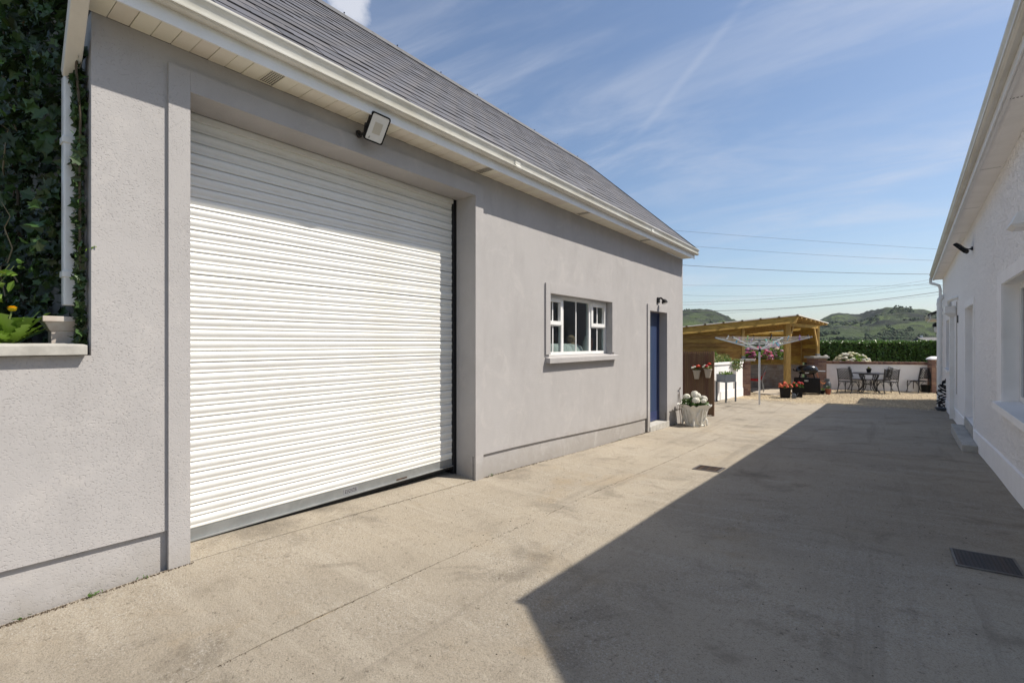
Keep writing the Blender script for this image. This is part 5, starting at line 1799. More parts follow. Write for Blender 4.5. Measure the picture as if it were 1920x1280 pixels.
# white garden wall that runs back to the brick pillar
gw = thing('garden_wall', 'low white painted garden wall between the brown screen and the brick pillar', 'wall', (-4.1, 15.6, g(15.6)))
gb = at(1392.5, 642, 16.5)
ga = at(1340, 642, 14.9)
ga = gb + (ga - gb).normalized() * 4.7
gd = (gb - ga).normalized()
gn = Vector((gd.y, -gd.x, 0))
def quad_prism(a, b, n, d0, d1, z0a, z0b, z1a, z1b):
    return MB().hexa([a + n * d0 + UP * z0a, b + n * d0 + UP * z0b, b + n * d1 + UP * z0b, a + n * d1 + UP * z0a], [a + n * d0 + UP * z1a, b + n * d0 + UP * z1b, b + n * d1 + UP * z1b, a + n * d1 + UP * z1a])
quad_prism(ga, gb, gn, 0.0, -0.22, -1.55, -1.58, -0.70, -0.72).build('wall', M['white_wall'], gw)
quad_prism(ga, gb, gn, 0.02, -0.22, -2.1, -2.1, -1.552, -1.582).build('plinth', M['white_wall'], gw)
quad_prism(ga, gb, gn, 0.03, -0.25, -0.698, -0.718, -0.64, -0.655).build('coping', M['white_wall'], gw)
quad_prism(ga + gd * 3.9, ga + gd * 4.02, gn, 0.035, 0.001, -1.5, -1.5, -0.71, -0.71).build('pier', M['white_wall'], gw)
struct(quad_prism(ga, gb, gn, -0.222, -2.2, -2.2, -2.2, -0.78, -0.78).build('raised_bed', M['soil']))
# plants spilling over it
rng = random.Random(44)
hp_ = thing('bed_planting', 'olive green bushy plant trailing over the white garden wall', 'plant', (-4.3, 16.0, -0.7))
p1 = []
for k in range(9):
    c = at(1343 + 4.0 * k, 642, 15.0 + 0.14 * k) + gn * -0.28 + UP * (-0.56 + rng.uniform(-.02, .05))
    p1 += ellipsoid_pts(rng, 170, c, (0.24, 0.24, 0.15), 0.3)
for k in range(200):
    p1.append(at(1376, 642, 15.95) + gd * rng.gauss(0, 0.13) + gn * (0.05 + abs(rng.gauss(0, 0.05))) + UP * (-0.56 - rng.random() ** 1.6 * 0.35))
stuff(put('foliage', leaf_mesh('foliage', p1, 0.075, OVAL, M['leaf_yellow'], rng, up=(0, 0, 0.3)), hp_))
p2 = [p + Vector((rng.uniform(-.1, .1), rng.uniform(-.1, .1), -0.03)) for p in p1[::2]]
stuff(put('foliage', leaf_mesh('foliage', p2, 0.085, OVAL, M['leaf'], rng), hp_))
MB().tube([tuple(at(1342, 642, 15.3) + UP * -0.8), tuple(at(1342, 642, 15.3) + UP * -0.4)], 0.008, 5).build('stem', M['green_stem'], hp_)
stuff(put('foliage', leaf_mesh('foliage', ellipsoid_pts(rng, 40, at(1342, 642, 15.3) + UP * -0.36, (0.05, 0.05, 0.14), 0.2), 0.06, OVAL, M['leaf_bright'], rng), hp_))

# steel trough planter on legs
tc_ = at(1361, 642, 14.35)
ta = (at(1343, 642, 14.75) - tc_)
tb = (at(1380, 642, 14.75) - tc_)
tr = thing('trough_planter', 'slate grey metal trough planter on four thin legs before the white garden wall', 'planter', (tc_.x, tc_.y, g(tc_.y)))
zt, zb = -0.975, -1.215
q = [tc_, tc_ + tb, tc_ + ta + tb, tc_ + ta]
ctr = (q[0] + q[2]) / 2
inn = [p.lerp(ctr, 0.06) for p in q]
mb = MB()
vs = [p + UP * zb for p in q] + [p + UP * zt for p in q] + [p + UP * zt for p in inn] + [p + UP * (zt - 0.05) for p in inn]
mb.add(vs, [(3, 2, 1, 0)] + [(i * 4 + k, i * 4 + (k + 1) % 4, i * 4 + 4 + (k + 1) % 4, i * 4 + 4 + k) for i in range(3) for k in range(4)])
mb.build('trough', M['trough'], tr)
MB().add([p + UP * (zt - 0.045) for p in inn], [(0, 1, 2, 3)]).build('soil', M['soil'], tr)
for p in q:
    pp = p.lerp(ctr, 0.05)
    MB().beam(pp + UP * zb, pp + UP * g(pp.y), 0.035, 0.035, tuple(ta)).build('leg', M['trough'], tr)
rng = random.Random(6)
sal = thing('seedlings', 'small bright green seedlings in the slate grey metal trough', 'plants', ctr + UP * zt)
pl_ = [q[0].lerp(q[1], rng.random()).lerp(q[3].lerp(q[2], rng.random()), rng.random()) + UP * (zt + rng.uniform(-.02, .07)) for k in range(140)]
stuff(put('foliage', leaf_mesh('foliage', pl_, 0.07, OVAL, M['leaf_bright'], rng), sal))

# rotary dryer
dp_ = at(1424, 642, 13.95)
dz = g(dp_.y)
dry = thing('rotary_dryer', 'aluminium rotary clothes dryer with four raised arms standing on the concrete', 'clothes dryer', (dp_.x, dp_.y, dz))
hub = -0.22
MB().tube([(0, 0, -0.02), (0, 0, hub - dz)], 0.026, 10).build('pole', M['alu'], dry, local=True, smooth_=True)
MB().lathe([(0.04, 0.0), (0.045, 0.06), (0.03, 0.1)], (0, 0, hub - dz - 0.05), 10).build('hub', M['black_plastic'], dry, local=True, smooth_=True)
MB().tube([(0, 0, hub - dz + 0.04), (0, 0, 0.26 + hub - dz)], 0.02, 8).build('upper_pole', M['alu_dull'], dry, local=True)
MB().lathe([(0.05, 0), (0.05, 0.04), (0.02, 0.06)], (0, 0, 0.24 + hub - dz), 10).build('top_collar', M['black_plastic'], dry, local=True)
th0 = R(-27.6)
losd = (RV * ((1424 - 960) / FPX) + FV).normalized()
sided = Vector((losd.y, -losd.x, 0))
tips = []
for k in range(4):
    a = th0 + k * math.pi / 2
    d = sided * math.cos(a) + losd * math.sin(a)
    tip = Vector((d.x * 1.40, d.y * 1.40, 0.37 + hub - dz))
    root_ = Vector((d.x * 0.04, d.y * 0.04, hub - dz + 0.02))
    arm_ = MB().beam(root_, tip, 0.022, 0.034).build('arm', M['alu'], dry, local=True)
    MB().beam(tip - (tip - root_) * 0.012, tip + (tip - root_) * 0.012, 0.03, 0.042).build('end_cap', M['lead'], arm_, local=True)
    mid = root_.lerp(tip, 0.42)
    MB().beam(Vector((d.x * 0.03, d.y * 0.03, 0.25 + hub - dz)), mid, 0.014, 0.018).build('strut', M['alu'], dry, local=True)
    tips.append((root_, tip))
mb = MB()
for j, t in enumerate((0.42, 0.56, 0.70, 0.84, 0.98)):
    for k in range(4):
        a_ = tips[k][0].lerp(tips[k][1], t) + UP * 0.02
        b_ = tips[(k + 1) % 4][0].lerp(tips[(k + 1) % 4][1], t) + UP * 0.02
        m2_ = (a_ + b_) / 2 - UP * 0.02
        mb.tube([a_, m2_, b_], 0.0032, 4, cap=False)
mb.build('line', M['line'], dry, local=True)
rng = random.Random(9)
pgm = []
for i in range(7):
    m_ = MB()
    m_.beam((0.006, 0, -0.055), (0.002, 0, 0.035), 0.012, 0.012, (1, 0, 0))
    m_.beam((-0.006, 0, -0.055), (-0.002, 0, 0.035), 0.012, 0.012, (1, 0, 0))
    pgm.append(m_.mesh('clothes_peg', M['peg%d' % i]))
seen_lab = set()
pcol = ['blue', 'purple', 'white', 'green', 'black', 'turquoise', 'pink']
for k in range(18):
    j = rng.choice((0.42, 0.56, 0.70, 0.84, 0.98))
    s = k % 4
    t = rng.random()
    a_ = tips[s][0].lerp(tips[s][1], j)
    b_ = tips[(s + 1) % 4][0].lerp(tips[(s + 1) % 4][1], j)
    p = a_.lerp(b_, t) + Vector((dp_.x, dp_.y, dz + 0.02))
    o = put('clothes_peg', pgm[k % 7])
    o.location = p
    o.rotation_euler = (rng.uniform(-.5, .5), rng.uniform(-.6, .6) + (math.pi if k % 3 == 0 else 0), rng.uniform(0, 3))
    o.scale = (1.5, 1.5, 1.5)
    ring_n = {0.42: 'innermost', 0.56: 'second', 0.70: 'middle', 0.84: 'fourth', 0.98: 'outermost'}[j]
    side_n = ('front', 'left', 'back', 'right')[(4 - s) % 4]
    lab = '%s clothes peg on the %s line at the %s side of the rotary dryer' % (pcol[k % 7], ring_n, side_n)
    if lab in seen_lab:
        o.location = a_.lerp(b_, (t + 0.37) % 1) + Vector((dp_.x, dp_.y, dz + 0.02))
        lab += ', the nearer of two alike'
    seen_lab.add(lab)
    tag(o, lab, 'clothes peg', 'clothes pegs on the dryer lines')

# ------------------------------------------------------------------ timber shelter
FLz, FRz, BRz = at(1268, 613, 16.55), at(1497, 590, 16.6), at(1552, 605, 19.5)
pax = (FRz - FLz)
pax_h = Vector((pax.x, pax.y, 0)).normalized()
dax = (BRz - FRz)
BLz = FLz + dax
shl = thing('timber_shelter', 'golden timber patio shelter with sloping roof, plank walls and brick base', 'shelter', (FRz.x, FRz.y, g(FRz.y)))
upn = pax.cross(dax).normalized()
if upn.z < 0:
    upn = -upn
def roofpt(s, t, h):
    return FLz + pax * s + dax * t + upn * h
# roof deck boards (run front to back), rafters (run with the slope), pale sheet above
nbd = 26
for k in range(nbd):
    s0, s1 = k / nbd + 0.0001, (k + 1) / nbd - 0.0001
    MB().hexa([roofpt(s0, 0.008, -0.052), roofpt(s1, 0.008, -0.052), roofpt(s1, 0.995, -0.052), roofpt(s0, 0.995, -0.052)], [roofpt(s0, 0.008, -0.034), roofpt(s1, 0.008, -0.034), roofpt(s1, 0.995, -0.034), roofpt(s0, 0.995, -0.034)]).build('roof_board', M['timber'], shl)
MB().hexa([roofpt(-0.005, -0.01, -0.033), roofpt(1.006, -0.01, -0.033), roofpt(1.006, 1.01, -0.033), roofpt(-0.005, 1.01, -0.033)], [roofpt(-0.005, -0.01, 0.0), roofpt(1.006, -0.01, 0.0), roofpt(1.006, 1.01, 0.0), roofpt(-0.005, 1.01, 0.0)]).build('roof_sheet', M['trim'], shl)
for k in range(7):
    s = 0.09 + k * 0.151
    MB().hexa([roofpt(s - .007, -0.016, -0.036), roofpt(s + .007, -0.016, -0.036), roofpt(s + .007, 0.02, -0.036), roofpt(s - .007, 0.02, -0.036)], [roofpt(s - .007, -0.016, 0.012), roofpt(s + .007, -0.016, 0.012), roofpt(s + .007, 0.02, 0.012), roofpt(s - .007, 0.02, 0.012)]).build('roof_clip', M['stem'], shl)
for k in range(7):
    t = 0.10 + k * 0.145
    MB().hexa([roofpt(0.02, t - .010, -0.16), roofpt(0.998, t - .010, -0.10), roofpt(0.998, t + .010, -0.10), roofpt(0.02, t + .010, -0.16)], [roofpt(0.02, t - .010, -0.053), roofpt(0.998, t - .010, -0.053), roofpt(0.998, t + .010, -0.053), roofpt(0.02, t + .010, -0.053)]).build('rafter', M['timber_post'], shl)
MB().hexa([roofpt(0.0, 0.003, -0.275), roofpt(0.965, 0.003, -0.275), roofpt(0.965, 0.016, -0.275), roofpt(0.0, 0.016, -0.275)], [roofpt(0.0, 0.003, -0.0335), roofpt(1.0, 0.003, -0.0335), roofpt(1.0, 0.016, -0.0335), roofpt(0.0, 0.016, -0.0335)]).build('fascia_board', M['timber'], shl)
cap_z = -0.575
LPc = at(1396, 642, 16.75)
RPc = at(1531, 642, 18.75)
def pillar(c, ax, half, z1, capr, nm, label, facing_cap=True, cap_m='cap'):
    root = thing(nm, label, 'pillar', (c.x, c.y, g(c.y)))
    ay = Vector((-ax.y, ax.x, 0))
    z0 = g(c.y) - 0.06
    def P(a, b, z):
        return c + ax * a + ay * b + UP * z
    MB().hexa([P(-half + .006, -half + .006, z0), P(half - .006, -half + .006, z0), P(half - .006, half - .006, z0), P(-half + .006, half - .006, z0)], [P(-half + .006, -half + .006, z1), P(half - .006, -half + .006, z1), P(half - .006, half - .006, z1), P(-half + .006, half - .006, z1)]).build('core', M['mortar'], root)
    mb = MB()
    course = 0.075
    z = z0
    r = 0
    L = 2 * half
    while z + 0.065 <= z1 + 0.01:
        for side in range(4):
            e1, e2 = [(ax, ay), (ay, -ax), (-ax, -ay), (-ay, ax)][side]
            cuts = [0, L * .66, L] if (r + side) % 2 else [0, L * .34, L]
            for p, q_ in zip(cuts, cuts[1:]):
                p_ = p + 0.005 - half
                w_ = q_ - 0.005 - half
                o1 = c + e1 * p_ - e2 * half + UP * (z + .005)
                o2 = c + e1 * w_ - e2 * half + UP * (z + .005)
                n_ = e2 * 0.02
                mb.hexa([o1, o2, o2 + n_, o1 + n_], [o1 + UP * 0.065, o2 + UP * 0.065, o2 + n_ + UP * 0.065, o1 + n_ + UP * 0.065])
        z += course
        r += 1
    stuff(mb.build('bricks', M['brick'], root))
    if capr:
        MB().hexa([P(-capr, -capr, z1 + .002), P(capr, -capr, z1 + .002), P(capr, capr, z1 + .002), P(-capr, capr, z1 + .002)], [P(-capr, -capr, z1 + .075), P(capr, -capr, z1 + .075), P(capr, capr, z1 + .075), P(-capr, capr, z1 + .075)]).build('cap', M[cap_m], root, bevel=0.012)
    return root, P
pr1, P1 = pillar(LPc, pax_h, 0.145, cap_z - 0.075, 0.25, 'brick_pillar', 'red brick pillar with flat concrete cap at the end of the white garden wall')
pr2, P2 = pillar(RPc, pax_h, 0.24, cap_z - 0.04, 0.31, 'brick_pillar', 'brick pillar with flat concrete cap behind the black barbecue')
MB().lathe([(0.01, -0.09), (0.07, -0.06), (0.095, 0), (0.07, 0.06), (0.01, 0.09)], tuple(P2(0.33, -0.05, cap_z + 0.0)), 10).build('ball', M['cap'], pr2, smooth_=True)
# posts
def post(c, z0, z1, w=0.10, nm='post'):
    return MB().beam(c + UP * z0, c + UP * z1, w, w, tuple(pax_h)).build(nm, M['timber_post'], shl, bevel=0.004)
def roof_z(p):
    """underside of the rafters above a ground point"""
    n = upn
    return FLz.z - ((p.x - FLz.x) * n.x + (p.y - FLz.y) * n.y) / n.z - 0.165
pc1 = P1(-0.06, 0.0, 0)
post(Vector((pc1.x, pc1.y, 0)), cap_z + 0.06, roof_z(pc1), 0.095)
MB().beam(Vector((pc1.x, pc1.y, cap_z + 0.002)), Vector((pc1.x, pc1.y, cap_z + 0.10)), 0.12, 0.12, tuple(pax_h)).build('post_shoe', M['galv'], shl)
CPp = at(1476, 642, 16.95)
post(CPp, g(CPp.y), roof_z(CPp), 0.17)
pc2 = P2(0.06, 0.02, 0)
post(Vector((pc2.x, pc2.y, 0)), cap_z + 0.06, roof_z(pc2), 0.095)
MB().beam(Vector((pc2.x, pc2.y, cap_z + 0.038)), Vector((pc2.x, pc2.y, cap_z + 0.13)), 0.13, 0.12, tuple(pax_h)).build('post_shoe', M['galv'], shl)
# side beam CP to RP and knee braces
b0 = Vector((CPp.x, CPp.y, roof_z(CPp) - 0.0))
b1 = Vector((pc2.x, pc2.y, roof_z(pc2)))
MB().beam(b0 + UP * -0.07, b1 + UP * -0.07, 0.06, 0.12).build('side_beam', M['timber'], shl)
sd_ = (b1 - b0)
MB().beam(CPp + UP * (roof_z(CPp) - 0.75) + sd_.normalized() * 0.07, b0 + sd_ * 0.17 + UP * -0.12, 0.06, 0.09).build('brace', M['timber_post'], shl)
MB().beam(Vector((pc2.x, pc2.y, roof_z(pc2) - 0.8)) - sd_.normalized() * 0.05, b1 - sd_ * 0.13 + UP * -0.12, 0.05, 0.08).build('brace', M['timber_post'], shl)
# plank wall on the left front bay
fl2 = at(1262, 642, 16.62)
fr2 = Vector((P1(-0.12, 0.0, 0).x, P1(-0.12, 0.0, 0).y, 0))
bd = (fr2 - fl2).normalized()
bn = Vector((bd.y, -bd.x, 0))
z = -0.74
k = 0
while z < 0.75:
    za = z
    zbt = z + 0.1455
    tl = min(zbt, roof_z(fl2) + 0.10)
    trr = min(zbt, roof_z(fr2) + 0.10)
    if trr - za > 0.02:
        tl2 = max(tl, za + 0.001)
        # clip the left end where the falling roof meets the board
        a_ = fl2
        if tl < za + 0.01:
            # find start
            s_ = 0
            for q_ in range(100):
                p = fl2.lerp(fr2, q_ / 100)
                if roof_z(p) + 0.10 > za + 0.01:
                    a_ = p
                    break
            tl2 = za + 0.008
        MB().hexa([a_ + bn * 0.028 + UP * za, fr2 + bn * 0.028 + UP * za, fr2 - bn * 0.02 + UP * za, a_ - bn * 0.02 + UP * za], [a_ + UP * tl2, fr2 + UP * trr, fr2 - bn * 0.02 + UP * trr, a_ - bn * 0.02 + UP * tl2]).build('plank', M['timber'], shl)
    z += 0.146
    k += 1
# back wall: bricks below, planks and window frame above
bw0 = at(1330, 642, 19.55)
bw1 = at(1504, 642, 19.55)
bwd = (bw1 - bw0).normalized()
bwn = Vector((bwd.y, -bwd.x, 0))
BWL = (bw1 - bw0).length
def bwp(s, z, d=0.0):
    return bw0 + bwd * s + bwn * d + UP * z
def bw_u(u):
    """where the sight line of a pixel column meets the back wall"""
    d = FV + RV * ((u - 960) / FPX)
    nn = bwn
    t = bw0.dot(nn) / d.dot(nn)
    return (d * t - bw0).dot(bwd)
mb = MB()
stuffq = MB()
z0 = g(20) - 0.03
r = 0
z = z0
while z < -0.98:
    s = -0.11 * (r % 2)
    while s < BWL:
        a_, b_ = max(0, s + 0.004), min(BWL, s + 0.216)
        if b_ - a_ > 0.02:
            mb.hexa([bwp(a_, z + .004), bwp(b_, z + .004), bwp(b_, z + .004, -0.05), bwp(a_, z + .004, -0.05)], [bwp(a_, z + .07), bwp(b_, z + .07), bwp(b_, z + .07, -0.05), bwp(a_, z + .07, -0.05)])
        s += 0.224
    z += 0.075
    r += 1
MB().hexa([bwp(0, z0, -0.006), bwp(BWL, z0, -0.006), bwp(BWL, z0, -0.2), bwp(0, z0, -0.2)], [bwp(0, z, -0.006), bwp(BWL, z, -0.006), bwp(BWL, z, -0.2), bwp(0, z, -0.2)]).build('base_wall', M['mortar'], shl)
stuff(mb.build('bricks', M['brick_pale'], shl))
ZB = z
wa, wb = bw_u(1394), bw_u(1474)
wz0, wz1 = -0.60, 0.04
z = ZB + 0.06
while z < 0.85:
    for (a_, b_) in ((0.0, wa), (wa, wb), (wb, BWL)):
        if a_ == wa and z + 0.142 > wz0 and z < wz1:
            continue
        pa, pb = bwp(a_, 0), bwp(b_, 0)
        ta_, tb_ = min(z + 0.1455, roof_z(pa) + 0.1), min(z + 0.1455, roof_z(pb) + 0.1)
        if tb_ - z < 0.02 or ta_ - z < 0.005:
            continue
        MB().hexa([bwp(a_ + .002, z, .028), bwp(b_ - .002, z, .028), bwp(b_ - .002, z, -0.02), bwp(a_ + .002, z, -0.02)], [bwp(a_ + .002, ta_), bwp(b_ - .002, tb_), bwp(b_ - .002, tb_, -0.02), bwp(a_ + .002, ta_, -0.02)]).build('plank', M['timber'], shl)
    z += 0.146
for s in (wa, (wa + wb) / 2 - 0.45, (wa + wb) / 2 + 0.25, wb, BWL - 0.05):
    lo, hi = ZB + 0.055, min(roof_z(bwp(s, 0)), 0.7)
    if wa + .1 < s < wb - .1:
        for a_, b_ in ((lo, wz0 - .03), (wz1 + 0.04, hi)):
            MB().beam(bwp(s, a_, 0.025), bwp(s, b_, 0.025), 0.045, 0.045, tuple(bwd)).build('stud', M['timber_post'], shl)
    else:
        MB().beam(bwp(s, lo, 0.025), bwp(s, hi, 0.025), 0.045, 0.045, tuple(bwd)).build('stud', M['timber_post'], shl)
MB().beam(bwp(0, ZB + 0.03, 0.02), bwp(BWL, ZB + 0.03, 0.02), 0.09, 0.055).build('sole_plate', M['timber_post'], shl)
MB().beam(bwp(wa, wz0 - 0.01, 0.03), bwp(wb, wz0 - 0.01, 0.03), 0.10, 0.04).build('window_rail', M['timber_post'], shl)
MB().beam(bwp(wa, wz1 + 0.02, 0.03), bwp(wb, wz1 + 0.02, 0.03), 0.06, 0.05).build('window_rail', M['timber_post'], shl)
# right end wall, from the back corner to the pillar
rw0 = bwp(BWL - 0.001, 0.002)
rw1 = Vector((P2(0.10, 0.05, 0).x, P2(0.10, 0.05, 0).y, 0))
rd = (rw1 - rw0).normalized()
rn = Vector((rd.y, -rd.x, 0))
z = cap_z + 0.05
z -= 0.146 * 2
while z < 0.8:
    ta_, tb_ = min(z + 0.1455, roof_z(rw0) + .1), min(z + 0.1455, roof_z(rw1) + .1)
    if ta_ - z > 0.02 and tb_ - z > 0.005:
        e_ = rw1 if z > cap_z + 0.03 else rw0.lerp(rw1, 0.55)
        MB().hexa([rw0 + rn * 0.028 + UP * z, e_ + rn * 0.028 + UP * z, e_ - rn * 0.02 + UP * z, rw0 - rn * 0.02 + UP * z], [rw0 + UP * ta_, e_ + UP * tb_, e_ - rn * 0.02 + UP * tb_, rw0 - rn * 0.02 + UP * ta_]).build('plank', M['timber'], shl)
    z += 0.146
# dark counter with stuff under the window
MB().beam(bwp(wa - 0.3, ZB + 0.30, 0.16), bwp(wb - 0.05, ZB + 0.30, 0.16), 0.30, 0.03).build('shelf', M['brown_wood'], shl)
# patio slab
struct(MB().hexa([at(1412, 735.5, 17.6) * 1 - UP * 0.2, at(1462, 742.5, 16.3) - UP * 0.2, at(1542, 729.5, 18.55) - UP * 0.2, at(1420, 727, 19.6) - UP * 0.2], [Vector((*at(1412, 642, 17.55).xy, -1.838)), Vector((*at(1452, 642, 16.55).xy, -1.838)), Vector((*at(1556, 642, 18.5).xy, -1.838)), Vector((*at(1400, 642, 19.54).xy, -1.838))]).build('patio_slab', M['pad'], recalc=True))
# red cushioned chair
cc = at(1412, 642, 18.0)
rc = thing('garden_chair', 'red cushioned metal chair under the shelter beside the brick pillar', 'chair', (cc.x, cc.y, -1.838), YAW + R(60))
MB().box(-0.24, 0.24, -0.24, 0.22, 0.40, 0.47).build('cushion', M['red_fabric'], rc, local=True, bevel=0.025)
MB().hexa([(-0.24, -0.30, 0.45), (0.24, -0.30, 0.45), (0.24, -0.22, 0.45), (-0.24, -0.22, 0.45)], [(-0.22, -0.42, 0.72), (0.22, -0.42, 0.72), (0.22, -0.36, 0.72), (-0.22, -0.36, 0.72)]).build('back_cushion', M['red_fabric'], rc, local=True, bevel=0.02)
MB().hexa([(-0.25, -0.36, 0.72), (0.25, -0.36, 0.72), (0.25, -0.345, 0.72), (-0.25, -0.345, 0.72)], [(-0.23, -0.44, 0.95), (0.23, -0.44, 0.95), (0.23, -0.425, 0.95), (-0.23, -0.425, 0.95)]).build('backrest', M['brown_wood'], rc, local=True)
for sx in (-1, 1):
    MB().tube([(sx * 0.27, 0.24, 0), (sx * 0.27, 0.22, 0.62), (sx * 0.27, -0.20, 0.64), (sx * 0.25, -0.36, 0.62)], 0.014, 6).build('arm', M['galv'], rc, local=True)
    MB().tube([(sx * 0.26, -0.36, 0), (sx * 0.26, -0.30, 0.42), (sx * 0.25, -0.45, 0.96)], 0.014, 6).build('leg', M['galv'], rc, local=True)
MB().box(-0.25, 0.25, -0.26, 0.22, 0.37, 0.395).build('seat_frame', M['galv'], rc, local=True)

# barbecue, gas bottle, small pots
bq = at(1513, 642, 17.25)
bb = thing('barbecue', 'black gas barbecue with rounded lid on a dark covered stand', 'barbecue', (bq.x, bq.y, -1.838), YAW - R(32))
MB().lathe([(0.02, 0.0), (0.24, 0.02), (0.33, 0.10), (0.345, 0.155)], (0, 0, 0.68), 20, (1, 0.72)).build('bowl', M['enamel'], bb, local=True, smooth_=True)
ld = MB().lathe([(0.352, 0.0), (0.345, 0.03), (0.31, 0.11), (0.22, 0.17), (0.02, 0.195)], (0, 0, 0.838), 20, (1, 0.72)).build('lid', M['enamel'], bb, local=True, smooth_=True, angle=60)
MB().tube([(-0.14, -0.27, 0.87), (-0.13, -0.31, 0.90), (0.13, -0.31, 0.90), (0.14, -0.27, 0.87)], 0.013, 6).build('handle', M['black_plastic'], ld, local=True)
MB().box(-0.06, 0.06, -0.258, -0.235, 0.735, 0.765).build('badge', M['alu'], bb, local=True)
for sx in (-1, 1):
    o_ = MB().hexa([(sx * 0.34, -0.18, 0.80), (sx * 0.56, -0.16, 0.80), (sx * 0.56, 0.16, 0.80), (sx * 0.34, 0.18, 0.80)], [(sx * 0.34, -0.18, 0.825), (sx * 0.56, -0.16, 0.825), (sx * 0.56, 0.16, 0.825), (sx * 0.34, 0.18, 0.825)])
    if sx > 0:
        o_.build('side_shelf', M['alu_dull'], bb, local=True)
MB().tube([(-0.33, 0, 0.80), (-0.41, -0.02, 0.82), (-0.43, -0.02, 0.87)], 0.022, 6).build('side_handle', M['black_plastic'], bb, local=True)
for sx in (-1, 1):
    for sy in (-1, 1):
        MB().beam((sx * 0.38, sy * 0.20, 0.0), (sx * 0.20, sy * 0.12, 0.70), 0.035, 0.035).build('leg', M['black_plastic'], bb, local=True)
MB().hexa([(-0.42, -0.24, 0.03), (0.42, -0.24, 0.03), (0.42, 0.24, 0.03), (-0.42, 0.24, 0.03)], [(-0.40, -0.22, 0.56), (0.40, -0.22, 0.56), (0.40, 0.22, 0.56), (-0.40, 0.22, 0.56)]).build('cabinet', M['black_plastic'], bb, local=True, bevel=0.02)
MB().lathe([(0.07, 0.0), (0.07, 0.06)], (-0.02, -0.24, 0.44), 10).build('grease_cup', M['alu_dull'], bb, local=True)
gb_ = at(1551, 642, 17.55)
gt = thing('gas_bottle', 'dark grey gas bottle beside the barbecue before the white wall', 'gas bottle', (gb_.x, gb_.y, g(gb_.y)))
MB().lathe([(0.10, 0.0), (0.13, 0.03), (0.13, 0.30), (0.11, 0.38), (0.05, 0.42)], n=16).build('bottle', M['gas_grey'], gt, local=True, smooth_=True)
MB().lathe([(0.085, 0.0), (0.085, 0.11), (0.075, 0.11), (0.075, 0.01)], (0, 0, 0.40), 14).build('collar', M['gas_grey'], gt, local=True, smooth_=True)
MB().lathe([(0.025, 0), (0.03, 0.05), (0.02, 0.08)], (0, 0, 0.41), 8).build('valve', M['galv'], gt, local=True)
h0 = bq + RV * 0.36 + UP * (-1.838 + 0.72)
h3 = gb_ + UP * (g(gb_.y) + 0.47)
pth = []
for k in range(13):
    t = k / 12
    p = h0.lerp(h3, t)
    p.z = (1 - t) ** 2 * h0.z + 2 * t * (1 - t) * (h0.z - 0.62) + t * t * h3.z
    pth.append(p)
tag(MB().tube(pth, 0.011, 6).build('gas_hose', M['orange_hose'], smooth_=True), 'orange rubber hose looping from the barbecue to the gas bottle', 'hose')
def small_pot(label, u, D, r, h, m, plant, mplant, n, psz, cat='flower pot'):
    c = at(u, 642, D)
    z = g(c.y) + 0.0
    root = thing('flower_pot', label, cat, (c.x, c.y, z))
    MB().lathe([(r * 0.72, 0), (r * 0.95, h * 0.82), (r * 1.06, h * 0.82), (r * 1.06, h), (r * 0.92, h), (r * 0.88, h * 0.8)], n=14).build('pot', M[m], root, local=True, smooth_=True, angle=35)
    r2 = random.Random(int(u))
    pln = thing(plant[0], plant[1], 'plant', (c.x, c.y, z + h))
    stuff(put('foliage', leaf_mesh('foliage', ellipsoid_pts(r2, n, (0, 0, psz * 0.5), (psz, psz, psz * 0.8), 0.3, -0.01), psz * 0.55, OVAL, M[mplant], r2), pln, local=True))
    return pln
small_pot('terracotta pot standing by the gas bottle', 1552.5, 17.0, 0.095, 0.19, 'terracotta', ('succulent', 'low green plant in the terracotta pot by the gas bottle'), 'leaf', 60, 0.085)
small_pot('small black pot between the barbecue and the terracotta pot', 1542, 17.15, 0.085, 0.12, 'black_plastic', ('lettuce', 'pale lime leaves in the small black pot by the barbecue'), 'leaf_bright', 60, 0.075)

# two black tubs of begonias
def tub(label, u, D, flabel, m, seed, n=13):
    c = at(u, 642, D)
    z = g(c.y)
    root = thing('flower_tub', label, 'planter', (c.x, c.y, z), YAW - R(26), 'black tubs of begonias on the gravel')
    def P(hx, z_):
        return [(-hx, -hx, z_), (hx, -hx, z_), (hx, hx, z_), (-hx, hx, z_)]
    mb = MB()
    rings = [P(0.135, 0.0), P(0.158, 0.29), P(0.168, 0.295), P(0.168, 0.33), P(0.155, 0.33), P(0.148, 0.27)]
    vs = [p for r_ in rings for p in r_]
    mb.add(vs, [(i * 4 + k, i * 4 + (k + 1) % 4, (i + 1) * 4 + (k + 1) % 4, (i + 1) * 4 + k) for i in range(5) for k in range(4)] + [(3, 2, 1, 0), (20, 21, 22, 23)])
    mb.build('tub', M['black_plastic'], root, local=True, bevel=0.012)
    fl = thing('begonia', flabel, 'flowers', (c.x, c.y, z + 0.31), 0, 'begonias in the black tubs')
    r2 = random.Random(seed)
    stuff(put('foliage', leaf_mesh('foliage', ellipsoid_pts(r2, 170, (0, 0, 0.06), (0.22, 0.22, 0.12), 0.4, -0.02), 0.075, OVAL, M['leaf'], r2), fl, local=True))
    flower_cluster(fl, (0, 0, 0.05), 0.19, n, m, r2, 0.042, 0.75)
tub('left black square tub overflowing with coral begonias', 1472, 16.0, 'coral orange begonias in the left black tub', M['coral_petal'], 81, 30)
tub('right black square tub with red begonias', 1495, 16.25, 'bright red begonias in the right black tub', M['red_petal'], 82, 18)
wt = at(1488.5, 642, 15.75)
mb = MB()
wcan = thing('watering_can', 'small grey watering can on the gravel between the black tubs', 'watering can', (wt.x, wt.y, g(wt.y)))
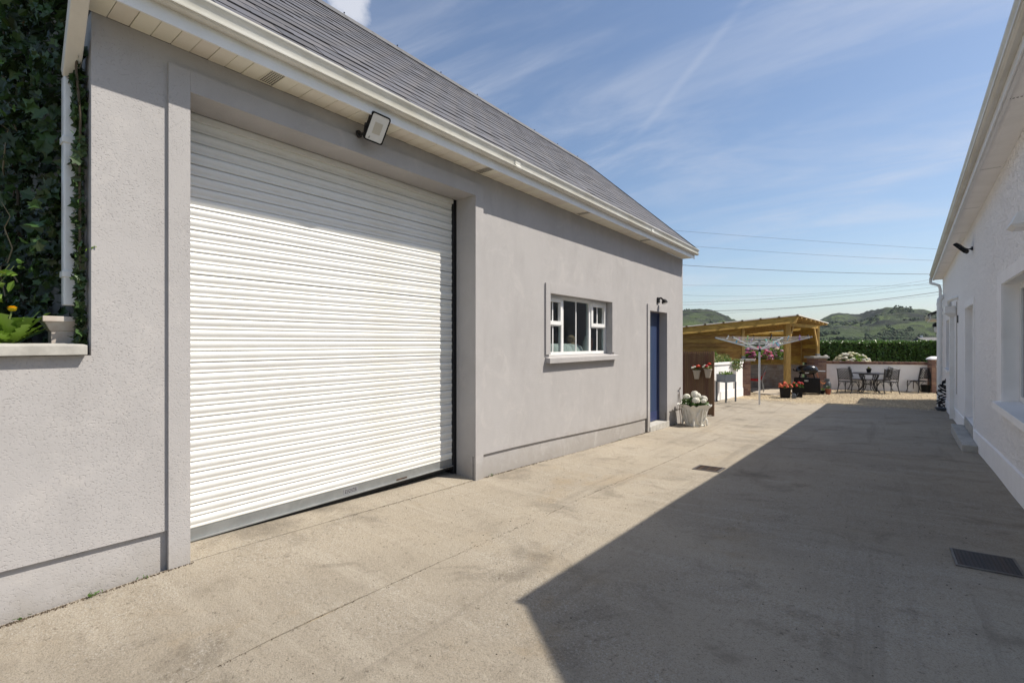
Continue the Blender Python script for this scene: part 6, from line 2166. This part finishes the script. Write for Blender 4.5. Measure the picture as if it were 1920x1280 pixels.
MB().lathe([(0.06, 0), (0.065, 0.10), (0.05, 0.15)], n=12).build('body', M['trough'], wcan, local=True, smooth_=True)
MB().tube([(0.05, 0, 0.04), (0.11, 0, 0.15), (0.12, 0, 0.18)], 0.011, 6).build('spout', M['trough'], wcan, local=True)
MB().tube([(-0.05, 0, 0.04), (-0.10, 0, 0.10), (-0.05, 0, 0.17), (0.03, 0, 0.17)], 0.008, 6).build('handle', M['trough'], wcan, local=True)

# white patio wall, pillars, hedge
wl0 = at(1543, 642, 19.0)
wl1 = at(1742, 642, 17.95)
wd_ = (wl1 - wl0).normalized()
wn_ = Vector((wd_.y, -wd_.x, 0))
if wn_.dot(FV) > 0:
    wn_ = -wn_
pw_ = thing('patio_wall', 'low white patio wall with red brick coping in front of the hedge', 'wall', (wl0.lerp(wl1, .5).x, wl0.lerp(wl1, .5).y, -1.85))
wtop = -0.845
quad_prism(wl0, wl1, wn_, 0.0, -0.2, -1.62, -1.62, wtop, wtop).build('wall', M['white_wall'], pw_)
quad_prism(wl0, wl1, wn_, 0.012, -0.2, -2.1, -2.1, -1.622, -1.622).build('plinth', M['white_wall'], pw_)
Lw = (wl1 - wl0).length
nb_ = int(Lw / 0.076)
bm_ = MB()
ax_ = wd_
me_b = MB()
me_b.box(0.004, 0.070, -0.245, 0.03, 0.0, 0.098)
mesh_b = me_b.mesh('coping_brick', M['brick'])
bm_all = MB()
for k in range(nb_):
    o_ = wl0 + wd_ * (k * Lw / nb_)
    h_ = 0.098 + rng.uniform(-0.004, 0.004)
    q_ = [o_ + wd_ * 0.004 + wn_ * 0.03, o_ + wd_ * 0.072 + wn_ * 0.03, o_ + wd_ * 0.072 - wn_ * 0.24, o_ + wd_ * 0.004 - wn_ * 0.24]
    bm_all.hexa([p + UP * (wtop + .001) for p in q_], [p + UP * (wtop + h_) for p in q_])
stuff(bm_all.build('coping_bricks', M['brick'], pw_))
PRc = at(1752.5, 642, 17.6)
pr3, P3 = pillar(PRc, wd_, 0.155, -0.635, 0, 'brick_pillar', 'brown brick pillar with white domed cap beside the house corner')
prof = [(0.225, 0.0), (0.22, 0.035), (0.16, 0.085), (0.09, 0.115), (0.01, 0.12)]
mb = MB()
n4 = 24
vs = []
for r_, z_ in prof:
    for k in range(n4):
        t = 2 * math.pi * k / n4
        e = 0.55
        vs.append(P3(math.copysign(abs(math.cos(t)) ** e, math.cos(t)) * r_, math.copysign(abs(math.sin(t)) ** e, math.sin(t)) * r_, -0.634 + z_))
mb.add(vs, [(i * n4 + k, i * n4 + (k + 1) % n4, (i + 1) * n4 + (k + 1) % n4, (i + 1) * n4 + k) for i in range(4) for k in range(n4)] + [tuple(range(n4)), tuple(range(4 * n4, 5 * n4))])
mb.build('cap', M['white_wall'], pr3, smooth_=True)
h0_, h1_ = at(1527, 642, 21.3), at(1835, 642, 20.3)
hdg = thing('hedge', 'tall clipped dark green laurel hedge behind the white patio wall', 'hedge', (h0_.lerp(h1_, .5).x, h0_.lerp(h1_, .5).y, -1.9))
hd_ = (h1_ - h0_).normalized()
hn_ = Vector((hd_.y, -hd_.x, 0))
if hn_.dot(FV) > 0:
    hn_ = -hn_
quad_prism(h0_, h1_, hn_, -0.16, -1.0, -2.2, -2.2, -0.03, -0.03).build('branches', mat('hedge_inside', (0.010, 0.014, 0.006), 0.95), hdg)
rng = random.Random(55)
Lh = (h1_ - h0_).length
hp1 = []
for k in range(22000):
    s = rng.uniform(-0.1, Lh)
    if rng.random() < 0.72:
        zz_ = rng.uniform(-1.9, 0.05)
        d_ = -abs(rng.gauss(0, 0.10)) + 0.07 * fbm(s * 1.6, zz_ * 1.6, 3) + (0.0 if zz_ < -0.1 else -0.08 * rng.random())
    else:
        d_ = -rng.random() * 1.0
        zz_ = 0.05 - abs(rng.gauss(0, 0.05)) + 0.07 * fbm(s * 1.4, d_ * 3, 4) + (0.06 * rng.random() if rng.random() < 0.12 else 0)
    hp1.append(h0_ + hd_ * s + hn_ * d_ + UP * zz_)
stuff(put('foliage', leaf_mesh('foliage', hp1, 0.10, OVAL, M['leaf_dark'], rng, tilt=0.8, up=tuple(hn_ * 0.5 + UP * 0.45)), hdg))

# hydrangea bushes
def bush(label, c, rad, nleaf, nb, ms, br, zmin, seed, leafm='leaf'):
    r2 = random.Random(seed)
    root = thing('hydrangea_bush', label, 'hydrangea', (c.x, c.y, -1.85))
    stuff(put('foliage', leaf_mesh('foliage', ellipsoid_pts(r2, nleaf, c, rad, 0.45, zmin - .25), 0.14, OVAL, M[leafm], r2, up=(0, 0, 0.5)), root))
    mb = MB()
    for k in range(8):
        mb.tube([(c.x + r2.uniform(-.1, .1), c.y + r2.uniform(-.1, .1), -1.9), (c.x + r2.uniform(-.6, .6) * rad[0], c.y + r2.uniform(-.6, .6) * rad[1], c.z)], 0.012, 5)
    mb.build('stem', M['stem'], root)
    meshes = [bloom_mesh('flower_head', br, m_, r2, 40, 0.34) for m_ in ms]
    pts_ = ellipsoid_pts(r2, nb, c, (rad[0] * 1.0, rad[1] * 1.0, rad[2] * 1.05), 0.93, zmin)
    for k, p in enumerate(pts_):
        o = put('flower_head', meshes[k % len(meshes)], root)
        o.location = p
        s = r2.uniform(0.75, 1.2)
        o.scale = (s, s, s * 0.85)
        o.rotation_euler = (r2.uniform(-.4, .4), r2.uniform(-.4, .4), r2.uniform(0, 6))
    return root
bush('white flowered hydrangea bush rising behind the white patio wall', at(1597, 688, 19.2), (0.66, 0.42, 0.55), 700, 110, [M['cream_petal'], M['white_petal']], 0.078, -0.9, 91, 'leaf_bright')
bush('deep pink hydrangea bush seen through the shelter opening', at(1413, 672, 20.6), (0.72, 0.5, 0.52), 600, 90, [M['pink'], M['pink'], M['pale_pink']], 0.085, -0.85, 92, 'leaf_bright')
bush('pale pink hydrangea bush at the right of the shelter opening', at(1462, 668, 20.9), (0.72, 0.5, 0.55), 600, 90, [M['pale_pink'], M['cream_petal'], M['pale_pink']], 0.085, -0.85, 93, 'leaf_bright')

# ------------------------------------------------------------------ patio table and chairs
tcn = at(1629, 642, 17.75)
tz = g(tcn.y)
tb_ = thing('patio_table', 'round black cast metal patio table on bowed legs on the gravel', 'table', (tcn.x, tcn.y, tz), YAW + R(20))
MB().lathe([(0.50, 0.69), (0.515, 0.70), (0.515, 0.715), (0.50, 0.72)], n=28).build('tabletop', M['black_metal'], tb_, local=True)
MB().lathe([(0.30, 0.655), (0.31, 0.66), (0.31, 0.688), (0.29, 0.689)], n=20).build('apron', M['black_metal'], tb_, local=True)
for k in range(4):
    a = k * math.pi / 2
    c, s = math.cos(a), math.sin(a)
    pr = [(0.34, 0.66), (0.30, 0.56), (0.22, 0.42), (0.19, 0.30), (0.24, 0.16), (0.34, 0.05), (0.40, 0.0)]
    m_ = MB()
    for off in (-0.03, 0.03):
        m_.tube([(r_ * c - off * s, r_ * s + off * c, z_) for r_, z_ in pr], 0.016, 6)
    m_.tube([(c * r_, s * r_, z_) for r_, z_ in ((0.30, 0.62), (0.22, 0.62), (0.20, 0.57), (0.24, 0.55), (0.25, 0.585))], 0.011, 5)
    m_.build('leg', M['black_metal'], tb_, local=True, smooth_=True)
MB().lathe([(0.17, 0.29), (0.18, 0.30), (0.17, 0.31)], n=16).build('ring', M['black_metal'], tb_, local=True)
cp_ = thing('cactus_pot', 'small black pot with a little cactus standing on the patio table', 'plant pot', tcn + UP * (tz + 0.7205))
MB().lathe([(0.055, 0), (0.085, 0.13), (0.09, 0.15), (0.075, 0.15), (0.07, 0.12)], n=14).build('pot', M['black_plastic'], cp_, local=True, smooth_=True, angle=40)
cct = thing('cactus', 'little yellow green cactus in the black pot on the patio table', 'cactus', tcn + UP * (tz + 0.86))
m_ = MB()
m_.lathe([(0.02, -0.02), (0.035, 0.02), (0.03, 0.06), (0.008, 0.09)], (-0.01, 0, 0), 9)
m_.lathe([(0.015, -0.02), (0.025, 0.01), (0.02, 0.04), (0.005, 0.06)], (0.035, 0.01, 0), 8)
m_.build('stem', M['leaf_yellow'], cct, local=True, smooth_=True)
stuff(put('spines', leaf_mesh('spines', ellipsoid_pts(rng, 40, (0, 0, 0.03), (0.05, 0.05, 0.06), 0.7), 0.03, BLADE, M['leaf_yellow'], rng), cct, local=True))

def make_chair(label, loc, rz):
    root = thing('patio_chair', label, 'chair', loc, rz, 'black cast metal lattice chairs on the patio')
    # faces +y; backrest at -y
    m_ = MB()
    for k in range(9):
        y = -0.20 + k * 0.05
        m_.box(-0.215, 0.215, y, y + 0.034, 0.415, 0.430)
    m_.tube([(-0.225, -0.21, 0.42), (-0.235, 0.24, 0.42), (0.235, 0.24, 0.42), (0.225, -0.21, 0.42), (-0.225, -0.21, 0.42)], 0.014, 6)
    m_.build('seat', M['black_metal'], root, local=True)
    lean = lambda z: -0.215 - (z - 0.42) * 0.20
    m_ = MB()
    W = 0.215
    zl, zh = 0.515, 0.86
    st = 0.086
    x = -W - (zh - zl)
    while x < W:
        for sg in (1, -1):
            # a diagonal clipped to the frame
            x0, z0_ = (x, zl) if sg > 0 else (x, zh)
            x1, z1_ = (x + (zh - zl), zh) if sg > 0 else (x + (zh - zl), zl)
            a0 = max(0, (-W - x0) / (x1 - x0))
            a1 = min(1, (W - x0) / (x1 - x0))
            if a1 - a0 > 0.03:
                pA = (x0 + (x1 - x0) * a0, z0_ + (z1_ - z0_) * a0)
                pB = (x0 + (x1 - x0) * a1, z0_ + (z1_ - z0_) * a1)
                m_.beam((pA[0], lean(pA[1]), pA[1]), (pB[0], lean(pB[1]), pB[1]), 0.022, 0.022, (0, 1, 0))
        x += st
    m_.build('lattice', M['black_metal'], root, local=True)
    m_ = MB()
    top = []
    for k in range(9):
        t = -1 + k / 4
        top.append((W * 1.06 * t, lean(0.87 + 0.03 * (1 - t * t)), 0.865 + 0.035 * (1 - t * t)))
    m_.tube(top, 0.016, 6)
    m_.tube([(-W * 1.05, lean(zl), zl), (W * 1.05, lean(zl), zl)], 0.012, 6)
    for s in (-1, 1):
        m_.tube([(s * W * 1.06, lean(0.42), 0.42), (s * W * 1.06, lean(0.86), 0.86), (s * W * 1.16, lean(0.90), 0.895)], 0.016, 6)
        m_.tube([(s * 0.16, lean(zl), zl), (s * 0.20, -0.20, 0.43)], 0.008, 5)
    m_.build('back_frame', M['black_metal'], root, local=True)
    for s in (-1, 1):
        MB().tube([(s * 0.225, 0.225, 0.42), (s * 0.235, 0.245, 0.30), (s * 0.225, 0.235, 0.12), (s * 0.245, 0.265, 0.0)], [0.017, 0.016, 0.014, 0.015], 6).build('leg', M['black_metal'], root, local=True)
        MB().tube([(s * 0.222, -0.215, 0.42), (s * 0.225, -0.225, 0.25), (s * 0.23, -0.27, 0.10), (s * 0.24, -0.33, 0.0)], [0.017, 0.016, 0.014, 0.015], 6).build('leg', M['black_metal'], root, local=True)
        m_ = MB()
        m_.tube([(s * 0.225, 0.235, 0.24), (s * 0.19, 0.22, 0.34), (s * 0.10, 0.22, 0.40)], 0.008, 5)
        m_.tube([(s * 0.225, -0.225, 0.22), (s * 0.225, -0.12, 0.34), (s * 0.225, -0.02, 0.40)], 0.008, 5)
        m_.tube([(s * 0.228, 0.225, 0.20), (s * 0.228, 0.12, 0.34), (s * 0.228, 0.04, 0.40)], 0.008, 5)
        m_.build('brace', M['black_metal'], root, local=True)
    return root
def face(right, away):
    # along the line of sight to the table, and square to it
    los = (RV * 0.75 + FV).normalized()
    side = Vector((los.y, -los.x, 0))
    d = side * right + los * away
    return math.atan2(d.y, d.x) - math.pi / 2
def cpos(u, D):
    p = at(u, 642, D)
    return (p.x, p.y, g(p.y) - 0.005)
c1 = make_chair('lattice chair at the front left of the patio table, its back towards the yard', cpos(1591, 17.55), face(0.42, 0.90))
dup(c1, cpos(1613, 18.5), face(0.88, -0.45), 'lattice chair at the back left of the patio table, facing the yard')
dup(c1, cpos(1664, 17.40), face(-0.40, 0.90), 'lattice chair at the front right of the patio table, its back towards the yard')
dup(c1, cpos(1650, 18.35), face(-0.85, -0.5), 'lattice chair at the back right of the patio table, half hidden behind another chair')
dup(c1, cpos(1723, 17.75), face(-0.74, -0.67), 'lone lattice chair standing sideways by the brick pillar and house corner')
tp = at(1712, 642, 18.1)
ot = thing('outdoor_tap', 'small brown tap on a short pipe against the white patio wall', 'tap', (tp.x, tp.y, -1.85))
wtp = wl0 + wd_ * ((tp - wl0).dot(wd_)) + wn_ * 0.02
MB().tube([wtp + UP * -1.75, wtp + UP * -1.45, wtp + wn_ * 0.05 + UP * -1.43], 0.012, 6).build('pipe', M['rusty_iron'], ot)
MB().tube([wtp + wn_ * 0.04 + UP * -1.43, wtp + wn_ * 0.10 + UP * -1.44, wtp + wn_ * 0.11 + UP * -1.50], 0.015, 6).build('spout', M['rusty_iron'], ot)
blk = at(1736, 642, 17.75)
tag(MB().lathe([(0.13, 0), (0.15, 0.25), (0.16, 0.26), (0.14, 0.27), (0.12, 0.2)], (blk.x, blk.y, -1.85), 14).build('black_bucket', M['black_plastic'], smooth_=True, angle=40), 'black bucket under the lone chair at the brick pillar', 'bucket')

# ------------------------------------------------------------------ coiled hose and dish by the house
hc = at(1768, 642, 12.6)
dzh = gg(hc.x, hc.y)
coil = []
rng = random.Random(13)
for k in range(420):
    t = k / 419
    a = t * 6.283 * 19 + 1.1 * math.sin(t * 47)
    r_ = 0.05 + 0.10 * math.sin(math.pi * min(1, t * 1.15)) ** 0.7 * (1 + 0.35 * math.sin(t * 31))
    cx = hc + RV * (0.09 - 0.02 * t + 0.13 * t) + FV * 0.1
    coil.append(cx + RV * (r_ * math.cos(a)) + FV * (r_ * 0.8 * math.sin(a)) + UP * (dzh + 0.05 + 0.80 * t + 0.07 * math.sin(a * 1.0 + t * 9) + 0.04 * math.sin(a * 0.37)))
hz_ = thing('coiled_hose', 'tangled black coiled hose standing against the white house wall', 'hose', (hc.x, hc.y, dzh))
MB().tube(coil, 0.013, 6).build('coil', M['black_plastic'], hz_, smooth_=True)
e_ = coil[-1]
MB().tube([e_, e_ + UP * 0.06 + RV * 0.02, e_ + UP * 0.12 + RV * 0.05], [0.02, 0.032, 0.02], 8).build('nozzle', M['black_plastic'], hz_)
ds = at(1765.5, 642, 12.3)
tag(MB().lathe([(0.09, 0), (0.13, 0.06), (0.15, 0.085), (0.138, 0.085), (0.08, 0.02)], (ds.x, ds.y, gg(ds.x, ds.y)), 18).build('dish', M['trough'], smooth_=True, angle=50), 'shallow grey dish on the ground under the coiled black hose', 'dish')

# ------------------------------------------------------------------ drain grates
def grate(label, cx, cy, hx, hy, bars, m, cross, name='drain_grate', frame=0.025, rz=0.0):
    z = gg(cx, cy)
    root = thing(name, label, 'drain grate', (cx, cy, z + 0.002), rz)
    # it lies in the fall of the yard
    root.rotation_euler = (math.atan((gg(cx, cy + 0.2) - gg(cx, cy - 0.2)) / 0.4), -math.atan((gg(cx + 0.2, cy) - gg(cx - 0.2, cy)) / 0.4), rz)
    f = MB()
    f.box(-hx, hx, -hy, -hy + frame, -0.02, 0.006)
    f.box(-hx, hx, hy - frame, hy, -0.02, 0.006)
    f.box(-hx, -hx + frame, -hy + frame, hy - frame, -0.02, 0.006)
    f.box(hx - frame, hx, -hy + frame, hy - frame, -0.02, 0.006)
    f.build('frame', M['worn_iron'], root, local=True)
    MB().box(-hx + .002, hx - .002, -hy + .002, hy - .002, -0.0115, 0.0008).build('gully', M['rubber'], root, local=True)
    bm1 = MB().box(-hx + frame + .001, hx - frame - .001, -0.006, 0.006, -0.01, 0.0048).mesh('bar', m)
    n = bars
    for k in range(n):
        o = put('bar', bm1, root, local=True)
        o.location = (0, -hy + frame + (2 * hy - 2 * frame) * (k + 0.5) / n, 0)
    if cross:
        bm2 = MB().box(-0.005, 0.005, -hy + frame + .001, hy - frame - .001, -0.009, 0.0042).mesh('cross_bar', m)
        for k in range(cross):
            o = put('cross_bar', bm2, root, local=True)
            o.location = (-hx + frame + (2 * hx - 2 * frame) * (k + 0.5) / cross, 0, 0)
    return root
slope_x = 0.0
g1_ = at(1329, 879.5, 1)
t_ = gg(-1.7, 6.2) / g1_.z
p = g1_ * t_
grate('rusty iron gully grate in the sunlit concrete near the shadow edge', p.x, p.y, 0.155, 0.155, 4, M['rusty_iron'], 3, rz=0.0)
g2_ = at(1848, 1059.5, 1)
p = g2_ * (gg(0.5, 4.5) / g2_.z)
grate('black mesh drain grate in the shaded concrete near the house', p.x, p.y, 0.148, 0.165, 16, M['cast_iron'], 14, frame=0.012)

# ------------------------------------------------------------------ overhead cables
def cable(label, pts, D, r):
    P_ = [at(u, v, D + (u - 1500) * 0.004) for u, v in pts]
    # a smooth sag through the measured points, carried on past both ends
    us = [u for u, v in pts]
    co = np.polyfit(us, [v for u, v in pts], 2 if len(pts) > 2 else 1)
    uu = np.linspace(us[0] - 130, us[-1] + 160, 26)
    o = MB().tube([at(u, float(np.polyval(co, u)), D) for u in uu], r, 5).build('overhead_cable', M['wire'], smooth_=True)
    tag(o, label, 'cable', 'overhead cables beyond the yard')
cable('topmost thin overhead cable, sloping down to the right', [(1262, 432), (1500, 450), (1750, 466.5)], 40, 0.010)
cable('second overhead cable from the top, touching the end of the garage gutter', [(1305, 462), (1520, 477), (1742, 488)], 40, 0.010)
cable('third overhead cable, thick and gently sagging', [(1280, 497), (1500, 508.5), (1741, 514)], 36, 0.017)
cable('thin nearly level overhead cable below the thick sagging one', [(1280, 534.5), (1500, 536.5), (1745, 534.5)], 42, 0.009)
cable('thin cable crossing upward to the right, uppermost of the lower bundle', [(1280, 553), (1430, 555), (1745, 524)], 44, 0.009)
cable('second cable of the lower bundle, rising to the right', [(1280, 567), (1450, 560), (1748, 530)], 44, 0.011)
cable('third cable of the lower bundle, rising to the right', [(1280, 571.5), (1450, 565), (1752, 538)], 44, 0.009)
cable('lowest thick black cable passing just above the left hill', [(1280, 583), (1400, 582), (1560, 570), (1762, 547)], 34, 0.019)
cable('lowest thin cable just under the thick black one', [(1330, 589), (1500, 577), (1766, 552)], 46, 0.009)
